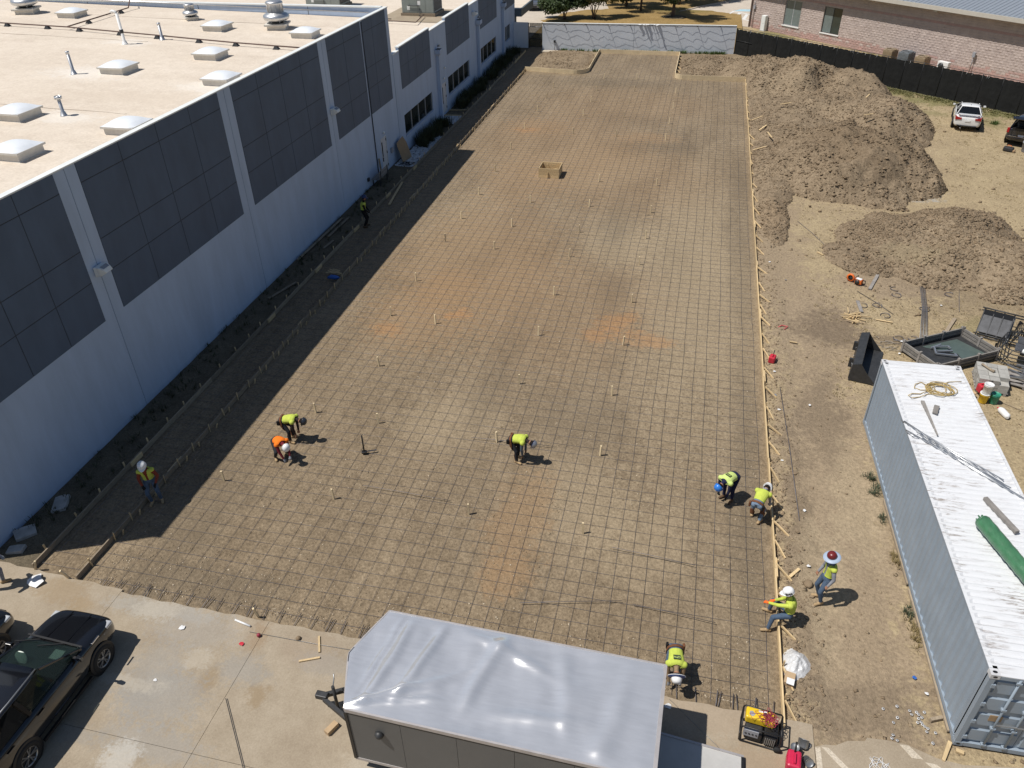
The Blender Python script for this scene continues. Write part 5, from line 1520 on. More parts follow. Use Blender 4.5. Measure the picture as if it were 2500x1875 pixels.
person('worker in a lime vest standing in deep shade near the plank on the ground', (-16.95, 36.75), 20, (0, 0, 0.92), (0.05, 0, 1.43), (0.1, 0, 1.64), [(0.05, 0.13, 0), (-0.05, -0.13, 0)], [(0.25, 0.22, 0.85), (0.28, -0.2, 0.9)],
       W(shirt='black', pants='black', vest='lime', hand='bglove', boot='dboot', tape='silver'), ('helmet', 'navy', 'navy'))
person('worker in white helmet standing in the building shade with hands low', (-15.42, 15.12), -62, (0, 0, 0.93), (0.08, 0, 1.43), (0.17, 0, 1.62), [(0.0, 0.15, 0), (0.06, -0.13, 0)], [(0.2, 0.19, 0.88), (0.2, -0.19, 0.86)],
       W(shirt='redbrown', pants='jeans', vest='lime', hand='bglove', boot='boot', tape='silver', trim='yellow'), ('helmet', 'white', 'white'), face=(0.6, 0, -0.8))
person('worker in lime vest and dark helmet bent over beside the orange vest', (-12.60, 18.86), 2, (-0.16, 0, 0.87), (0.36, 0, 0.98), (0.56, 0, 0.93), [(0.02, 0.16, 0), (0.05, -0.13, 0)], [(0.30, 0.10, 0.30), (0.30, -0.12, 0.26)],
       W(shirt='brown', pants='dark', vest='lime', hand='skin', boot='boot', tape='silver', trim='silver', front_open=True), ('helmet', 'dark', 'dark'), face=(0.3, 0, -0.95), knee=(1, 0, 0), belt=True)
person('worker in orange vest and white helmet crouching over the rebar', (-12.46, 17.92), -36, (-0.20, 0, 0.66), (0.30, 0, 0.82), (0.50, 0.0, 0.80), [(-0.05, 0.22, 0), (-0.10, -0.20, 0)], [(0.50, 0.08, 0.16), (0.50, -0.10, 0.14)],
       W(shirt='maroon', pants='dark', vest='orange', hand='glove', boot='boot', tape='olive', trim='yellow'), ('helmet', 'white', 'white'), face=(0.4, 0, -0.9), knee=(1, 0, 0.2))
person('worker with tool bags and grey helmet bent over in the middle of the pad', (-4.60, 19.42), -8, (-0.17, 0, 0.89), (0.34, 0, 0.98), (0.53, 0, 0.90), [(-0.02, 0.15, 0), (0.04, -0.12, 0)], [(0.26, 0.14, 0.20), (0.24, -0.12, 0.16)],
       W(shirt='brown', sleeve='teal', pants='dark', vest='lime', hand='dboot', boot='boot', tape='brown', trim='silver'), ('helmet', 'steel', 'navy'), face=(0.3, 0, -0.95), belt=True)
person('worker in pale lime vest and blue helmet bent over near the right form', (2.30, 18.97), -128, (-0.15, 0, 0.89), (0.37, 0, 0.96), (0.57, 0, 0.88), [(0.0, 0.14, 0), (0.02, -0.14, 0)], [(0.36, 0.14, 0.22), (0.34, -0.14, 0.2)],
       W(shirt='navy', pants='navy', vest='lime2', hand='bglove', boot='dboot', tape='silver', trim='lime2'), ('helmet', 'blue', 'blue'), face=(0.25, 0, -0.95), patch='GPW')
person('worker in faded jeans bending over the right form with his back turned', (3.13, 18.22), 70, (-0.20, 0, 0.80), (0.27, -0.03, 1.0), (0.45, -0.05, 0.98), [(0.12, 0.16, 0), (-0.10, -0.13, 0)], [(0.52, 0.05, 0.30), (0.50, -0.24, 0.30)],
       W(shirt='grey', pants='jeans_l', vest='lime', hand='glove', boot='boot', tape='silver', trim='yellow'), ('helmet', 'white', 'white'), face=(0.4, 0, -0.9), belt=True)
person('worker in maroon hard hat with wide grey brim standing on the dirt track', (4.76, 15.44), 196, (0, 0, 0.94), (-0.02, 0, 1.46), (0.03, 0, 1.68), [(0.05, 0.14, 0), (0.0, -0.12, 0)], [(0.08, 0.27, 0.86), (0.12, -0.26, 0.86)],
       W(shirt='grey', pants='jeans', vest='lime', hand='skin', boot='boot', tape='silver', trim='yellow'), ('wide', 'maroon', 'brim_grey'), face=(1, 0, -0.1), elbow=(-0.9, 0, 0), curl=0.9)
person('worker in lime hoodie and lettered white helmet squatting against the form', (3.74, 14.41), 178, (-0.06, 0, 0.50), (-0.02, 0, 1.01), (0.06, 0, 1.21), [(0.40, 0.33, 0), (0.36, -0.32, 0)], [(0.52, 0.06, 0.78), (0.34, -0.12, 0.70)],
       W(shirt='lime', pants='jeans', vest='lime', hand='oglove', boot='boot', tape='silver', trim='orange'), ('helmet', 'white', 'white'), face=(1, 0.1, -0.15), knee=(0.7, 0, 1), elbow=(-0.3, 0, -1), cap_text='ANS', toes=[(1, 0.2, 0), (1, -0.2, 0)], curl=1.0)
person('worker in blue wide brimmed hat bent double behind the silver trailer', (0.98, 12.28), -84, (-0.10, 0, 0.86), (0.40, 0, 0.84), (0.60, 0, 0.76), [(-0.02, 0.14, 0), (0.0, -0.15, 0)], [(0.46, 0.13, 0.12), (0.48, -0.12, 0.12)],
       W(shirt='tan', pants='jeans', vest='lime', hand='glove', boot='boot', tape='silver', trim='orange'), ('wide', 'white', 'brim_blue'), face=(0.3, 0, -0.95), patch='GPW', belt=True)
person('worker stepping at the left edge of the concrete with only one leg showing', (-17.78, 11.02, 0.055), 25, (0, 0, 0.93), (0.1, 0, 1.42), (0.18, 0, 1.62), [(0.14, 0.12, 0), (-0.14, -0.12, 0)], [(0.32, 0.25, 0.9), (0.30, -0.25, 0.95)],
       W(shirt='purple', pants='grey', hand='glove', boot='boot'), ('helmet', 'white', 'white'))

# ============================================================ VEHICLES
def paint(name, c, rough=0.22, metal=0.0):
    return mat(name, c, rough, metal, var=0.04, vs=2, coat=1.0)


M['paint_black'] = paint('black car paint', (0.006, 0.006, 0.007), 0.2)
M['paint_white'] = paint('white car paint', (0.78, 0.78, 0.77))
M['paint_dark'] = paint('dark blue black car paint', (0.012, 0.014, 0.02))
M['paint_grey'] = paint('grey car paint', (0.13, 0.14, 0.16), 0.25, 0.3)
M['chrome'] = mat('chrome', (0.75, 0.75, 0.76), 0.12, 1.0, var=0.02)
M['alloy'] = mat('alloy rim', (0.40, 0.41, 0.42), 0.3, 0.8, var=0.05)
M['tail_red'] = mat('tail light red', (0.35, 0.01, 0.015), 0.15, var=0.1)
M['lamp_clear'] = mat('head lamp glass', (0.62, 0.64, 0.66), 0.1, 0.3, var=0.1)
M['trim_black'] = mat('car trim black', (0.012, 0.012, 0.013), 0.5)
M['seat'] = mat('car seat', (0.05, 0.05, 0.055), 0.8)
M['paper'] = mat('paper', (0.75, 0.80, 0.72), 0.8, var=0.03)


def make_wheel(r, w):
    tyre = MB().lathe([(r * 0.66, -w / 2), (r * 0.92, -w / 2), (r, -w * 0.32), (r, w * 0.32), (r * 0.92, w / 2), (r * 0.66, w / 2), (r * 0.66, -w / 2)], 28, cap=False).mesh('tyre', M['rubber'])
    rim = MB().lathe([(r * 0.15, w * 0.34), (r * 0.17, w * 0.36), (r * 0.14, w * 0.40)], 14)
    rim.lathe([(r * 0.66, w * 0.2), (r * 0.66, w * 0.46), (r * 0.62, w * 0.48), (r * 0.60, w * 0.3)], 28, cap=False)
    for k in range(5):
        a = 2 * PI * k / 5
        for da in (-0.20, 0.20):
            rim.bar((r * 0.12 * math.cos(a), r * 0.12 * math.sin(a), w * 0.38), (r * 0.63 * math.cos(a + da), r * 0.63 * math.sin(a + da), w * 0.42), r * 0.075, w * 0.1, up=(0, 0, 1))
    rim = rim.mesh('rim', M['alloy'])
    disc = MB().lathe([(r * 0.64, w * 0.10), (r * 0.64, w * 0.14)], 24).mesh('brake_disc', M['trim_black'])
    return tyre, rim, disc


WHEEL = {}


def car(label, loc, heading, body, green, wheelbase, r, Wd, paint_m, glass_m, cat='car', parts='sedan', open_gate=False, name='parked_car', front=True):
    """body: (x, halfwidth, zbottom, ztop) stations rear to front; green: (xr0, xr1, xf1, xf0, wbase, wroof, zroof, belt)"""
    t = empty(name, loc, R(heading), label, cat)
    secs = []
    for (x, w, zb, zt) in body:
        zm = zb + (zt - zb) * 0.55
        half = [(w * 0.80, zb), (w * 0.97, zb + 0.12 * (zt - zb)), (w, zm), (w * 0.965, zt - 0.16 * (zt - zb)), (w * 0.88, zt - 0.02), (w * 0.5, zt + 0.012), (0, zt + 0.018)]
        ring = [(x, -y, z) for y, z in half] + [(x, y, z) for y, z in half[-2::-1]]
        secs.append(ring)
    b = MB().loft(secs).build('body', paint_m, t, subsurf=2)
    xr0, xr1, xf1, xf0, wb, wr, zr, belt = green
    # roof panel with a crown
    n = 6
    rs = []
    for i in range(n + 1):
        x = xr1 + (xf1 - xr1) * i / n
        e = 1 - 0.16 * abs(2 * i / n - 1) ** 3
        dz = -0.05 * abs(2 * i / n - 1) ** 2.5
        top = [(x, wr * e * math.sin(a), zr + dz - 0.05 + 0.05 * math.cos(a)) for a in [(-1 + 2 * k / 8) * PI / 2 for k in range(9)]]
        rs.append(top + [(x, wr * e * 0.98, zr + dz - 0.075), (x, -wr * e * 0.98, zr + dz - 0.075)])
    rf = MB().loft(rs).build('roof', paint_m, t)
    zg = zr - 0.07
    def pil(name, a, c, w):
        for s in (-1, 1): MB().bar((a[0], s * a[1], a[2]), (c[0], s * c[1], c[2]), w, 0.045, up=(0, s, 0.2)).build(name, paint_m, t)
    pil('pillar', (xf0, wb * 0.97, belt - 0.02), (xf1, wr * 0.9, zg), 0.05)
    xm = (xf1 + xr1) / 2 + 0.1
    pil('pillar', (xm, wb + 0.01, belt), (xm - 0.05, wr + 0.0, zg), 0.09)
    pil('pillar', (xr0, wb - 0.03, belt), (xr1, wr * 0.9, zg), 0.16 if parts == 'suv' else 0.13)
    def quad(nm, pts, m_=glass_m):
        return MB().add(pts, [(0, 1, 2, 3)]).build(nm, m_, t, solid=0.006)
    quad('windscreen', [(xf0, -wb * 0.93, belt + 0.01), (xf0, wb * 0.93, belt + 0.01), (xf1, wr * 0.86, zg), (xf1, -wr * 0.86, zg)])
    if not open_gate: quad('rear_window', [(xr0, wb * 0.90, belt + 0.02), (xr0, -wb * 0.90, belt + 0.02), (xr1, -wr * 0.84, zg), (xr1, wr * 0.84, zg)], M['tint_glass'])
    for s in (-1, 1):
        for (a0, a1, c0, c1) in ((xm + 0.05, xf0 - 0.04, xm, xf1 - 0.03), (xr0 + 0.08, xm - 0.05, xr1 + 0.06, xm - 0.1)):
            quad('side_window', [(a0, s * wb, belt + 0.005), (a1, s * wb * 0.985, belt + 0.005), (c1, s * wr * 0.92, zg + 0.005), (c0, s * wr * 0.98, zg + 0.005)], glass_m if a0 > xm else M['tint_glass'])
    # inside
    MB().box(xr0 + 0.1, xf0 - 0.15, -wb + 0.06, wb - 0.06, belt - 0.03, belt + 0.02).build('cabin', M['seat'], t)
    for sx in (xm + 0.05, xr0 + 0.75):
        for s in (-1, 1): MB().box(sx - 0.1, sx + 0.08, s * 0.36 - 0.24, s * 0.36 + 0.24, belt, belt + 0.32).build('seat_back', M['seat'], t, bevel=0.05)
    # wheels
    key = (r, Wd)
    if key not in WHEEL: WHEEL[key] = make_wheel(r, 0.22)
    ty, ri, di = WHEEL[key]
    for sx in (-wheelbase / 2, wheelbase / 2):
        for s in (-1, 1):
            MB().lathe([(r + 0.07, -0.02), (r + 0.07, 0.0), (r + 0.04, 0.008), (0.02, -0.006)], 28, M=Matrix.Translation((sx, s * (Wd / 2 - 0.012), r)) @ Matrix.Rotation(-s * PI / 2, 4, 'X')).build('wheel_arch', M['trim_black'], t)
            wh = obj('wheel', ty, t, (sx, s * (Wd / 2 - 0.085), r), (-s * PI / 2, 0, 0))
            obj('rim', ri, wh); obj('brake_disc', di, wh)
    xb, xf = body[0][0], body[-1][0]
    w2 = body[1][1]
    # lights, plate, mirrors, handles, sills
    for s in (-1, 1):
        if parts == 'sedan':
            MB().loft([[(xb - 0.03, s * 0.42, 0.80), (xb - 0.03, s * 0.42, 0.90), (xb + 0.10, s * 0.42, 0.92), (xb + 0.1, s * 0.42, 0.79)], [(xb + 0.0, s * (w2 + 0.0), 0.76), (xb + 0.0, s * (w2 - 0.01), 0.96), (xb + 0.42, s * (w2 + 0.025), 0.96), (xb + 0.40, s * (w2 + 0.035), 0.84)]], smooth=False).build('tail_light', M['tail_red'], t)
        else:
            MB().box(xb - 0.005, xb + 0.12, s * (w2 - 0.02) - 0.09, s * (w2 - 0.02) + 0.06, 0.82, 1.12).build('tail_light', M['tail_red'], t, bevel=0.02)
        fx, fw, fz = body[-3][0], body[-3][1], body[-3][3]
        MB().box(fx - 0.10, fx + 0.13, s * (fw - 0.17) - 0.14, s * (fw - 0.17) + 0.14, fz - 0.17, fz - 0.075).build('headlight', M['lamp_clear'], t, bevel=0.03)
        mr = MB().loft([[(xf0 - 0.32, s * (wb + 0.10), belt - 0.02), (xf0 - 0.22, s * (wb + 0.10), belt - 0.02), (xf0 - 0.22, s * (wb + 0.10), belt + 0.10), (xf0 - 0.32, s * (wb + 0.10), belt + 0.10)], [(xf0 - 0.34, s * (wb + 0.27), belt + 0.0), (xf0 - 0.25, s * (wb + 0.26), belt + 0.0), (xf0 - 0.26, s * (wb + 0.25), belt + 0.12), (xf0 - 0.33, s * (wb + 0.26), belt + 0.12)]], smooth=False).build('mirror', paint_m, t, bevel=0.015)
        MB().bar((xf0 - 0.27, s * (wb - 0.02), belt + 0.02), (xf0 - 0.27, s * (wb + 0.12), belt + 0.03), 0.06, 0.03).build('stalk', M['trim_black'], mr)
        for hx in (xm + 0.18, xr0 + 0.5): MB().box(hx - 0.1, hx + 0.1, s * (Wd / 2 - 0.02) - 0.012, s * (Wd / 2 - 0.02) + 0.012, belt - 0.16, belt - 0.125).build('door_handle', paint_m, t)
        MB().box(-wheelbase / 2 + r + 0.1, wheelbase / 2 - r - 0.1, s * (Wd / 2 - 0.03) - 0.03, s * (Wd / 2 - 0.03) + 0.03, 0.2, 0.27).build('sill', M['trim_black'], t)
    MB().box(xf - 0.06, xf + 0.025, -0.42, 0.42, 0.42, 0.60).build('grille', M['trim_black'], t, bevel=0.02)
    MB().box(xb - 0.02, xb + 0.06, -0.17, 0.17, 0.66, 0.78).build('number_plate', M['white_plastic'], t)
    return t


SEDAN = [(-2.24, 0.66, 0.40, 0.82), (-2.18, 0.80, 0.30, 0.96), (-2.0, 0.86, 0.25, 1.03), (-1.5, 0.89, 0.22, 1.03), (-0.6, 0.90, 0.21, 0.98), (0.4, 0.90, 0.21, 0.97), (0.95, 0.89, 0.21, 0.96), (1.5, 0.87, 0.22, 0.88), (1.95, 0.82, 0.25, 0.80), (2.18, 0.72, 0.30, 0.70), (2.26, 0.58, 0.36, 0.62)]
SUVB = [(-2.15, 0.74, 0.42, 1.08), (-2.10, 0.86, 0.34, 1.14), (-1.9, 0.91, 0.28, 1.14), (-1.2, 0.92, 0.25, 1.12), (-0.2, 0.92, 0.25, 1.10), (0.6, 0.92, 0.25, 1.09), (1.0, 0.91, 0.25, 1.08), (1.5, 0.90, 0.26, 1.03), (1.92, 0.86, 0.30, 0.97), (2.14, 0.76, 0.36, 0.88), (2.22, 0.62, 0.42, 0.78)]
# near black SUV, lower left
s1 = car('black compact SUV with a paper on its dashboard parked on the concrete', (-13.93, 8.06, 0.055), 90.5, SUVB, (-2.0, -1.75, 0.05, 1.02, 0.80, 0.63, 1.64, 1.10), 2.62, 0.36, 1.86, M['paint_black'], M['car_glass'], 'SUV', 'suv', name='parked_suv')
MB().box(0.55, 0.98, -0.72, 0.72, 1.10, 1.135).build('dashboard', M['seat'], s1, bevel=0.02)
MB().box(0.60, 0.86, -0.50, -0.22, 1.14, 1.143).build('paper', M['paper'], s1, rot=(0, 0, 0))
MB().lathe([(0.16, -0.012), (0.185, 0), (0.16, 0.012)], 20, M=Matrix.Translation((0.42, 0.36, 1.22)) @ Matrix.Rotation(-1.1, 4, 'Y')).build('steering_wheel', M['paper'], s1)
MB().bar((1.06, -0.78, 1.115), (1.12, 0.78, 1.12), 0.05, 0.02).build('cowl', M['trim_black'], s1)
for s_ in (-0.3, 0.35): MB().bar((1.03, s_, 1.15), (0.80, s_ + 0.5, 1.24), 0.025, 0.015).build('wiper', M['trim_black'], s1)
bd = MB().box(1.24, 1.50, -0.90, -0.865, 0.99, 1.03).build('badge', M['chrome'], s1, rot=(0, 0, 0), bevel=0.006)
for s_ in (-1, 1): MB().tube([(-1.6, s_ * 0.57, 1.655), (-0.9, s_ * 0.60, 1.675), (0.0, s_ * 0.56, 1.65)], 0.016, 6).build('roof_rail', M['steel'], s1)
MB().box(-0.28, 0.2, -0.945, -0.93, 0.275, 0.29).build('door_trim', M['chrome'], s1)
for s_ in (-1, 1): MB().bar((1.05, s_ * 0.30, 1.10), (2.05, s_ * 0.26, 0.965), 0.03, 0.015).build('hood_crease', M['paint_black'], s1)
car('black car at the far left edge beside the black SUV', (-16.75, 7.72, 0.055), 90, SEDAN, (-1.75, -0.95, 0.1, 0.98, 0.79, 0.60, 1.45, 0.985), 2.68, 0.33, 1.80, M['paint_black'], M['car_glass'])
# white sedan by the fence
s2 = car('white sedan with a rear spoiler parked on dry grass by the fence', (18.72, 62.15, 0.0), 77, SEDAN, (-1.72, -0.95, 0.1, 0.98, 0.79, 0.60, 1.43, 0.99), 2.67, 0.32, 1.80, M['paint_white'], M['tint_glass'])
MB().bar((-2.12, -0.66, 1.13), (-2.12, 0.66, 1.13), 0.22, 0.035).build('spoiler', M['paint_white'], s2, bevel=0.01)
for s_ in (-0.6, 0.6): MB().bar((-2.08, s_, 1.0), (-2.1, s_, 1.13), 0.10, 0.04).build('spoiler_leg', M['paint_white'], s2)
MB().box(-2.27, -2.2, -0.62, 0.62, 0.34, 0.40).build('bumper_lip', M['trim_black'], s2, bevel=0.01)
MB().loft([[(-0.75, -0.02, 1.43), (-0.75, 0.02, 1.43), (-0.6, 0.0, 1.43)], [(-0.78, -0.004, 1.49), (-0.78, 0.004, 1.49), (-0.74, 0.0, 1.49)]]).build('antenna_fin', M['trim_black'], s2)
MB().lathe([(0.035, 0), (0.035, 0.2)], 10, M=Matrix.Translation((-2.22, 0.35, 0.25)) @ Matrix.Rotation(-PI / 2, 4, 'Y')).build('exhaust', M['chrome'], s2)
# dark SUV with open tailgate
s3 = car('dark SUV with its tailgate open at the right edge', (21.75, 58.9, 0.0), 62, SUVB, (-2.0, -1.75, 0.05, 1.02, 0.80, 0.64, 1.72, 1.10), 2.62, 0.36, 1.88, M['paint_dark'], M['tint_glass'], 'SUV', 'suv', True, name='parked_suv')
tg = MB().loft([[(-1.80, -0.62, 1.70), (-1.80, 0.62, 1.70), (-1.80, 0.62, 1.75), (-1.80, -0.62, 1.75)], [(-2.55, -0.72, 1.93), (-2.55, 0.72, 1.93), (-2.55, 0.72, 1.98), (-2.55, -0.72, 1.98)], [(-2.80, -0.66, 1.86), (-2.80, 0.66, 1.86), (-2.82, 0.66, 1.92), (-2.82, -0.66, 1.92)]], smooth=False).build('tailgate', M['paint_dark'], s3, bevel=0.02)
MB().add([(-1.9, -0.52, 1.79), (-1.9, 0.52, 1.79), (-2.4, 0.56, 1.945), (-2.4, -0.56, 1.945)], [(0, 1, 2, 3)]).build('tailgate_glass', M['tint_glass'], tg, solid=0.01)
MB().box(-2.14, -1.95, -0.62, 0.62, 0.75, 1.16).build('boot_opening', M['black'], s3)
MB().box(-2.26, -2.12, -0.86, 0.86, 0.52, 0.66).build('bumper', M['paint_dark'], s3, bevel=0.04)
MB().box(-2.275, -2.255, -0.8, 0.8, 0.655, 0.672).build('bumper_trim', M['chrome'], s3)
# cars beyond the end of the building
s4 = car('dark grey car beyond the building end beside the leafy bush', (-21.2, 103.6, 0.05), -84, SUVB, (-2.0, -1.75, 0.05, 1.02, 0.80, 0.63, 1.64, 1.10), 2.62, 0.36, 1.86, M['paint_grey'], M['tint_glass'], 'car', 'suv')
car('grey blue car partly hidden by the bush at the top edge', (-16.4, 109.4, 0.05), -84, SEDAN, (-1.75, -0.95, 0.1, 0.98, 0.79, 0.60, 1.45, 0.985), 2.68, 0.33, 1.80, M['paint_grey'], M['car_glass'])

# ============================================================ CARGO TRAILER
M['alu'] = mat('wrinkled aluminium roof', (0.87, 0.87, 0.875), 0.17, 0.66, var=0.05, vs=2.0, grain=(1, 6, 1), world_pos=True)
M['trailer_grey'] = mat('charcoal trailer skin', (0.13, 0.13, 0.128), 0.5, 0.1, var=0.05, vs=1.2)
M['trailer_trim'] = mat('trailer edge trim', (0.50, 0.47, 0.46), 0.45, 0.4, var=0.1)
tr = empty('cargo_trailer', (-2.55, 9.55, 0.055), R(-1.0), 'enclosed cargo trailer with shiny wrinkled aluminium roof', 'trailer')
HW, XL, XR, ZT = 1.29, -3.20, 3.24, 2.23
def nose(v): return XL - 0.46 * (1 - abs(v) ** 1.08)
nx, ny = 120, 46
vs, fs = [], []
for j in range(ny + 1):
    v = -1 + 2 * j / ny
    for i in range(nx + 1):
        u = i / nx
        x = nose(v) + (XR - nose(v)) * u
        y = v * HW
        vs.append([x, y, 0])
A = np.array(vs)
X_, Y_ = A[:, 0], A[:, 1]
edge_k = np.clip((HW - np.abs(Y_)) / 0.25, 0, 1) * np.clip((XR - X_) / 0.3, 0, 1) * np.clip((X_ - XL + 0.35) / 0.3, 0, 1)
def crease(px, py, dx, dy, w, a):
    L = math.hypot(dx, dy); dx /= L; dy /= L
    d = -(X_ - px) * dy + (Y_ - py) * dx + 0.18 * (fbm(X_ * 1.1 + px, Y_ * 1.1, 7, 2) - 0.5)
    s = (X_ - px) * dx + (Y_ - py) * dy
    return a * np.exp(-(d / w) ** 2) * np.exp(-(s / 1.1) ** 4)
Zr = 0.05 * (fbm(X_ * 0.9, Y_ * 0.55, 3, 2) - 0.5) + 0.022 * (fbm(X_ * 2.0, Y_ * 1.2, 8, 2) - 0.5)
Zr = Zr + crease(-0.55, 0.3, 0.25, 1, 0.16, 0.026) + crease(-2.7, 0.0, 0.18, 1, 0.13, 0.03) + crease(-1.95, 0.25, 0.22, 1, 0.11, 0.024) + crease(-2.2, -0.7, 1, 0.55, 0.08, 0.026) + crease(-2.45, -0.95, 1, 0.25, 0.06, 0.02) + crease(-1.7, -0.3, 0.9, 0.6, 0.05, 0.012) + crease(-2.95, 0.2, 0.15, 1, 0.06, 0.014) + crease(1.2, 0.2, -0.2, 1, 0.2, 0.02) + crease(2.3, -0.3, 0.15, 1, 0.22, 0.018) + crease(-0.1, 0.75, 1, -0.35, 0.12, 0.016) + crease(0.8, -0.6, 1, 0.1, 0.14, 0.016)
A[:, 2] = ZT + 0.04 + 3.2 * Zr * edge_k
i_ = np.arange((nx + 1) * (ny + 1)).reshape(ny + 1, nx + 1)
F_ = np.stack([i_[:-1, :-1], i_[:-1, 1:], i_[1:, 1:], i_[1:, :-1]], -1).reshape(-1, 4)
obj('roof', np_mesh('trailer_roof', A, F_, M['alu'], True), tr)
outline = [(nose(v), v * HW) for v in [-1 + 2 * k / 16 for k in range(17)]] + [(XR, HW), (XR, -HW)]
sh = MB()
nO = len(outline)
lo = [(x, y, 0.42) for x, y in outline]; hi = [(x, y, ZT - 0.06) for x, y in outline]
sh.add(lo + hi, [(i, i + 1, nO + i + 1, nO + i) for i in range(nO - 3)] + [tuple(range(nO - 1, -1, -1))])
sh.build('front_skin', M['trailer_grey'], tr)
k = 0
x = XL
while x < XR - 0.05:
    x1 = min(x + 1.22, XR)
    for s in (-1, 1): MB().box(x + 0.004, x1 - 0.004, s * HW - 0.012, s * HW + 0.012, 0.42, ZT - 0.06).build('side_panel', M['trailer_grey'], tr)
    x = x1
for s in (-1, 1):
    MB().box(XL, XR, s * HW - 0.02, s * HW + 0.022, ZT - 0.06, ZT + 0.045).build('top_rail', M['trailer_trim'] if s > 0 else M['trailer_trim'], tr)
    MB().box(XL, XR, s * HW - 0.015, s * HW + 0.028, ZT - 0.115, ZT - 0.062).build('top_trim', M['black'], tr)
    MB().box(XL, XR, s * HW - 0.02, s * HW + 0.03, 0.36, 0.45).build('bottom_rail', M['trailer_trim'], tr)
    MB().box(XL - 0.02, XL + 0.05, s * HW - 0.03, s * HW + 0.026, 0.42, ZT - 0.06).build('corner_post', M['black'], tr)
nr = MB()
for a, c in zip(outline[:16], outline[1:17]): nr.bar((a[0], a[1], ZT - 0.005), (c[0], c[1], ZT - 0.005), 0.035, 0.09)
nr.build('nose_rail', M['trailer_trim'], tr)
MB().box(XR - 0.06, XR + 0.02, -HW, HW, ZT - 0.06, ZT + 0.046).build('rear_header', M['trailer_trim'], tr)
for s in (-1, 1): MB().box(XR - 0.06, XR + 0.02, s * (HW - 0.04) - 0.04, s * (HW - 0.04) + 0.04, 0.42, ZT - 0.06).build('rear_post', M['trailer_trim'], tr)
MB().box(XL + 0.1, XR, -HW + 0.05, HW - 0.05, 0.36, 0.42).build('floor', M['dark_steel'], tr)
v_ = MB().lathe([(0.1, 0), (0.1, 0.05), (0.06, 0.10), (0.02, 0.12)], 12, M=Matrix.Translation((XL + 0.72, -HW - 0.012, 1.62)) @ Matrix.Rotation(PI / 2, 4, 'X')).build('side_vent', M['dark_steel'], tr)
for sx in (0.25, 1.15):
    for s in (-1, 1):
        ty, ri, di = WHEEL[(0.36, 1.86)]
        wh = obj('wheel', ty, tr, (sx, s * (HW - 0.06), 0.36), (-s * PI / 2, 0, 0)); obj('rim', ri, wh)
for s in (-1, 1): MB().box(-0.25, 1.65, s * (HW + 0.06) - 0.12, s * (HW + 0.06) + 0.12, 0.72, 0.77).build('fender', M['dark_steel'], tr)
for s in (-1, 1): MB().bar((XL + 0.1, s * 0.8, 0.42), (-4.50, s * 0.06 - 0.10, 0.44), 0.09, 0.11).build('tongue', M['dark_steel'], tr)
MB().box(-4.72, -4.42, -0.18, -0.02, 0.40, 0.55).build('coupler', M['dark_steel'], tr, bevel=0.02)
MB().tube([(-4.22, -0.10, 0.05), (-4.22, -0.10, 0.95)], 0.04, 8).build('jack', M['dark_steel'], tr)
MB().tube([(-4.22, -0.10, 0.93), (-4.28, 0.10, 0.95), (-4.3, 0.16, 1.05)], 0.015, 6).build('jack_crank', M['steel'], tr)
MB().tube([(-4.3, -0.05, 0.5), (-4.1, 0.1, 0.62), (-3.9, -0.15, 0.5), (-3.75, 0.1, 0.45)], 0.016, 6).build('cable', M['black'], tr)
# ramp door let down at the back
M['ramp'] = mat('ramp door skin', (0.48, 0.47, 0.45), 0.6, var=0.08, vs=2)
rp = MB().bar((XR + 0.03, -0.18, 0.30), (XR + 1.95, -0.18, 0.08), 2.16, 0.06).build('ramp_door', M['ramp'], tr)
for s in (-1.07, 1.07): MB().bar((XR + 0.03, -0.18 + s, 0.31), (XR + 1.95, -0.18 + s, 0.09), 0.05, 0.085).build('ramp_edge', M['trailer_trim'], rp)
MB().bar((XR + 1.93, -1.24, 0.085), (XR + 1.93, 0.88, 0.085), 0.06, 0.09).build('ramp_edge', M['black'], rp)
MB().box(XR + 1.72, XR + 1.86, 0.25, 0.45, 0.135, 0.155).build('latch', M['black'], rp)
tag(obj('wheel_chock', MB().box(-0.16, 0.16, -0.07, 0.07, 0, 0.13).mesh('wheel_chock', M['tan_box']), None, (-6.72, 9.02, 0.056), (0, 0, 1.15)), 'worn tan block lying under the trailer tongue', 'block')

# ============================================================ SHIPPING CONTAINER
M['cont_side'] = mat('container blue grey paint', (0.27, 0.325, 0.385), 0.42, 0.0, var=0.07, vs=1.2, spec=0.5)
def roof_white():
    m, nt, b = new_mat('weathered white container roof')
    c = N(nt, 'ShaderNodeTexCoord').outputs['Object']
    mp = N(nt, 'ShaderNodeMapping'); mp.inputs['Scale'].default_value = (0.9, 7, 1)
    nt.links.new(c, mp.inputs[0])
    f1 = noise_n(nt, mp.outputs[0], 2.2, 6, 0.75)
    f2 = noise_n(nt, c, 0.55, 3, 0.5)
    k = mth(nt, 'MULTIPLY', mth(nt, 'SUBTRACT', f1, 0.52), mth(nt, 'MULTIPLY', mth(nt, 'SUBTRACT', f2, 0.43), 50.0), clamp=True)
    col = mixc(nt, k, (0.66, 0.67, 0.685), (0.27, 0.235, 0.21))
    nt.links.new(col, b.inputs['Base Color'])
    b.inputs['Roughness'].default_value = 0.6
    return m
M['cont_roof'] = roof_white()
ct = empty('shipping_container', (7.319, 11.741, 0.06), 0.03156, 'long blue grey shipping container with a white painted roof', 'container')
CW, CLn, CHt = 2.44, 12.19, 2.62
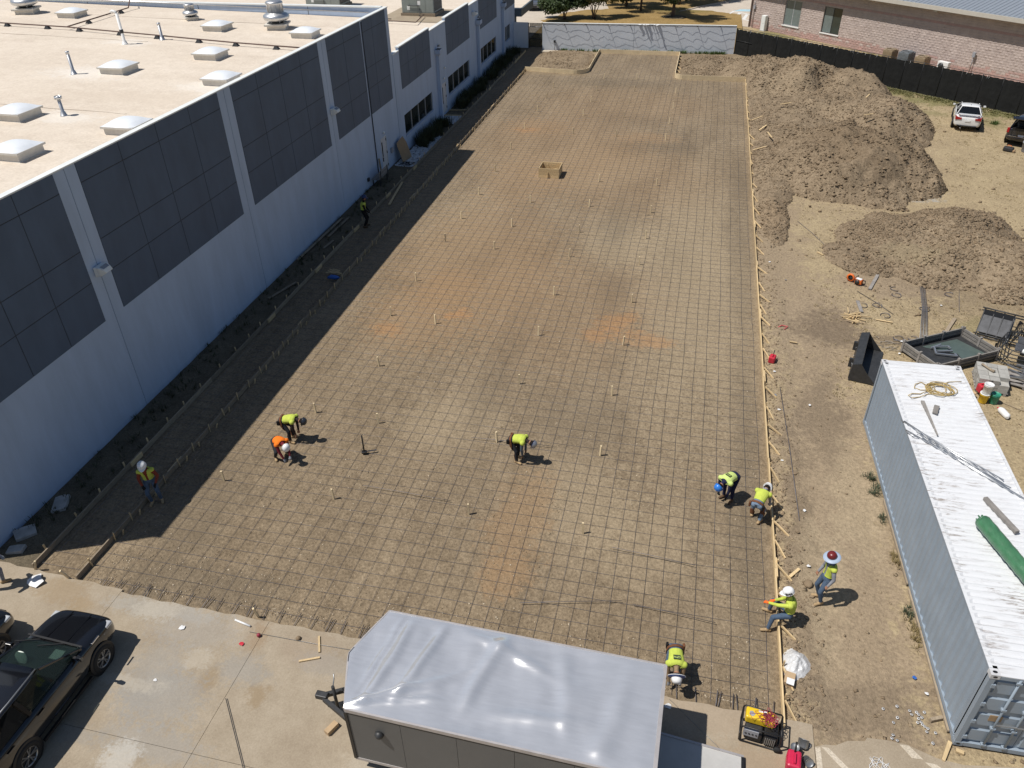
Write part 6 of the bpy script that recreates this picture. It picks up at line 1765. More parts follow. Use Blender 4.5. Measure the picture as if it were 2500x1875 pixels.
def corrugated(n_per, length, a0, z0, z1, face, depth, axis):
    """trapezoid profile extruded upwards; axis: along y at x=face, or along x"""
    per = length / n_per
    pr = []
    for k in range(n_per):
        s = a0 + k * per
        pr += [(s, 0), (s + per * 0.26, 0), (s + per * 0.5, depth), (s + per * 0.76, depth)]
    pr.append((a0 + length, 0))
    return pr
for s, nm in ((0, 'side_wall'), (1, 'side_wall')):
    pr = corrugated(42, CLn - 0.36, 0.18, 0, 0, 0, 0.04, 'y')
    m_ = MB(); n = len(pr)
    sg = 1 if s == 0 else -1
    xf_ = 0.015 if s == 0 else CW - 0.015
    vs = [(xf_ + sg * d, y, 0.16) for y, d in pr] + [(xf_ + sg * d, y, CHt - 0.06) for y, d in pr]
    m_.add(vs, [(i, n + i, n + i + 1, i + 1) if s == 0 else (i, i + 1, n + i + 1, n + i) for i in range(n - 1)])
    m_.build(nm, M['cont_side'], ct)
    xa, xb_ = (0.0, 0.075) if s == 0 else (CW - 0.075, CW)
    MB().box(xa, xb_, 0.16, CLn - 0.16, 0.0, 0.16).build('bottom_rail', M['cont_side'], ct)
    MB().box(xa, xb_, 0.16, CLn - 0.16, CHt - 0.065, CHt - 0.005).build('top_rail', M['cont_side'], ct)
pr = corrugated(58, CLn - 0.5, 0.25, 0, 0, 0, 0.034, 'y')
m_ = MB(); n = len(pr)
xs_ = [0.076, 0.17, CW - 0.17, CW - 0.076]
vs = []
for q, x in enumerate(xs_): vs += [(x, y, CHt - 0.012 - (d if 0 < q < 3 else 0.0)) for y, d in pr]
m_.add(vs, [(q * n + i, (q + 1) * n + i, (q + 1) * n + i + 1, q * n + i + 1) for q in range(3) for i in range(n - 1)])
m_.build('roof', M['cont_roof'], ct)
for (a, b) in ((0.0, 0.25), (CLn - 0.25, CLn)):
    MB().box(0.18, CW - 0.18, a + 0.002, b - 0.001, CHt - 0.03, CHt - 0.008).build('roof_end_sheet', M['cont_roof'], ct)
for s in (0.0, CW - 0.0755): MB().box(s - 0.0005, s + 0.076, 0.18, CLn - 0.18, CHt - 0.0045, CHt + 0.0).build('roof_edge', M['cont_roof'], ct)
M['cast_white'] = mat('corner casting', (0.60, 0.60, 0.61), 0.6, var=0.15)
for xx in (0, CW - 0.178):
    for yy in (0, CLn - 0.162):
        for zz in (0, CHt - 0.118):
            c = MB().box(xx - 0.006, xx + 0.184, yy - 0.006, yy + 0.168, zz - 0.006, zz + 0.124).build('corner_casting', M['cast_white'] if zz else M['cont_side'], ct)
            el = [(xx + 0.089 + 0.05 * math.cos(q * PI / 6), yy + 0.08 + 0.033 * math.sin(q * PI / 6)) for q in range(12)]
            if zz: MB().prism(el, zz + 0.1242, zz + 0.1265).build('casting_hole', M['black'], c)
            if yy == 0: MB().prism([(xx + 0.089 + 0.045 * math.cos(q * PI / 6), zz + 0.06 + 0.03 * math.sin(q * PI / 6)) for q in range(12)], 0, 0.002, M=Matrix.Translation((0, -0.0065, 0)) @ Matrix.Rotation(PI / 2, 4, 'X')).build('casting_hole', M['black'], c)
    xp0, xp1 = (xx, xx + 0.12) if xx == 0 else (xx + 0.058, xx + 0.178)
    for yy in (0.0, CLn - 0.12): MB().box(xp0, xp1, yy, yy + 0.12, 0.125, CHt - 0.12).build('corner_post', M['cont_side'], ct)
MB().box(0.18, CW - 0.18, 0.0, 0.09, CHt - 0.13, CHt - 0.035).build('door_header', M['cont_side'], ct)
MB().box(0.185, CW - 0.185, 0.0, 0.10, 0.0, 0.13).build('door_sill', M['cont_side'], ct)
MB().box(0.12, CW - 0.12, CLn - 0.07, CLn - 0.02, 0.13, CHt - 0.13).build('end_wall', M['cont_side'], ct)
for s in range(2):
    x0 = 0.125 + s * 1.10; x1 = x0 + 1.09
    d = MB().box(x0, x1, 0.075, 0.10, 0.135, CHt - 0.135).build('door', M['cont_side'], ct)
    hz = (CHt - 0.27) / 4
    for q in range(4):
        z0 = 0.135 + q * hz
        MB().loft([[(x0 + 0.07, 0.0749, z0 + 0.04), (x1 - 0.05, 0.0749, z0 + 0.04), (x1 - 0.05, 0.0749, z0 + hz - 0.09), (x0 + 0.07, 0.0749, z0 + hz - 0.09)], [(x0 + 0.09, 0.04, z0 + 0.09), (x1 - 0.07, 0.04, z0 + 0.09), (x1 - 0.07, 0.04, z0 + hz - 0.12), (x0 + 0.09, 0.04, z0 + hz - 0.12)]], smooth=False).build('door_panel', M['cont_side'], d)
    for rx in (x0 + 0.46, x1 - 0.20):
        rod = MB().tube([(rx, 0.0, 0.07), (rx, 0.0, CHt - 0.06)], 0.026, 10).build('lock_rod', M['cont_side'], d)
        for zz in (0.16, 0.8, 1.5, CHt - 0.17): MB().box(rx - 0.055, rx + 0.055, -0.03, 0.06, zz - 0.035, zz + 0.035).build('rod_guide', M['cont_side'], rod, bevel=0.01)
        MB().bar((rx, -0.03, 0.98), (rx + 0.42, -0.03, 1.0), 0.03, 0.02).build('lock_handle', M['steel'], rod)
    for zz in (0.35, 0.95, 1.6, 2.25): MB().box(x0 - 0.03 if s == 0 else x1 - 0.06, x0 + 0.06 if s == 0 else x1 + 0.03, -0.012, 0.074, zz - 0.06, zz + 0.06).build('hinge', M['cont_side'], d, bevel=0.008)
MB().box(0.42, 0.68, 0.028, 0.0395, 1.02, 1.22).build('data_plate', M['ply'], ct)
for yy in (0.2, 6, 11.9): MB().box(0.1, CW - 0.1, yy - 0.1, yy + 0.1, -0.06, -0.001).build('sleeper', M['wood'], ct)
for yb, L_ in ((0.3, 4.2), (4.7, 3.4)): MB().box(-0.06, -0.015, yb, yb + L_, -0.02, 0.05).build('skid_board', M['old_or_shaded_wood'], ct)

# things on top of the container
ZC = 0.06 + CHt
def coil(name, label, cat, c, z, turns, rad, r, m_, seed, tails=()):
    rg = random.Random(seed)
    pts = []
    nT = turns * 14
    ph = 0; 
    for q in range(nT):
        a = q / 14 * 2 * PI
        lobe = rad * (0.55 + 0.45 * abs(math.sin(a * 0.5 * 1.31 + 0.4))) * (1 + 0.15 * math.sin(q * 0.37))
        pts.append((c[0] + lobe * math.cos(a) + 0.08 * math.sin(q * 0.21), c[1] + lobe * 0.8 * math.sin(a) + 0.08 * math.cos(q * 0.17), z + r + 0.012 * (q / 14 % 3)))
    t = MB().tube(pts, r, 5).build(name, m_, None)
    tag(t, label, cat)
    for tl in tails: MB().tube([(x, y, z + r) for x, y in tl], r, 5).build('loose_end', m_, t)
    return t
coil('rope_coil', 'tangled tan rope lying on the white container roof', 'rope', (8.45, 22.45), ZC - 0.005, 7, 0.42, 0.013, M['rope'], 1, [
    [(8.2, 22.5), (7.95, 22.75), (7.75, 22.62), (7.68, 22.4), (7.85, 22.3), (8.1, 22.35), (8.3, 22.6)],
    [(8.3, 22.2), (8.0, 22.1), (7.75, 21.9), (7.5, 21.8), (7.42, 21.92), (7.55, 22.05), (7.8, 22.08), (8.05, 22.3)], [(8.5, 22.7), (8.8, 22.95), (9.2, 23.05)]])
tag(MB().bar((7.78, 21.65, ZC + 0.03), (7.88, 19.95, ZC + 0.03), 0.10, 0.05, w2=0.02).build('grey_plank', M['grey_wood']), 'grey weathered plank with a pointed end on the container roof', 'plank')
tag(MB().bar((8.16, 21.48, ZC + 0.03), (8.02, 21.05, ZC + 0.03), 0.15, 0.06).build('wood_block', M['grey_wood'], bevel=0.015), 'short grey wood block on the container roof beside the pointed plank', 'block')
tag(MB().bar((8.52, 17.37, ZC + 0.05), (8.98, 16.20, ZC + 0.05), 0.11, 0.1).build('timber_post', M['grey_wood'], bevel=0.008), 'grey timber post on the container roof beside the green roll', 'post')
cd = empty('conduit_bundle', (0, 0, 0), 0, 'bundle of thin metal conduits lying diagonally over the container roof', 'conduit')
for q, (a, b) in enumerate([((6.98, 20.5), (9.2, 18.25)), ((7.05, 20.45), (9.15, 18.1)), ((7.42, 19.72), (9.55, 17.55)), ((7.3, 19.98), (9.6, 17.5)), ((7.02, 20.05), (9.3, 17.95)), ((7.03, 19.9), (7.35, 19.72))]):
    MB().tube([(*a, ZC + 0.03 + 0.02 * (q % 2)), ((a[0] + b[0]) / 2, (a[1] + b[1]) / 2 - 0.03, ZC + 0.02), (*b, ZC + 0.03)], 0.016, 6).build('conduit', M['galv'], cd)
M['green_wrap'] = mat('green plastic wrap', (0.06, 0.18, 0.09), 0.28, var=0.2, vs=3, spec=0.6, bump=0.012, bs=14, grain=(3, 1, 1))
ra, rb = Vector((8.16, 16.25, ZC + 0.20)), Vector((9.15, 13.35, ZC + 0.20))
pts = [ra + (rb - ra) * (q / 40) for q in range(41)]
roll = MB().tube(pts, [0.19 + 0.003 * math.sin(q * 1.9) + 0.003 * math.sin(q * 5.1) for q in range(41)], 22).build('wrapped_roll', M['green_wrap'])
tag(roll, 'long roll wrapped in shiny green plastic on the container roof', 'roll')
MB().lathe([(0.14, -0.02), (0.19, 0.0), (0.17, 0.05), (0.10, 0.02)], 16, M=Matrix.Translation(ra) @ (ra - rb).to_track_quat('Z', 'Y').to_matrix().to_4x4()).build('rolled_end', M['green_wrap'], roll)
for q in range(7):
    a = q * 0.9
    MB().bar(ra + Vector((0, 0, 0)), ra + Vector((-0.05 - 0.1 * math.cos(a), 0.08 + 0.05 * math.sin(a), 0.12 * math.sin(a))), 0.05, 0.004).build('wrap_tail', M['green_wrap'], roll)

# ============================================================ MACHINE PARTS AND SUPPLIES BESIDE THE CONTAINER
lb = empty('loader_bucket', (7.5, 27.75, 0.0), R(-14), 'black loader bucket lying on its side behind the container', 'loader bucket')
lb.scale = (0.95, 0.95, 0.8)
prof = [(-0.42, 0.0), (0.55, 0.02), (0.58, 0.06), (-0.25, 0.12), (-0.36, 0.2), (-0.34, 0.86), (-0.12, 0.98), (-0.13, 1.02), (-0.44, 0.9), (-0.5, 0.12)]
def sec(y): return [(x, y, z) for x, z in prof]
MB().loft([sec(-1.35), sec(1.35)], smooth=False).build('shell', M['dark_steel'], lb)
for y in (-1.36, 1.33): MB().prism([(-0.48, 0.02), (0.55, 0.03), (0.1, 0.62), (-0.14, 0.99), (-0.42, 0.9)], -0.015, 0.015, M=Matrix.Translation((0, y + 0.015, 0)) @ Matrix.Rotation(PI / 2, 4, 'X')).build('side_plate', M['dark_steel'], lb)
MB().bar((0.5, -1.36, 0.045), (0.5, 1.36, 0.045), 0.16, 0.03).build('cutting_edge', M['steel'], lb)
for y in (-0.7, 0.7): MB().box(-0.62, -0.47, y - 0.06, y + 0.06, 0.3, 0.75).build('bracket', M['dark_steel'], lb)
for y in (-1.0, -0.4, 0.3, 0.9):
    for z_ in (0.25, 0.7): MB().lathe([(0.03, 0), (0.03, 0.02)], 8, M=Matrix.Translation((-0.485, y, z_)) @ Matrix.Rotation(-PI / 2, 4, 'Y')).build('bolt', M['steel'], lb)
MB().box(-0.478, -0.472, -0.85, -0.7, 0.42, 0.52).build('label_plate', M['white_plastic'], lb)

bd_o, ex, ey = Vector((9.05, 29.12, 0)), Vector((0.845, 0.535, 0)), Vector((0.535, -0.845, 0))
tb = empty('truck_bed', bd_o, math.atan2(ex.y, ex.x), 'open slatted truck bed box on the ground behind the container', 'truck bed')
TL, TW, TH = 3.0, 1.8, 0.42          # local: x along ex, y towards -ey
M['bed_wood'] = mat('silvered bed boards', (0.22, 0.205, 0.185), 0.9, var=0.2, vs=5, rnd=0.15)
MB().box(0, TL, -TW, 0, 0.08, 0.12).build('floor', M['dark_steel'], tb)
for (x0, x1, y0, y1) in ((0, TL, -0.03, 0.03), (0, TL, -TW - 0.03, -TW + 0.03)):
    for k in range(3): MB().box(x0, x1, y0, y1, 0.1 + k * 0.135, 0.1 + k * 0.135 + 0.10).build('slat', M['bed_wood'] if k != 0 else M['dark_steel'], tb)
    for q in range(4): MB().box(q * (TL - 0.08) / 3, q * (TL - 0.08) / 3 + 0.08, y0 - 0.02, y1 + 0.02, 0.05, TH + 0.12).build('post', M['grey_wood'], tb)
for x0 in (-0.03, TL - 0.03):
    for k in range(3): MB().box(x0, x0 + 0.06, -TW + 0.05, -0.05, 0.1 + k * 0.135, 0.1 + k * 0.135 + 0.10).build('slat', M['bed_wood'], tb)
    for q in range(3): MB().box(x0 - 0.02, x0 + 0.08, -TW + q * (TW - 0.08) / 2, -TW + q * (TW - 0.08) / 2 + 0.08, 0.05, TH + 0.12).build('post', M['grey_wood'], tb)
M['teal_sheet'] = mat('grey green sheet', (0.085, 0.115, 0.105), 0.35, var=0.12)
MB().prism([(0.9, -0.15), (2.6, -0.2), (2.85, -1.6), (1.9, -1.7)], 0.122, 0.135).build('loose_sheet', M['teal_sheet'], tb)
MB().prism([(0.3, -0.12), (1.0, -0.35), (1.75, -1.1), (1.5, -1.75), (0.25, -1.75)], 0.137, 0.16).build('loose_sheet', M['dark_steel'], tb)
af = empty('aluminium_frame', (10.25, 28.85, 0.17), R(15), 'loose aluminium tube frame lying inside the truck bed', 'frame')
for (a, b) in [((0, 0), (0.15, 0.5)), ((0.15, 0.5), (0.75, 0.45)), ((0, 0), (0.7, -0.25)), ((0.12, 0.15), (0.72, 0.12)), ((0.72, -0.05), (0.70, -0.28)), ((0.0, 0.42), (0.5, 0.62)), ((0.7, 0.45), (0.74, 0.3))]:
    MB().bar((*a, 0.06), (*b, 0.08), 0.06, 0.06).build('tube', M['galv'], af)

pl = empty('paver_pallet', (11.85, 27.35, 0), R(-8), 'pallet stacked with grey paving blocks behind the container', 'pallet')
for x0 in (-0.5, -0.05, 0.4): MB().box(x0, x0 + 0.1, -0.65, 0.65, 0, 0.09).build('bearer', M['grey_wood'], pl)
for k in range(6): MB().box(-0.55, 0.55, -0.65 + k * 0.22, -0.65 + k * 0.22 + 0.16, 0.091, 0.11).build('deck_board', M['grey_wood'], pl)
for lay in range(3):
    for i in range(3):
        for j in range(4):
            if lay == 2 and (i, j) in ((2, 0),): continue
            jx, jy = rr.uniform(-0.012, 0.012), rr.uniform(-0.012, 0.012)
            MB().box(-0.52 + i * 0.35 + jx, -0.52 + i * 0.35 + 0.335 + jx, -0.62 + j * 0.31 + jy, -0.62 + j * 0.31 + 0.295 + jy, 0.112 + lay * 0.152, 0.112 + lay * 0.152 + 0.148).build('paving_block', M['stone_blocks'], pl)
rb_ = tag(MB().tube([(11.55, 27.75, 0.62), (11.62, 27.6, 0.63), (11.72, 27.45, 0.62), (11.86, 27.3, 0.61)], [0.05, 0.035, 0.04, 0.06], 10).build('pipe_fitting', M['old_or_shaded_wood']), 'rusty bent pipe fitting lying on the paving block pallet', 'fitting')
def bucket(label, x, y, z, r, h, m_, lidm=None, rz_=0, nm='bucket', content=None):
    t = empty(nm, (x, y, z), rz_, label, 'bucket')
    MB().lathe([(r * 0.84, 0), (r * 0.86, 0.01), (r, h - 0.07), (r * 1.05, h - 0.065), (r * 1.05, h), (r * 0.97, h), (r * 0.94, h - 0.03 if lidm is None else h), (r * 0.82, h * 0.3 if lidm is None else h)], 22).build('shell', m_, t)
    if lidm is not None: MB().lathe([(r * 1.06, h - 0.02), (r * 1.06, h + 0.015), (r * 0.9, h + 0.018), (r * 0.88, h + 0.006)], 22).build('lid', lidm, t)
    elif content is not None: MB().lathe([(r * 0.93, h * 0.72), (r * 0.5, h * 0.8)], 16).build('content', content, t)
    MB().tube([(r * 1.03 * math.cos(a), r * 1.03 * math.sin(a), h - 0.08 - 0.1 * math.sin(a)) for a in [PI * k / 10 for k in range(11)]], 0.006, 5).build('handle', M['steel'], t)
    return t
bucket('yellow banded bucket under the white bucket beside the container', 11.34, 26.12, 0, 0.16, 0.38, M['yellow'], M['white_plastic'])
bucket('white bucket standing on top of the yellow banded bucket', 11.36, 26.12, 0.40, 0.155, 0.37, M['white_plastic'], M['white_plastic'])
bucket('green bucket with lid beside the white bucket stack', 11.70, 26.14, 0, 0.16, 0.38, M['green'], M['green'])
bucket('small white tape pail half hidden by the container edge', 11.02, 26.35, 0, 0.11, 0.2, M['white_plastic'], M['tan_box'])
def gas_can(label, x, y, z, rz_, s=1.0, m_=None):
    m_ = m_ or M['red']
    t = empty('fuel_can', (x, y, z), rz_, label, 'fuel can')
    MB().box(-0.17 * s, 0.17 * s, -0.12 * s, 0.12 * s, 0, 0.27 * s).build('body', m_, t, bevel=0.04 * s)
    MB().bar((-0.10 * s, 0, 0.30 * s), (0.07 * s, 0, 0.30 * s), 0.035 * s, 0.03 * s).bar((-0.10 * s, 0, 0.25 * s), (-0.10 * s, 0, 0.31 * s), 0.035 * s, 0.03 * s).bar((0.07 * s, 0, 0.25 * s), (0.07 * s, 0, 0.31 * s), 0.035 * s, 0.03 * s).build('handle', m_, t)
    MB().tube([(0.12 * s, 0, 0.26 * s), (0.15 * s, 0, 0.33 * s), (0.24 * s, 0, 0.40 * s)], 0.018 * s, 8).build('spout', M['black'], t)
    for s_ in (-1, 1): MB().box(-0.11 * s, 0.11 * s, s_ * 0.121 * s - 0.004, s_ * 0.121 * s + 0.004, 0.08 * s, 0.2 * s).build('rib_panel', m_, t)
    return t
gas_can('red fuel can behind the white bucket stack', 11.42, 26.62, 0.12, 0.3, 1.15)
gas_can('red fuel can on the dirt beside a brace of the right form', 3.98, 27.35, 0.0, 1.3, 1.0)
jg = empty('white_jug', (11.85, 25.45, 0), 0.3, 'flat white jug lying on the dry grass beside the container', 'jug')
MB().tube([(-0.05, -0.32, 0.08), (0, -0.24, 0.09), (0, 0.1, 0.09), (0.0, 0.2, 0.08), (0.0, 0.26, 0.07)], [0.05, 0.11, 0.12, 0.09, 0.03], 14).build('body', M['white_plastic'], jg)
MB().tube([(0.0, 0.26, 0.07), (0, 0.32, 0.07)], 0.03, 10).build('cap', M['red'], jg)
tag(MB().tube([(12.0, 26.2, 0.03), (12.5, 25.85, 0.02), (13.0, 25.7, 0.02)], 0.012, 5).build('rake_pole', M['old_or_shaded_wood']), 'thin wooden tool handle lying on grass by the green bucket', 'handle')

sp_ = empty('scrap_pallet', (13.15, 27.75, 0), R(-20), 'pallet of grey metal frame scraps at the right edge', 'pallet')
for k in range(5): MB().box(-0.6, 0.6, -0.55 + k * 0.24, -0.55 + k * 0.24 + 0.15, 0.09, 0.115).build('deck_board', M['grey_wood'], sp_)
for x0 in (-0.55, 0, 0.5): MB().box(x0, x0 + 0.09, -0.55, 0.57, 0, 0.089).build('bearer', M['grey_wood'], sp_)
for k in range(11):
    a = rr.uniform(-0.5, 0.5) + (PI / 2 if k % 3 == 0 else 0)
    c = Vector((rr.uniform(-0.25, 0.25), rr.uniform(-0.35, 0.35), 0.15 + 0.035 * k))
    d = Vector((math.cos(a), math.sin(a), rr.uniform(-0.1, 0.1))) * rr.uniform(0.3, 0.6)
    MB().bar(c - d, c + d, 0.06, 0.05).build('metal_bar', M['steel'], sp_)

# stacked tubular frames with dark plates
M['plate'] = mat('scuffed dark plate', (0.09, 0.092, 0.098), 0.5, 0.2, var=0.25, vs=4)
fs_ = empty('plate_frame', (12.95, 31.35, 0), R(-22), 'dark steel frame with a scuffed flat plate beside the truck bed', 'frame')
MB().add([(-0.55, -0.45, 0.16), (0.55, -0.45, 0.16), (0.55, 0.25, 0.62), (-0.55, 0.25, 0.62)], [(0, 1, 2, 3)]).build('plate', M['plate'], fs_, solid=0.03)
MB().add([(-0.55, 0.27, 0.60), (0.55, 0.27, 0.60), (0.55, 0.36, 0.82), (-0.55, 0.36, 0.82)], [(0, 1, 2, 3)]).build('slot_plate', M['black'], fs_, solid=0.03)
for x in (-0.55, -0.18, 0.18, 0.55): MB().tube([(x, -0.55, 0.06), (x, -0.45, 0.15), (x, 0.3, 0.68), (x, 0.4, 0.86), (x, 0.9, 0.5)], 0.025, 6).build('tube', M['dark_steel'], fs_)
for (y, z_) in ((-0.6, 0.05), (-0.5, 0.1), (0.4, 0.86), (0.9, 0.5)): MB().tube([(-0.65, y, z_), (1.2, y, z_)], 0.028, 6).build('tube', M['dark_steel'], fs_)
MB().add([(-0.5, 0.42, 0.85), (0.15, 0.42, 0.87), (0.3, 0.85, 0.62), (-0.4, 0.75, 0.7)], [(0, 1, 2, 3)]).build('loose_sheet', M['litter_white'], fs_, solid=0.01)
for k in range(6): MB().tube([(0.7 + 0.08 * k, -0.3 + 0.1 * k, 0.1), (0.75 + 0.06 * k, 0.3, 0.3 + 0.05 * k), (0.8, 0.8, 0.45)], 0.02, 6).build('hose', M['black'], fs_)
for x in (0.6, 1.2): MB().tube([(x, -0.55, 0.05), (x, 0.9, 0.5)], 0.025, 6).build('tube', M['steel'], fs_)
cg = empty('tube_cages', (13.55, 29.55, 0), R(-20), 'stack of black tubular cage frames at the right edge', 'frame')
for lay in range(5):
    z_ = 0.06 + lay * 0.15
    o_ = 0.06 * lay
    loop = [(-0.95 + o_, 0.6), (-0.95 + o_, -0.5), (-0.8 + o_, -0.75), (-0.55 + o_, -0.85), (1.2, -0.85), (1.2, 0.75), (-0.7 + o_, 0.75)]
    MB().tube([(x, y, z_) for x, y in loop], 0.022, 6, closed=True).build('loop', M['dark_steel'], cg)
for (x, y) in [(-0.93, 0.5), (-0.93, -0.4), (-0.6, -0.83), (0.2, -0.85), (0.9, -0.85), (-0.5, 0.75), (0.4, 0.75)]: MB().tube([(x, y, 0.03), (x + 0.2, y, 0.7)], 0.02, 6).build('upright', M['dark_steel'], cg)
MB().box(-0.35, 0.6, -0.7, -0.1, 0.62, 0.65).build('plate', M['plate'], cg)
MB().box(-0.3, 1.0, 0.0, 0.6, 0.60, 0.62).build('plate', M['plate'], cg)
for (y, L_) in ((0.25, 0.5), (-0.78, 0.4)): MB().tube([(-0.1, y, 0.72), (-0.1 + L_, y - 0.06, 0.72)], 0.085, 12).build('roller', M['white_plastic'], cg)
pp_ = empty('leaning_pipe', (14.4, 31.2, 0), R(0), 'silver pipe with a cross head leaning beside the cage frames', 'pipe')
MB().tube([(-0.55, -0.9, 0.25), (0.0, 0.6, 1.05)], 0.045, 10).build('pipe', M['galv'], pp_)
MB().tube([(-0.35, 0.62, 1.10), (0.6, 0.62, 1.05)], 0.10, 12).build('cross_head', M['galv'], pp_)
MB().tube([(0.35, -0.6, 0.1), (0.25, 0.62, 1.0)], 0.04, 8).build('prop', M['old_or_shaded_wood'], pp_)

# ---- loose steel and tools on the yard
rbn = empty('rebar_bundle', (0, 0, 0), 0, 'tied rebar bundle lying on the dirt behind the truck bed', 'rebar')
for k in range(6):
    o_ = -0.10 + 0.04 * k
    MB().tube([(11.15 + o_, 36.6, 0.03 + 0.02 * (k % 2)), (10.66 + o_, 33.0, 0.03), (10.12 + o_ * 1.5, 30.3, 0.03)], 0.013, 5).build('bar', M['rebar'] if k % 2 else M['steel'], rbn)
def ring(label, x, y, a, open_=0.0, group='rebar rings lying on the dirt'):
    n = 16
    pts = []
    for k in range(n + 1):
        t = 0.3 + (2 * PI - open_ - 0.1) * k / n + a
        pts.append((x + 0.20 * math.cos(t), y + 0.20 * math.sin(t), 0.03 + 0.02 * math.sin(t * 2)))
    tag(MB().tube(pts, 0.016, 5).build('rebar_ring', M['rebar']), label, 'ring', group)
for (x, y, a, op, lab) in [(9.70, 34.65, 1.0, 2.2, 'wide open rebar hook beyond the closed ring near the grey board'), (9.66, 34.04, 2.0, 0.5, 'almost closed rebar ring just below the wide open hook'), (11.97, 34.53, 0.2, 1.6, 'rebar ring lying alone near the low dirt pile'), (8.06, 32.76, 3.0, 1.5, 'rebar ring beside the short plank above the stake heap'), (8.69, 32.89, 0.5, 0.2, 'closed rebar ring lying on the single thin bar'), (8.89, 32.02, 4.0, 1.0, 'rebar ring just right of the stake heap'), (10.64, 32.94, 1.2, 0.0, 'closed rebar ring around the tied rebar bundle'), (9.11, 30.13, 2.2, 0.4, 'rebar ring among twigs above the loader bucket'), (9.70, 30.22, 2.8, 1.2, 'rebar ring beside the near end of the rebar bundle')]: ring(lab, x, y, a, op)
for (a, b, lab) in [((8.0, 34.1), (9.25, 32.2), 'single thin rebar lying between the saw and the rebar bundle'), ((12.98, 37.85), (12.05, 33.0), 'single thin rebar sticking out of the low dirt pile'), ((5.9, 41.8), (7.05, 38.9), 'thin bent wire on the straw near the low dirt pile')]:
    tag(MB().tube([(*a, 0.03), ((a[0] + b[0]) / 2 + 0.05, (a[1] + b[1]) / 2, 0.03), (*b, 0.02)], 0.011, 5).build('loose_bar', M['rebar']), lab, 'rebar')
tag(MB().tube([(4.2, 25.5, 0.05), (4.33, 22.0, 0.06), (4.42, 18.4, 0.05)], 0.012, 5).build('loose_bar', M['rebar']), 'long loose rebar lying along the outside of the right form', 'rebar')
def plank(label, a, b, w=0.14, h=0.04, m_='grey_wood', z=0.02, nm='plank'):
    return tag(MB().bar((*a, z + h / 2), (*b, z + h / 2), w, h).build(nm, M[m_]), label, 'plank')
plank('grey board lying just right of the orange saw', (9.16, 36.0), (8.57, 34.37))
plank('short grey plank above the heap of wooden stakes', (7.89, 33.11), (7.94, 32.1))
plank('brown plank on the straw behind the truck bed', (10.95, 30.7), (11.72, 32.3), m_='old_or_shaded_wood')
plank('thin yellow lath right of the heap of wooden stakes', (8.45, 31.57), (9.1, 31.45), 0.06, 0.02, 'wood')
plank('short pale board on the straw near the fuel can', (4.75, 29.0), (5.05, 28.95), 0.07, 0.03, 'wood')
plank('short pale stick on the straw left of the low dirt pile', (6.6, 38.0), (6.85, 37.7), 0.08, 0.03, 'wood')
plank('small plywood offcut on the dirt beside the far right corner of the form', (4.35, 66.9), (4.55, 65.4), 0.55, 0.02, 'wood')
plank('long plank leaning on the far dirt pile', (6.1, 70.6), (7.3, 72.5), 0.14, 0.05, 'wood', 1.45)
sp2 = empty('stake_heap', (7.6, 31.5, 0), 0, 'heap of new pale wooden stakes on the dirt', 'stake heap')
for k in range(22):
    a = rr.uniform(0, PI); L_ = rr.uniform(0.22, 0.35)
    c = Vector((rr.gauss(0, 0.17), rr.gauss(0, 0.2), 0.03 + 0.012 * k * (k < 14)))
    d = Vector((math.cos(a), math.sin(a), rr.uniform(-0.15, 0.15))) * L_
    MB().bar(c - d, c + d, 0.04, 0.03).build('stake', M['wood'], sp2)
sw = empty('cut_off_saw', (8.0, 34.95, 0), R(-35), 'orange cut off saw with a round blade guard on the dirt', 'saw')
MB().lathe([(0.17, -0.012), (0.175, 0), (0.17, 0.012)], 24, M=Matrix.Translation((-0.26, 0.02, 0.18)) @ Matrix.Rotation(PI / 2, 4, 'X')).build('blade', M['dark_steel'], sw)
MB().lathe([(0.12, -0.03), (0.19, -0.03), (0.19, 0.03), (0.12, 0.03)], 20, cap=False, M=Matrix.Translation((-0.24, 0.0, 0.2)) @ Matrix.Rotation(PI / 2, 4, 'X')).build('guard', M['orange'], sw)
MB().box(-0.02, 0.34, -0.12, 0.12, 0.04, 0.28).build('engine', M['orange'], sw, bevel=0.04)
MB().box(0.05, 0.3, -0.125, 0.05, 0.281, 0.30).build('cover', M['white_plastic'], sw)
MB().tube([(0.02, -0.16, 0.1), (0.02, -0.17, 0.34), (0.02, 0.17, 0.34), (0.02, 0.16, 0.1)], 0.014, 6).build('front_handle', M['black'], sw)
MB().tube([(0.3, 0, 0.26), (0.46, 0, 0.26), (0.48, 0, 0.12), (0.32, 0, 0.08)], 0.022, 6).build('rear_handle', M['black'], sw)
MB().lathe([(0.10, 0), (0.11, 0.05)], 14, M=Matrix.Translation((0.16, -0.12, 0.16)) @ Matrix.Rotation(PI / 2, 4, 'X')).build('starter_cover', M['dark_steel'], sw)

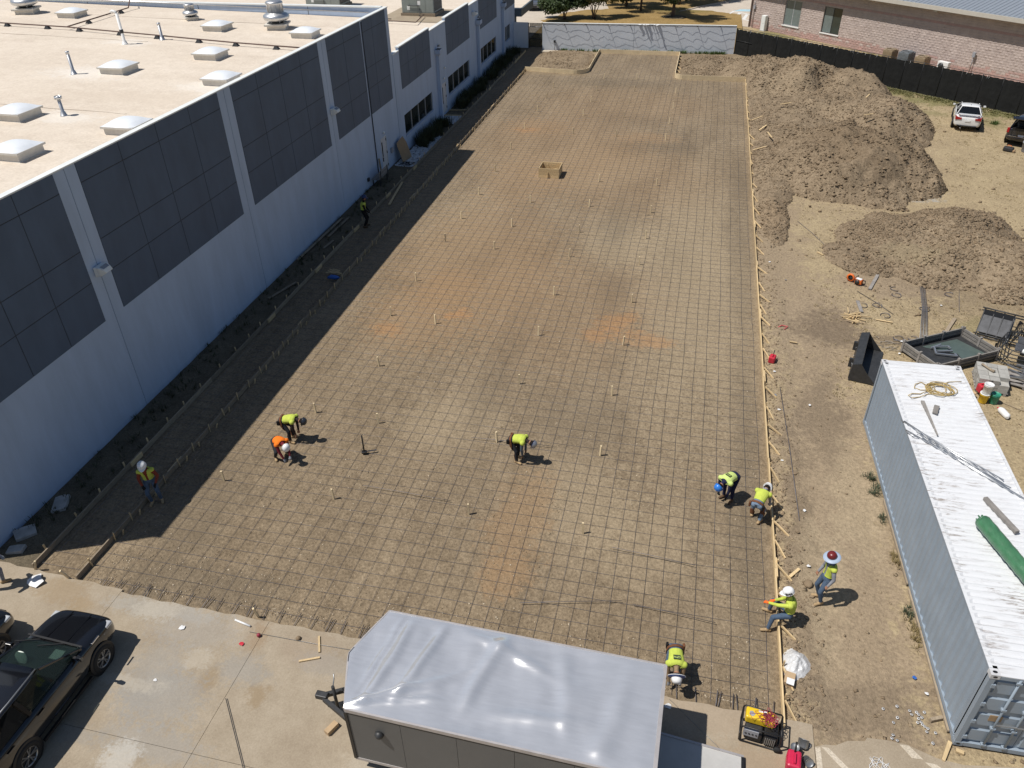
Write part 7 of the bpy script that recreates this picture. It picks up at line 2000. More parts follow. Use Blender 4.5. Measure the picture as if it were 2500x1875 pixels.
# ---- generator and things by the front right corner
gn = empty('generator', (3.02, 11.02, 0.055), R(-6), 'yellow portable generator in a black tube frame at the pad corner', 'generator')
gn.scale = (0.9, 0.9, 0.9)
for y in (-0.30, 0.30):
    MB().tube([(-0.48, y, 0.06), (-0.48, y, 0.60), (-0.44, y, 0.66), (0.44, y, 0.66), (0.48, y, 0.60), (0.48, y, 0.06), (0.44, y, 0.03), (-0.44, y, 0.03)], 0.022, 8, closed=True).build('frame_loop', M['black'], gn)
for (x, z_) in ((-0.48, 0.1), (0.48, 0.1), (-0.48, 0.58), (0.48, 0.58)): MB().tube([(x, -0.30, z_), (x, 0.30, z_)], 0.02, 8).build('frame_bar', M['black'], gn)
MB().box(-0.42, 0.30, -0.02, 0.30, 0.42, 0.68).build('fuel_tank', M['yellow'], gn, bevel=0.045)
MB().lathe([(0.045, 0), (0.05, 0.03), (0.03, 0.04)], 12, c=(0.05, 0.16, 0.68)).build('fuel_cap', M['black'], gn)
MB().prism([(-0.34, 0.06), (-0.25, 0.02), (-0.19, 0.1), (-0.26, 0.18), (-0.33, 0.16)], 0.681, 0.684).build('sticker', M['grey_plastic'], gn)
MB().prism([(-0.12, 0.2), (0.08, 0.2), (0.08, 0.26), (-0.12, 0.26)], 0.681, 0.684).build('sticker', M['white_plastic'], gn)
MB().box(-0.38, 0.05, -0.26, 0.10, 0.08, 0.40).build('alternator', M['dark_steel'], gn, bevel=0.05)
MB().box(0.08, 0.42, -0.27, 0.22, 0.08, 0.45).build('engine', M['black'], gn, bevel=0.04)
MB().box(-0.42, -0.05, -0.31, -0.24, 0.30, 0.56).build('control_panel', M['grey_plastic'], gn, bevel=0.01)
for q in range(4): MB().lathe([(0.025, 0), (0.025, 0.01)], 10, M=Matrix.Translation((-0.36 + q * 0.085, -0.311, 0.42)) @ Matrix.Rotation(PI / 2, 4, 'X')).build('socket', M['black'], gn)
for q in range(6): MB().box(0.12 + q * 0.045, 0.14 + q * 0.045, -0.285, -0.265, 0.12, 0.38).build('fin', M['steel'], gn)
for y in (-0.24, 0.24): MB().lathe([(0.09, -0.03), (0.1, 0), (0.09, 0.03)], 14, M=Matrix.Translation((0.46, y * 1.4, 0.1)) @ Matrix.Rotation(PI / 2, 4, 'X')).build('wheel', M['rubber'], gn)
M['cord_red'] = mat('dull red cord', (0.30, 0.03, 0.055), 0.6, var=0.15)
rc = empty('cord_coil', (3.15, 11.07, 0.055 + 0.62), 0, 'bundled red extension cord lying on the yellow generator', 'cord')
rg_ = random.Random(9)
for k in range(13):
    a = k * 0.49 + 0.2
    L_ = rg_.uniform(0.16, 0.27)
    d = Vector((math.cos(a), math.sin(a), 0)); s_ = Vector((-math.sin(a), math.cos(a), 0))
    w_ = rg_.uniform(0.035, 0.075)
    lp_ = []
    for q in range(13):
        tt = q / 12 * 2 * PI
        lp_.append(d * (L_ * (1 - math.cos(tt)) / 2) + s_ * (w_ * math.sin(tt)) + Vector((0.02, 0, 0.012 + 0.012 * (k % 4) - 0.10 * max(0, (L_ * (1 - math.cos(tt)) / 2) - 0.2))))
    MB().tube(lp_, 0.0085, 5, closed=True).build('loop', M['cord_red'], rc)
MB().tube([(0, 0, 0.02), (-0.2, 0.1, 0.01), (-0.42, 0.06, 0.0), (-0.36, -0.08, 0.0), (-0.2, -0.02, 0.01), (-0.3, 0.14, 0.0), (-0.12, 0.18, 0.01)], 0.007, 5).build('loose_strand', M['cord_red'], rc)
gas_can('large red fuel can at the bottom edge beside steel cups', 3.72, 10.42, 0.055, 1.45, 1.25, mat('raspberry red plastic', (0.55, 0.02, 0.07), 0.4))
for (x, y, z_, tx, ty_, r_, lab) in [(3.80, 10.80, 0.055, 0.1, -0.1, 0.10, 'upright blue grey metal cup beside the large red fuel can'), (3.96, 10.88, 0.10, -0.9, 0.3, 0.12, 'tipped blue grey metal cup leaning on the upright one'), (4.02, 10.66, 0.07, 0.9, 0.5, 0.10, 'pale metal cup lying right of the large red fuel can')]:
    o = MB().lathe([(r_ * 0.7, 0), (r_ * 0.95, 0.03), (r_, 0.20), (r_ * 1.04, 0.20), (r_ * 0.94, 0.19), (r_ * 0.7, 0.17)], 18).build('metal_cup', M['steel'], None, (x, y, z_), (tx, ty_, 0))
    tag(o, lab, 'cup')
    MB().tube([(r_, 0, 0.16), (r_ * 1.5, 0, 0.14), (r_ * 1.5, 0, 0.08), (r_, 0, 0.06)], 0.008, 5).build('handle', M['steel'], o)
def plastic_film():
    m, nt, b = new_mat('clear white plastic film')
    b.inputs['Base Color'].default_value = (0.82, 0.83, 0.84, 1); b.inputs['Roughness'].default_value = 0.25
    t = N(nt, 'ShaderNodeBsdfTransparent'); mx = N(nt, 'ShaderNodeMixShader'); mx.inputs[0].default_value = 0.72
    nt.links.new(t.outputs[0], mx.inputs[1]); nt.links.new(b.outputs[0], mx.inputs[2]); nt.links.new(mx.outputs[0], nt.nodes['Material Output'].inputs[0])
    return m
M['film'] = plastic_film()
nn = 34
gx, gy = np.meshgrid(np.linspace(-1, 1, nn), np.linspace(-1, 1, nn))
rr_ = np.sqrt(gx ** 2 + gy ** 2); an = np.arctan2(gy, gx)
rad = 1 + 0.22 * np.sin(an * 3 + 1) + 0.12 * np.sin(an * 7)
sx_, sy_ = gx * (0.75 + 0.25 * rad), gy * (0.75 + 0.25 * rad)
zz = 0.16 * np.clip(1 - rr_ ** 2, 0, 1) + 0.10 * np.clip(1.1 - rr_, 0, 1) * fbm(gx * 4 + 9, gy * 4 + 9, 3, 4) * 2 - 0.02
Vp = np.stack([sx_ * 0.34, sy_ * 0.46, zz], -1).reshape(-1, 3)
ii = np.arange(nn * nn).reshape(nn, nn)
msk = (rr_ < 1.12)
Fp = np.array([(ii[j, i], ii[j, i + 1], ii[j + 1, i + 1], ii[j + 1, i]) for j in range(nn - 1) for i in range(nn - 1) if msk[j, i] and msk[j + 1, i + 1] and msk[j, i + 1] and msk[j + 1, i]])
ps = obj('plastic_sheet', np_mesh('plastic_sheet', Vp, Fp, M['film'], False), None, (3.98, 13.16, 0.03), (0, 0, -0.25))
tag(ps, 'crumpled clear white plastic sheet outside the right form', 'plastic sheet')
bxo = empty('open_box', (3.79, 12.66, 0.0), R(-12), 'small cardboard box with a white lid next to the plastic sheet', 'box')
MB().box(-0.12, 0.12, -0.17, 0.17, 0.0, 0.16).build('carton', M['tan_box'], bxo)
MB().box(-0.06, 0.12, -0.2, -0.02, 0.161, 0.175).build('lid', M['white_plastic'], bxo)
tag(obj('steel_angle', MB().bar((0, 0, 0.04), (0.32, 0.14, 0.04), 0.08, 0.08).mesh('steel_angle', M['old_or_shaded_wood']), None, (6.95, 12.28, 0)), 'short brown steel angle lying beside the container base', 'steel')
tag(MB().bar((7.02, 11.28, 0.06), (7.26, 11.78, 0.07), 0.07, 0.04, w2=0.09).build('pointed_stake', M['wood']), 'pointed wooden stake lying at the near corner of the container', 'stake')
tag(MB().bar((7.36, 11.62, 0.03), (7.52, 11.58, 0.03), 0.09, 0.06).build('wood_wedge', M['wood']), 'small wood wedge tucked under the near container corner', 'wedge')
tag(MB().bar((4.0, 16.05, 0.06), (4.28, 16.42, 0.05), 0.08, 0.04).build('crossed_lath', M['wood']), 'pale lath crossing a brace outside the right form', 'lath')
hs = tag(MB().tube([(5.6 + 0.28 * math.cos(q * 0.7) * (1 - q / 60), 10.75 + 0.18 * math.sin(q * 0.9) + q * 0.004, 0.065 + 0.004 * (q % 3)) for q in range(40)], 0.006, 4).build('thin_cable', M['litter_white']), 'thin pale cable tangled on the right concrete apron', 'cable')
M['washer'] = mat('shiny discs', (0.6, 0.6, 0.6), 0.45, 0.3, var=0.05)
wsh = MB().lathe([(0.018, 0), (0.036, 0), (0.036, 0.006), (0.018, 0.006)], 12, cap=False).mesh('disc', M['washer'])
WS = [(5.93, 12.37), (6.26, 12.51), (6.53, 12.45), (6.56, 12.36), (6.72, 12.39), (6.66, 12.17), (6.86, 12.48), (6.76, 12.14), (6.11, 12.05), (6.01, 11.63), (6.82, 11.97), (7.01, 11.98), (6.70, 12.28), (6.78, 12.33), (6.74, 12.2), (6.68, 12.44), (6.05, 11.72), (6.12, 11.6), (6.86, 12.06), (6.9, 11.7), (6.22, 12.2), (6.8, 12.1)]
for (x, y) in WS: tag(obj('bottle_cap_disc', wsh, None, (x, y, 0.012), (rr.uniform(-0.2, 0.2), rr.uniform(-0.2, 0.2), 0)), 'small shiny metal disc lying on the dirt by the container corner', 'disc', 'shiny discs scattered by the container corner')
# things by the white car / suv
bucket('big grey tub standing behind the open dark SUV', 21.05, 56.15, 0, 0.34, 0.62, M['grey_plastic'], None, 0, 'tub', M['tan_box'])
tb_ = empty('tool_bag', (19.95, 56.05, 0), R(-30), 'dark tool bag with orange trim lying behind the dark SUV', 'tool bag')
MB().box(-0.3, 0.3, -0.17, 0.17, 0, 0.28).build('bag', M['dark_steel'], tb_, bevel=0.07)
MB().box(0.1, 0.42, -0.14, 0.1, 0.0, 0.16).build('pouch', M['ply'], tb_, bevel=0.04)
MB().tube([(-0.15, 0, 0.27), (-0.1, 0, 0.38), (0.1, 0, 0.38), (0.15, 0, 0.27)], 0.018, 6).build('handle', M['orange'], tb_)
# screed tool standing on the rebar
tl = empty('concrete_tamper', (-9.78, 18.68, 0.06), R(20), 'black upright tamping tool standing alone on the rebar', 'tool')
MB().tube([(0, 0, 0.02), (0.0, 0, 0.75)], 0.025, 8).build('handle', M['black'], tl)
MB().box(-0.09, 0.09, -0.07, 0.07, 0, 0.07).build('foot', M['black'], tl, bevel=0.02)
MB().tube([(0.05, 0, 0.05), (0.42, 0.05, 0.04)], 0.02, 6).build('side_arm', M['steel'], tl)

# ============================================================ TREES AND PLANTS
def leaf_mat(name, c, c2):
    m, nt, b = new_mat(name)
    g_ = N(nt, 'ShaderNodeNewGeometry').outputs['Position']
    f = noise_n(nt, g_, 1.3, 4, 0.7)
    f2 = noise_n(nt, g_, 9, 2, 0.6)
    col = ramp(nt, mth(nt, 'ADD', mth(nt, 'MULTIPLY', f, 0.6), mth(nt, 'MULTIPLY', f2, 0.4)), [(0.35, c2), (0.65, c)])
    nt.links.new(col, b.inputs['Base Color'])
    b.inputs['Roughness'].default_value = 0.6
    tr_ = N(nt, 'ShaderNodeBsdfTranslucent'); nt.links.new(col, tr_.inputs[0])
    mx = N(nt, 'ShaderNodeMixShader'); mx.inputs[0].default_value = 0.25
    nt.links.new(b.outputs[0], mx.inputs[1]); nt.links.new(tr_.outputs[0], mx.inputs[2]); nt.links.new(mx.outputs[0], nt.nodes['Material Output'].inputs[0])
    return m


M['leaf'] = leaf_mat('mid green leaves', (0.085, 0.125, 0.04), (0.03, 0.055, 0.018))
M['leaf_olive'] = leaf_mat('olive leaves', (0.12, 0.125, 0.035), (0.045, 0.055, 0.016))
M['leaf_dark'] = leaf_mat('dark leaves', (0.035, 0.055, 0.018), (0.012, 0.022, 0.008))
M['bark'] = mat('bark', (0.15, 0.11, 0.08), 0.95, var=0.3, vs=6, bump=0.02, bs=14)
M['blade_dark'] = leaf_mat('dark grass blades', (0.075, 0.085, 0.035), (0.03, 0.035, 0.016))
M['blade_green'] = leaf_mat('green weed blades', (0.10, 0.17, 0.035), (0.05, 0.09, 0.02))
M['blade_olive'] = leaf_mat('olive grass blades', (0.23, 0.22, 0.085), (0.14, 0.135, 0.05))
M['blade_straw'] = leaf_mat('straw blades', (0.36, 0.28, 0.13), (0.22, 0.17, 0.08))
M['blade_grey'] = leaf_mat('grey green weed', (0.13, 0.15, 0.09), (0.06, 0.075, 0.04))


def leaves_mesh(name, clumps, n, size, m_, seed):
    """clumps: (x, y, z, rx, ry, rz); leaves gather towards the outside of each clump"""
    rg = np.random.default_rng(seed)
    C = np.array(clumps, float)
    w = C[:, 3] * C[:, 4] * C[:, 5]
    k = rg.choice(len(C), n, p=w / w.sum())
    d = rg.normal(size=(n, 3)); d /= np.linalg.norm(d, axis=1)[:, None]
    r = rg.random(n) ** 0.45
    P = C[k, :3] + d * r[:, None] * C[k, 3:6]
    a = rg.normal(size=(n, 3)); a /= np.linalg.norm(a, axis=1)[:, None]
    nrm = d + rg.normal(scale=0.8, size=(n, 3)) + np.array([0, 0, 0.5])
    b = np.cross(a, nrm); b /= np.linalg.norm(b, axis=1)[:, None] + 1e-9
    a = np.cross(nrm, b); a /= np.linalg.norm(a, axis=1)[:, None] + 1e-9
    s = size * rg.uniform(0.6, 1.4, n)
    A = a * s[:, None]; B = b * (s * 0.55)[:, None]
    V = np.stack([P - A, P + B, P + A, P - B], 1).reshape(-1, 3)
    F = np.arange(n * 4).reshape(-1, 4)
    return np_mesh(name, V, F, m_, False)


def tree(label, x, y, trunk_h, r0, crown, n, size, m_, seed, stems=1, name='tree', z0=0.0):
    t = empty(name, (x, y, z0), 0, label, 'tree')
    rg = random.Random(seed)
    tm = MB()
    for s in range(stems):
        a = 2 * PI * s / max(1, stems) + rg.uniform(-0.4, 0.4)
        sp = 0.55 if stems > 1 else 0.08
        tops = (math.cos(a) * sp * trunk_h * 0.6, math.sin(a) * sp * trunk_h * 0.6, trunk_h)
        tm.tube([(0.1 * math.cos(a) * (stems > 1), 0.1 * math.sin(a) * (stems > 1), -0.2), (tops[0] * 0.35, tops[1] * 0.35, trunk_h * 0.5), tops], [r0 * 1.25, r0, r0 * 0.7], 8)
        for q in range(4 if stems == 1 else 2):
            b = a + rg.uniform(-1, 1) + q * 1.6
            L = trunk_h * rg.uniform(0.5, 0.9)
            tm.tube([tops, (tops[0] + 0.5 * L * math.cos(b), tops[1] + 0.5 * L * math.sin(b), trunk_h + L * 0.45), (tops[0] + L * math.cos(b), tops[1] + L * math.sin(b), trunk_h + L * 0.8)], [r0 * 0.6, r0 * 0.4, r0 * 0.15], 6)
    tm.build('trunk', M['bark'], t)
    cx, cy, cz, rx, ry, rz_ = crown
    cl = []
    for q in range(26):
        d = Vector((rg.gauss(0, 1), rg.gauss(0, 1), rg.gauss(0, 1))).normalized() * rg.uniform(0.45, 0.95)
        k = rg.uniform(0.22, 0.42)
        cl.append((cx + d.x * rx, cy + d.y * ry, cz + d.z * rz_, rx * k, ry * k, rz_ * k * 1.1))
    o = obj('crown', leaves_mesh('crown', cl, n, size, m_, seed), t)
    return t


tree('leafy multi stemmed bush tree left behind the white wall', -16.3, 96.6, 1.2, 0.05, (0, 0, 2.5, 3.4, 2.6, 1.75), 12000, 0.14, M['leaf'], 3, 6)
tree('olive green vase shaped tree right of the leafy bush', -12.9, 96.6, 1.7, 0.05, (0.1, 0, 3.3, 3.0, 2.4, 1.9), 9000, 0.13, M['leaf_olive'], 5, 6)
tree('slender tree with a pale trunk on the dry lawn', -8.1, 102.3, 2.6, 0.13, (0, 0, 4.9, 3.6, 3.4, 2.4), 9000, 0.15, M['leaf_dark'], 7)
tree('broad crowned lawn tree with thick trunk near the parking bays', -4.1, 97.9, 1.9, 0.2, (0.1, 0, 4.1, 3.6, 3.2, 2.3), 12000, 0.14, M['leaf'], 9)
tree('dark dense tree at the top edge behind the slender tree', -10.2, 106.0, 1.6, 0.14, (0, 0, 3.2, 3.4, 2.6, 2.6), 8000, 0.16, M['leaf_dark'], 13)
tree('dark tree shading the verge at the top edge beyond the broad tree', -3.8, 108.2, 2.2, 0.15, (0, 0, 4.2, 3.2, 2.8, 2.4), 8000, 0.16, M['leaf_dark'], 15)
tree('olive tree on the verge beside the kerb', -0.6, 112.0, 2.4, 0.13, (0, 0, 4.4, 2.8, 2.6, 2.2), 6000, 0.15, M['leaf_olive'], 17)
ml = MB()
tag(obj('mulch_bed', MB().lathe([(1.5, 0.0), (1.2, 0.05), (0.2, 0.09)], 16, c=(0, 0, 0)).mesh('mulch_bed', M['strip']), None, (-4.0, 97.7, 0.42)), kind='structure')


def blades_mesh(name, P, hmin, hmax, m_, seed, per=14, lean=0.6, w=0.012, rad=0.12):
    """tufts of narrow upright blades"""
    rg = np.random.default_rng(seed)
    n = len(P) * per
    base = np.repeat(np.asarray(P, float), per, 0)
    a = rg.uniform(0, 2 * PI, n)
    off = rg.random(n) ** 0.7 * rad
    b = base + np.stack([np.cos(a) * off, np.sin(a) * off, 0 * a], -1)
    h = rg.uniform(hmin, hmax, n)
    ln = lean * h * rg.random(n)
    tip = b + np.stack([np.cos(a) * ln, np.sin(a) * ln, h], -1)
    mid = (b + tip) / 2 + np.stack([0 * a, 0 * a, h * 0.12], -1)
    s = np.stack([-np.sin(a), np.cos(a), 0 * a], -1) * w
    V = np.stack([b - s, b + s, mid + s * 0.8, mid - s * 0.8, tip], 1).reshape(-1, 3)
    i = np.arange(n)[:, None] * 5
    F4 = np.concatenate([i + np.array([0, 1, 2, 3])], 0)
    F3 = i + np.array([3, 2, 4])
    me = bpy.data.meshes.new(name)
    me.from_pydata(V.tolist(), [], F4.tolist() + F3.tolist())
    me.materials.append(m_)
    me.update()
    return me


clump_me = [blades_mesh('grass_clump', np.random.default_rng(k).normal(0, 0.16, (12, 3)) * [1, 1, 0], 0.35, 0.75, M['blade_dark'], k, 22, 0.8, 0.014, 0.16) for k in range(3)]
yy = [50.2, 50.9, 51.6, 52.3, 53.0, 53.7, 54.4, 55.0, 59.9, 60.6, 61.3, 62.0, 62.7, 63.4, 64.1, 64.8, 65.5, 66.2, 67, 68.8, 69.5, 70.2, 71, 71.8, 72.6, 73.4, 74.2, 75, 75.8, 77.4, 78.2, 79]
for k, y in enumerate(yy):
    o = obj('grass_clump', clump_me[k % 3], None, (-18.25 + rr.uniform(-0.15, 0.2), y, 0.02), (0, 0, rr.uniform(0, 6)))
    o.scale = (rr.uniform(0.9, 1.3),) * 3
    tag(o, 'dark grass clump growing against the shaded building wall', 'grass clump', 'dark grass clumps along the shaded wall')
# weeds: uncountable, as stuff
P = [(rr.uniform(-18.85, -18.0) if rr.random() < 0.7 else rr.uniform(-18.8, -17.5), rr.uniform(13, 44), 0.03) for _ in range(220)]
tag(obj('strip_weeds', blades_mesh('strip_weeds', P, 0.05, 0.2, M['blade_dark'], 21, 9, 1.0, 0.012, 0.1)), 'short dark weeds along the foot of the shaded wall', 'weeds', kind='stuff')
P = []
for c in (-13.3, -11.9, -10.5, -9.4, -7.6, -5.6, -4.6, -3.2, -2.0, -0.8, 0.5, 1.4):
    for _ in range(rr.randint(4, 14)): P.append((c + rr.gauss(0, 0.35), 80.98 + (c + 15.85) * 0.0498 - rr.uniform(0.08, 0.35), 0.0))
tag(obj('wall_weeds', blades_mesh('wall_weeds', P, 0.10, 0.32, M['blade_green'], 23, 14, 0.8, 0.02, 0.18)), 'green weeds along the foot of the white wall', 'weeds', kind='stuff')
for (x, y, s_, m_, lab) in [(6.78, 20.85, 1.0, 'blade_grey', 'grey green weed beside the container, farther of the pair'), (6.80, 20.3, 1.1, 'blade_grey', 'grey green weed beside the container, nearer of the pair'), (6.9, 19.05, 0.8, 'blade_grey', 'small grey weed alone at the middle of the container side'), (6.98, 17.35, 1.1, 'blade_straw', 'straw tuft at the container side across from the standing worker'), (7.0, 15.5, 1.0, 'blade_grey', 'mixed weed with litter at the container side'), (7.06, 14.8, 1.2, 'blade_straw', 'long straw tuft at the near part of the container side'), (20.6, 62.2, 1.6, 'blade_green', 'green weed patch right of the white sedan')]:
    rg2 = np.random.default_rng(int(x * 100))
    Pp = np.stack([rg2.normal(0, 0.12, 12), rg2.normal(0, 0.2, 12), np.zeros(12)], -1)
    o = obj('weed', blades_mesh('weed', Pp, 0.06, 0.2, M[m_], int(y * 10), 12, 1.3, 0.012, 0.09), None, (x, y, 0.0))
    o.scale = (s_ * 0.75,) * 3
    tag(o, lab, 'weed')
P = []
rgp = np.random.default_rng(77)
while len(P) < 2600:
    x, y = rgp.uniform(6, 28), rgp.uniform(24, 76)
    if x + 0.85 * (y) * 0 < 0: continue
    v = float(fbm(np.array([x * 0.25]), np.array([y * 0.25]), 91, 3)[0])
    if v < 0.42: continue
    if 5 < x < 17 and 44 < y < 72 - (x - 5) * 0.2 and ((x - 9.4) / 6.5) ** 2 + ((y - 56) / 15) ** 2 < 1: continue
    if (x - 2.72) * 0.6484 + (y - 82.0) * 0.7613 > -0.4: continue
    if 6.9 < x < 10 and y < 25: continue
    P.append((x, y, -0.01))
tag(obj('dry_grass', blades_mesh('dry_grass', P, 0.015, 0.05, M['blade_straw'], 31, 7, 1.6, 0.016, 0.14)), 'short dry grass scattered over the straw coloured yard', 'grass', kind='stuff')
P = []
for _ in range(900):
    u = rgp.uniform(7, 27); d = rgp.uniform(-1.6, -0.1) * rgp.random() 
    P.append((2.72 + 0.7613 * u + 0.6484 * (d - 0.25), 82.0 - 0.6484 * u + 0.7613 * (d - 0.25), -0.01))
tag(obj('fence_grass', blades_mesh('fence_grass', P, 0.04, 0.12, M['blade_olive'], 33, 8, 1.3, 0.02, 0.16)), 'green grass along the foot of the black fence', 'grass', kind='stuff')

# white gravel in the planting strip
rg = np.random.default_rng(8)
n = 2600
gx_ = rg.uniform(-18.75, -17.4, n); gy_ = np.concatenate([rg.uniform(46.2, 52.5, n - 700), rg.uniform(55.5, 57.6, 700)])
s = rg.uniform(0.03, 0.07, n)
tag(obj('white_gravel', stones_mesh('white_gravel', np.stack([gx_, gy_, 0.03 + 0 * gx_], -1), s, mat('white gravel', (0.62, 0.64, 0.66), 0.85, var=0.15, vs=3, world_pos=True), 0.7, True, 8)), 'white gravel in the planting strip by the building doors', 'gravel', kind='stuff')

# ---- things in the building shade
pw = tag(MB().prism([(-0.62, 0), (0.62, 0), (0.62, 1.0), (0.42, 1.45), (-0.55, 1.28), (-0.62, 1.1)], 0, 0.018).build('plywood_sheet', M['ply'], None, (-18.28, 47.45, 0.04), (R(72), 0, R(83))), 'brown plywood sheet leaning on the shaded wall beside the door', 'plywood')
bn = empty('bench', (-18.55, 43.2, 0.02), R(-90), 'low slatted grey bench against the shaded wall', 'bench')
for k in range(4): MB().box(-0.7, 0.7, -0.28 + k * 0.13, -0.28 + k * 0.13 + 0.10, 0.40, 0.43).build('seat_slat', M['grey_wood'], bn)
for k in range(4): MB().box(-0.7, 0.7, 0.26, 0.29, 0.46 + k * 0.12, 0.46 + k * 0.12 + 0.09).build('back_slat', M['grey_wood'], bn)
for x in (-0.6, 0.55):
    for y in (-0.25, 0.2): MB().box(x, x + 0.06, y, y + 0.06, 0, 0.40).build('leg', M['dark_steel'], bn)
    MB().box(x, x + 0.05, 0.29, 0.33, 0.2, 0.95).build('back_post', M['dark_steel'], bn)
for (a, b, lab, m_) in [((-18.72, 32.1), (-18.62, 37.5), 'long plank against the shaded wall foot near the standing worker', 'old_or_shaded_wood'), ((-18.35, 35.0), (-18.3, 37.7), 'second long plank lying next to the wall foot plank', 'old_or_shaded_wood'), ((-18.25, 28.1), (-17.7, 29.85), 'loose board on the shaded earth beside the outer form', 'old_or_shaded_wood'), ((-16.72, 39.8), (-17.2, 43.4), 'long board lying across the shaded rebar strip', 'wood'), ((-19.0 + 0.15, 58.85), (-17.5, 59.1), 'timber edging across the planting strip by the far door, farther piece', 'wood'), ((-18.85, 57.5), (-17.5, 57.6), 'timber edging across the planting strip by the far door, nearer piece', 'wood'), ((-18.0, 33.6), (-17.9, 34.6), 'short stick on the shaded earth near the long planks', 'old_or_shaded_wood')]:
    plank(lab, a, b, 0.12, 0.04, m_, 0.06)
tag(MB().bar((-18.70, 43.95, 0.02), (-18.86, 44.1, 1.2), 0.1, 0.03).build('leaning_board', M['old_or_shaded_wood']), 'short board leaning upright on the wall beside the first door', 'board')
bt = empty('blue_bag', (-16.08, 30.5, 0.08), 0.2, 'small blue bag lying on the shaded rebar strip', 'bag')
MB().tube([(-0.28, 0, 0.06), (-0.1, 0.02, 0.1), (0.15, -0.02, 0.09), (0.3, 0.0, 0.05)], [0.05, 0.11, 0.1, 0.04], 10).build('sack', M['blue'], bt)
sh_ = empty('lath_heap', (-16.2, 30.95, 0.07), 0, 'small heap of laths next to the blue bag in the shade', 'laths')
for k in range(9):
    a = rr.uniform(-0.5, 0.5); d = Vector((math.cos(a), math.sin(a), 0)) * rr.uniform(0.2, 0.35); c = Vector((rr.uniform(-0.15, 0.15), rr.uniform(-0.2, 0.2), 0.02 + 0.02 * k))
    MB().bar(c - d, c + d, 0.04, 0.02).build('lath', M['wood'], sh_)
for (x, y, sx_, sy_, rz_, lab) in [(-18.35, 14.35, 0.45, 0.75, 0.5, 'flat broken concrete slab on the shaded earth near the wall'), (-18.55, 13.0, 0.6, 0.5, 0.9, 'broken concrete slab tilted at the near wall corner'), (-18.3, 12.35, 0.5, 0.3, 0.3, 'broken concrete lump at the sunlit near wall corner')]:
    tag(MB().prism([(-sx_ / 2, -sy_ / 2), (sx_ / 2 * 0.9, -sy_ / 2), (sx_ / 2, sy_ / 2 * 0.8), (0, sy_ / 2), (-sx_ / 2, sy_ / 2 * 0.9)], 0, 0.1).build('concrete_chunk', M['concrete_bits'], None, (x, y, 0.0), (rr.uniform(-0.12, 0.12), rr.uniform(-0.12, 0.12), rz_)), lab, 'concrete chunk')
tag(MB().tube([(-18.3 + 0.25 * math.cos(q * 0.8) + q * 0.02, 46.6 + 0.35 * math.sin(q * 1.1), 0.08 + 0.01 * (q % 3)) for q in range(26)], 0.02, 5).build('black_hose', M['black']), 'black hose tangled on white gravel below the plywood sheet', 'hose')
tag(obj('green_valve_box', MB().box(-0.2, 0.2, -0.25, 0.25, 0, 0.3).mesh('green_valve_box', M['green']), None, (-18.6, 55.6, 0.02)), 'green utility box against the shaded wall by the second door', 'utility box')
so = tag(MB().box(-0.02, 0.08, -0.1, 0.1, -0.1, 0.1).build('wall_box', M['dark_steel'], None, (XB + 0.02, 42.2, 0.55)), 'small dark outlet box on the shaded wall left of the bench', 'outlet box')
tag(MB().box(-0.02, 0.1, -0.12, 0.12, -0.16, 0.16).build('wall_box', M['grey_plastic'], None, (XB + 0.02, 46.35, 1.0)), 'grey outlet box on the wall between the door and plywood', 'outlet box')

# ---- litter and small loose things
def scrap(label, x, y, z, s, m_, cat='litter', nm='litter_scrap', seed=1):
    rg = random.Random(seed)
    pts = [(s * rg.uniform(0.6, 1.2) * math.cos(a), s * rg.uniform(0.5, 1.1) * math.sin(a)) for a in [2 * PI * k / 8 for k in range(8)]]
    n = len(pts)
    vs = [(px, py, rg.uniform(0.0, 0.4) * s) for px, py in pts] + [(0, 0, 0.35 * s)]
    o = MB().add(vs, [(i, (i + 1) % n, n) for i in range(n)]).build(nm, M[m_], None, (x, y, z), None, solid=0.004)
    return tag(o, label, cat)
zc = 0.06
scrap('white torn board scrap on the concrete at the left edge', -16.85, 11.40, zc, 0.28, 'litter_white', 'scrap', 'board_scrap', 2)
scrap('small white paper scrap in the middle of the front concrete', -11.82, 10.86, zc, 0.1, 'litter_white', seed=3)
scrap('red and white wrapper on the front concrete near the dropped pipe', -10.0, 10.73, zc, 0.08, 'red', 'wrapper', 'wrapper', 4)
scrap('white scrap under the trailer edge near the bent worker', 0.93, 11.30, zc, 0.09, 'litter_white', seed=5)
scrap('small white paper on the front concrete beside the black SUV shadow', -11.6, 9.3, zc, 0.05, 'litter_white', seed=6)
tag(MB().tube([(-10.55, 11.38, zc + 0.03), (-10.05, 11.28, zc + 0.03)], 0.028, 8).build('white_pipe', M['white_plastic']), 'short white pipe dropped at the front concrete edge', 'pipe')
tag(MB().lathe([(0.03, 0), (0.05, 0.03), (0.05, 0.08), (0.02, 0.1)], 10).build('dark_can', M['maroon_can'] if 'maroon_can' in M else M['cord_red'], None, (-9.68, 11.05, zc)), 'small dark red can on the concrete joint near the dropped pipe', 'can')
tag(MB().bar((-8.12, 11.38, zc + 0.02), (-7.9, 10.92, zc + 0.02), 0.05, 0.035).build('loose_stake', M['wood']), 'loose wooden stake on concrete, the upright one of two near the trailer', 'stake')
tag(MB().bar((-8.3, 10.56, zc + 0.02), (-7.82, 10.78, zc + 0.02), 0.05, 0.035).build('loose_stake', M['wood']), 'loose wooden stake on concrete, the flatter one of two near the trailer', 'stake')
tag(MB().lathe([(0.05, 0), (0.075, 0.03), (0.05, 0.07), (0.01, 0.09)], 8).build('round_stone', M['clod'], None, (-8.62, 11.2, zc)), 'round brown stone on the concrete by the string line', 'stone')
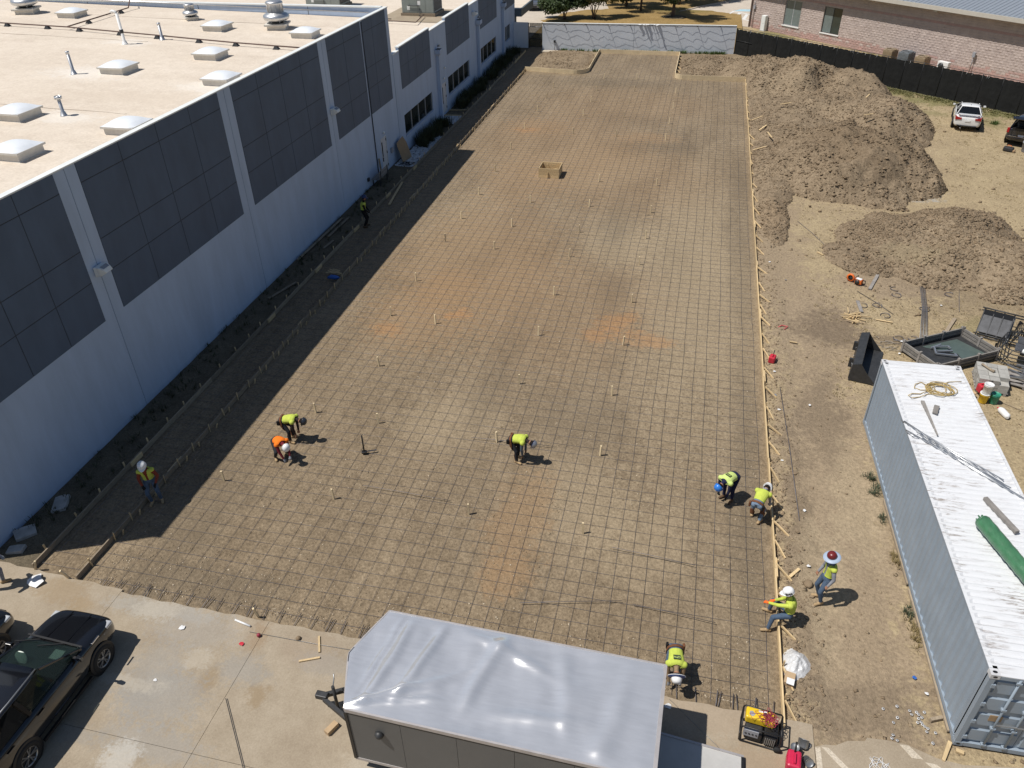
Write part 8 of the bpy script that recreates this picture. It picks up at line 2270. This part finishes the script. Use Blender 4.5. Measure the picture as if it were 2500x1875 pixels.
tag(MB().tube([(-10.0, 11.12, zc + 0.02), (-8, 11.14, zc + 0.02), (-5.9, 11.2, zc + 0.02)], 0.005, 4).build('string_line', M['steel']), 'thin string line stretched over the front concrete edge', 'string')
tag(MB().tube([(0.95, 11.5, zc + 0.02), (2.6, 10.1, zc + 0.02)], 0.005, 4).build('string_line', M['steel']), 'thin string line crossing the concrete behind the trailer', 'string')
for k, (x, y, m_, lab) in enumerate([(4.05, 26.6, 'litter_white', 'white scrap beside the form just below the red fuel can'), (4.02, 25.0, 'galv', 'crushed silver can beside the form brace'), (4.1, 24.1, 'litter_white', 'white scrap beside the form near the long loose rebar'), (4.05, 21.2, 'white_plastic', 'pale bottle beside the form above the bending worker'), (4.6, 18.9, 'litter_white', 'white scrap on the dirt right of the bending worker'), (5.2, 24.6, 'litter_white', 'lone pale scrap in the middle of the dirt track'), (4.55, 16.6, 'litter_white', 'white cup on the dirt above the standing worker'), (4.25, 36.4, 'litter_white', 'white scrap beside the far part of the right form'), (4.9, 34.6, 'galv', 'bent silver strip on the dirt near the right form'), (10.3, 36.4, 'orange', 'orange bag scrap at the edge of the low dirt pile'), (10.65, 36.9, 'litter_white', 'white bag scrap on the low dirt pile'), (11.2, 37.4, 'litter_white', 'pale paper on the low dirt pile above the rebar bundle'), (9.6, 36.6, 'litter_white', 'small white scrap at the foot of the low dirt pile'), (11.4, 33.4, 'litter_white', 'white wrapper on the straw right of the rebar bundle'), (7.0, 13.0, 'litter_white', 'white cup scrap on dirt by the near container side'), (6.8, 13.4, 'blue', 'blue wrapper on dirt by the near container side'), (8.95, 28.9, 'white_plastic', 'white cup between the loader bucket and the truck bed'), (9.2, 29.9, 'litter_white', 'white scrap among twigs above the truck bed')]):
    scrap(lab, x, y, 0.03, 0.055, m_, 'litter', 'litter_scrap', 20 + k)
M['pink_red'] = mat('faded red tape', (0.5, 0.1, 0.1), 0.6)
tag(MB().tube([(4.35, 30.1, 0.02), (4.5, 30.25, 0.05), (4.75, 30.2, 0.04), (4.6, 30.0, 0.02)], 0.025, 5).build('red_tape', M['pink_red']), 'tangle of faded red tape on the dirt beside the form', 'tape')
# twigs
tw = empty('twig_scatter', (8.9, 29.6, 0), 0, 'grey twigs strewn on the dark dirt above the truck bed', 'twigs')
for k in range(14):
    a = rr.uniform(0, PI); c = Vector((rr.uniform(-0.7, 0.7), rr.uniform(-0.5, 0.5), 0.02)); d = Vector((math.cos(a), math.sin(a) * 0.4, 0)) * rr.uniform(0.12, 0.4)
    MB().tube([c - d, c + Vector((0.02, 0.03, 0.02)), c + d], 0.012, 4).build('twig', M['grey_wood'], tw)
# wood scraps thrown on the big dirt pile
k = 0
for (x, y, L_, a, z_, lab) in [(4.2, 52.6, 0.5, 0.5, 0.3, 'pale lath leaning on the dirt beside the right form, lower one'), (4.5, 56.8, 0.45, 1.0, 0.4, 'pale stake on the dirt pile beside the right form'), (4.9, 57.2, 0.4, 0.1, 0.4, 'pale short board on the dirt pile near the right form'), (4.2, 59.2, 0.5, 0.7, 0.35, 'pale lath leaning on the dirt beside the right form, upper one'), (4.6, 69.6, 0.5, -0.4, 0.5, 'pale stake on the far dirt near the form corner'), (4.3, 68.4, 0.4, 0.8, 0.4, 'crossed pale stake on the far dirt near the form corner'), (4.9, 55.2, 0.4, 1.9, 0.4, 'upright pale stake on the dirt pile near the right form'), (6.2, 61.5, 0.4, 0.2, 0.85, 'pale stick on the flat top of the dirt pile'), (11.9, 62.6, 0.35, 1.1, 1.35, 'white stake standing on the right part of the dirt pile'), (11.2, 57.2, 0.3, 0.2, 1.5, 'short white board at the crest of the dirt pile')]:
    d = Vector((math.cos(a), math.sin(a), 0.15)) * L_
    tag(MB().bar(Vector((x, y, z_ + 0.12)) - d, Vector((x, y, z_ + 0.12)) + d, 0.09, 0.04).build('scrap_wood', M['wood']), lab, 'wood scrap')
# stones outside the form
for k, (x, y, s_, lab) in enumerate([(4.5, 15.9, 0.17, 'brown stone outside the form beside the crossed lath'), (4.05, 16.9, 0.10, 'pale rounded stone beside the form above the squatting worker'), (4.55, 15.5, 0.10, 'pale stone on the bank near the crossed lath'), (4.35, 17.9, 0.13, 'brown stone on the bank below the bending worker'), (4.4, 20.6, 0.11, 'dark stone on the bank above the bending worker'), (5.2, 44.3, 0.3, 'large clod at the left foot of the big dirt pile'), (6.7, 44.0, 0.22, 'large clod on the straw below the big dirt pile'), (7.2, 43.4, 0.15, 'clod alone on the straw below the big dirt pile')]):
    P1 = np.array([[0.0, 0.0, s_ * 0.35]])
    o = tag(obj('stone', stones_mesh('stone', P1, np.array([s_]), M['clod'], 0.8, True, 100 + k), None, (x, y, 0)), lab, 'stone')
    b_ = o.modifiers.new('subdivision', 'SUBSURF'); b_.levels = 1; b_.render_levels = 1
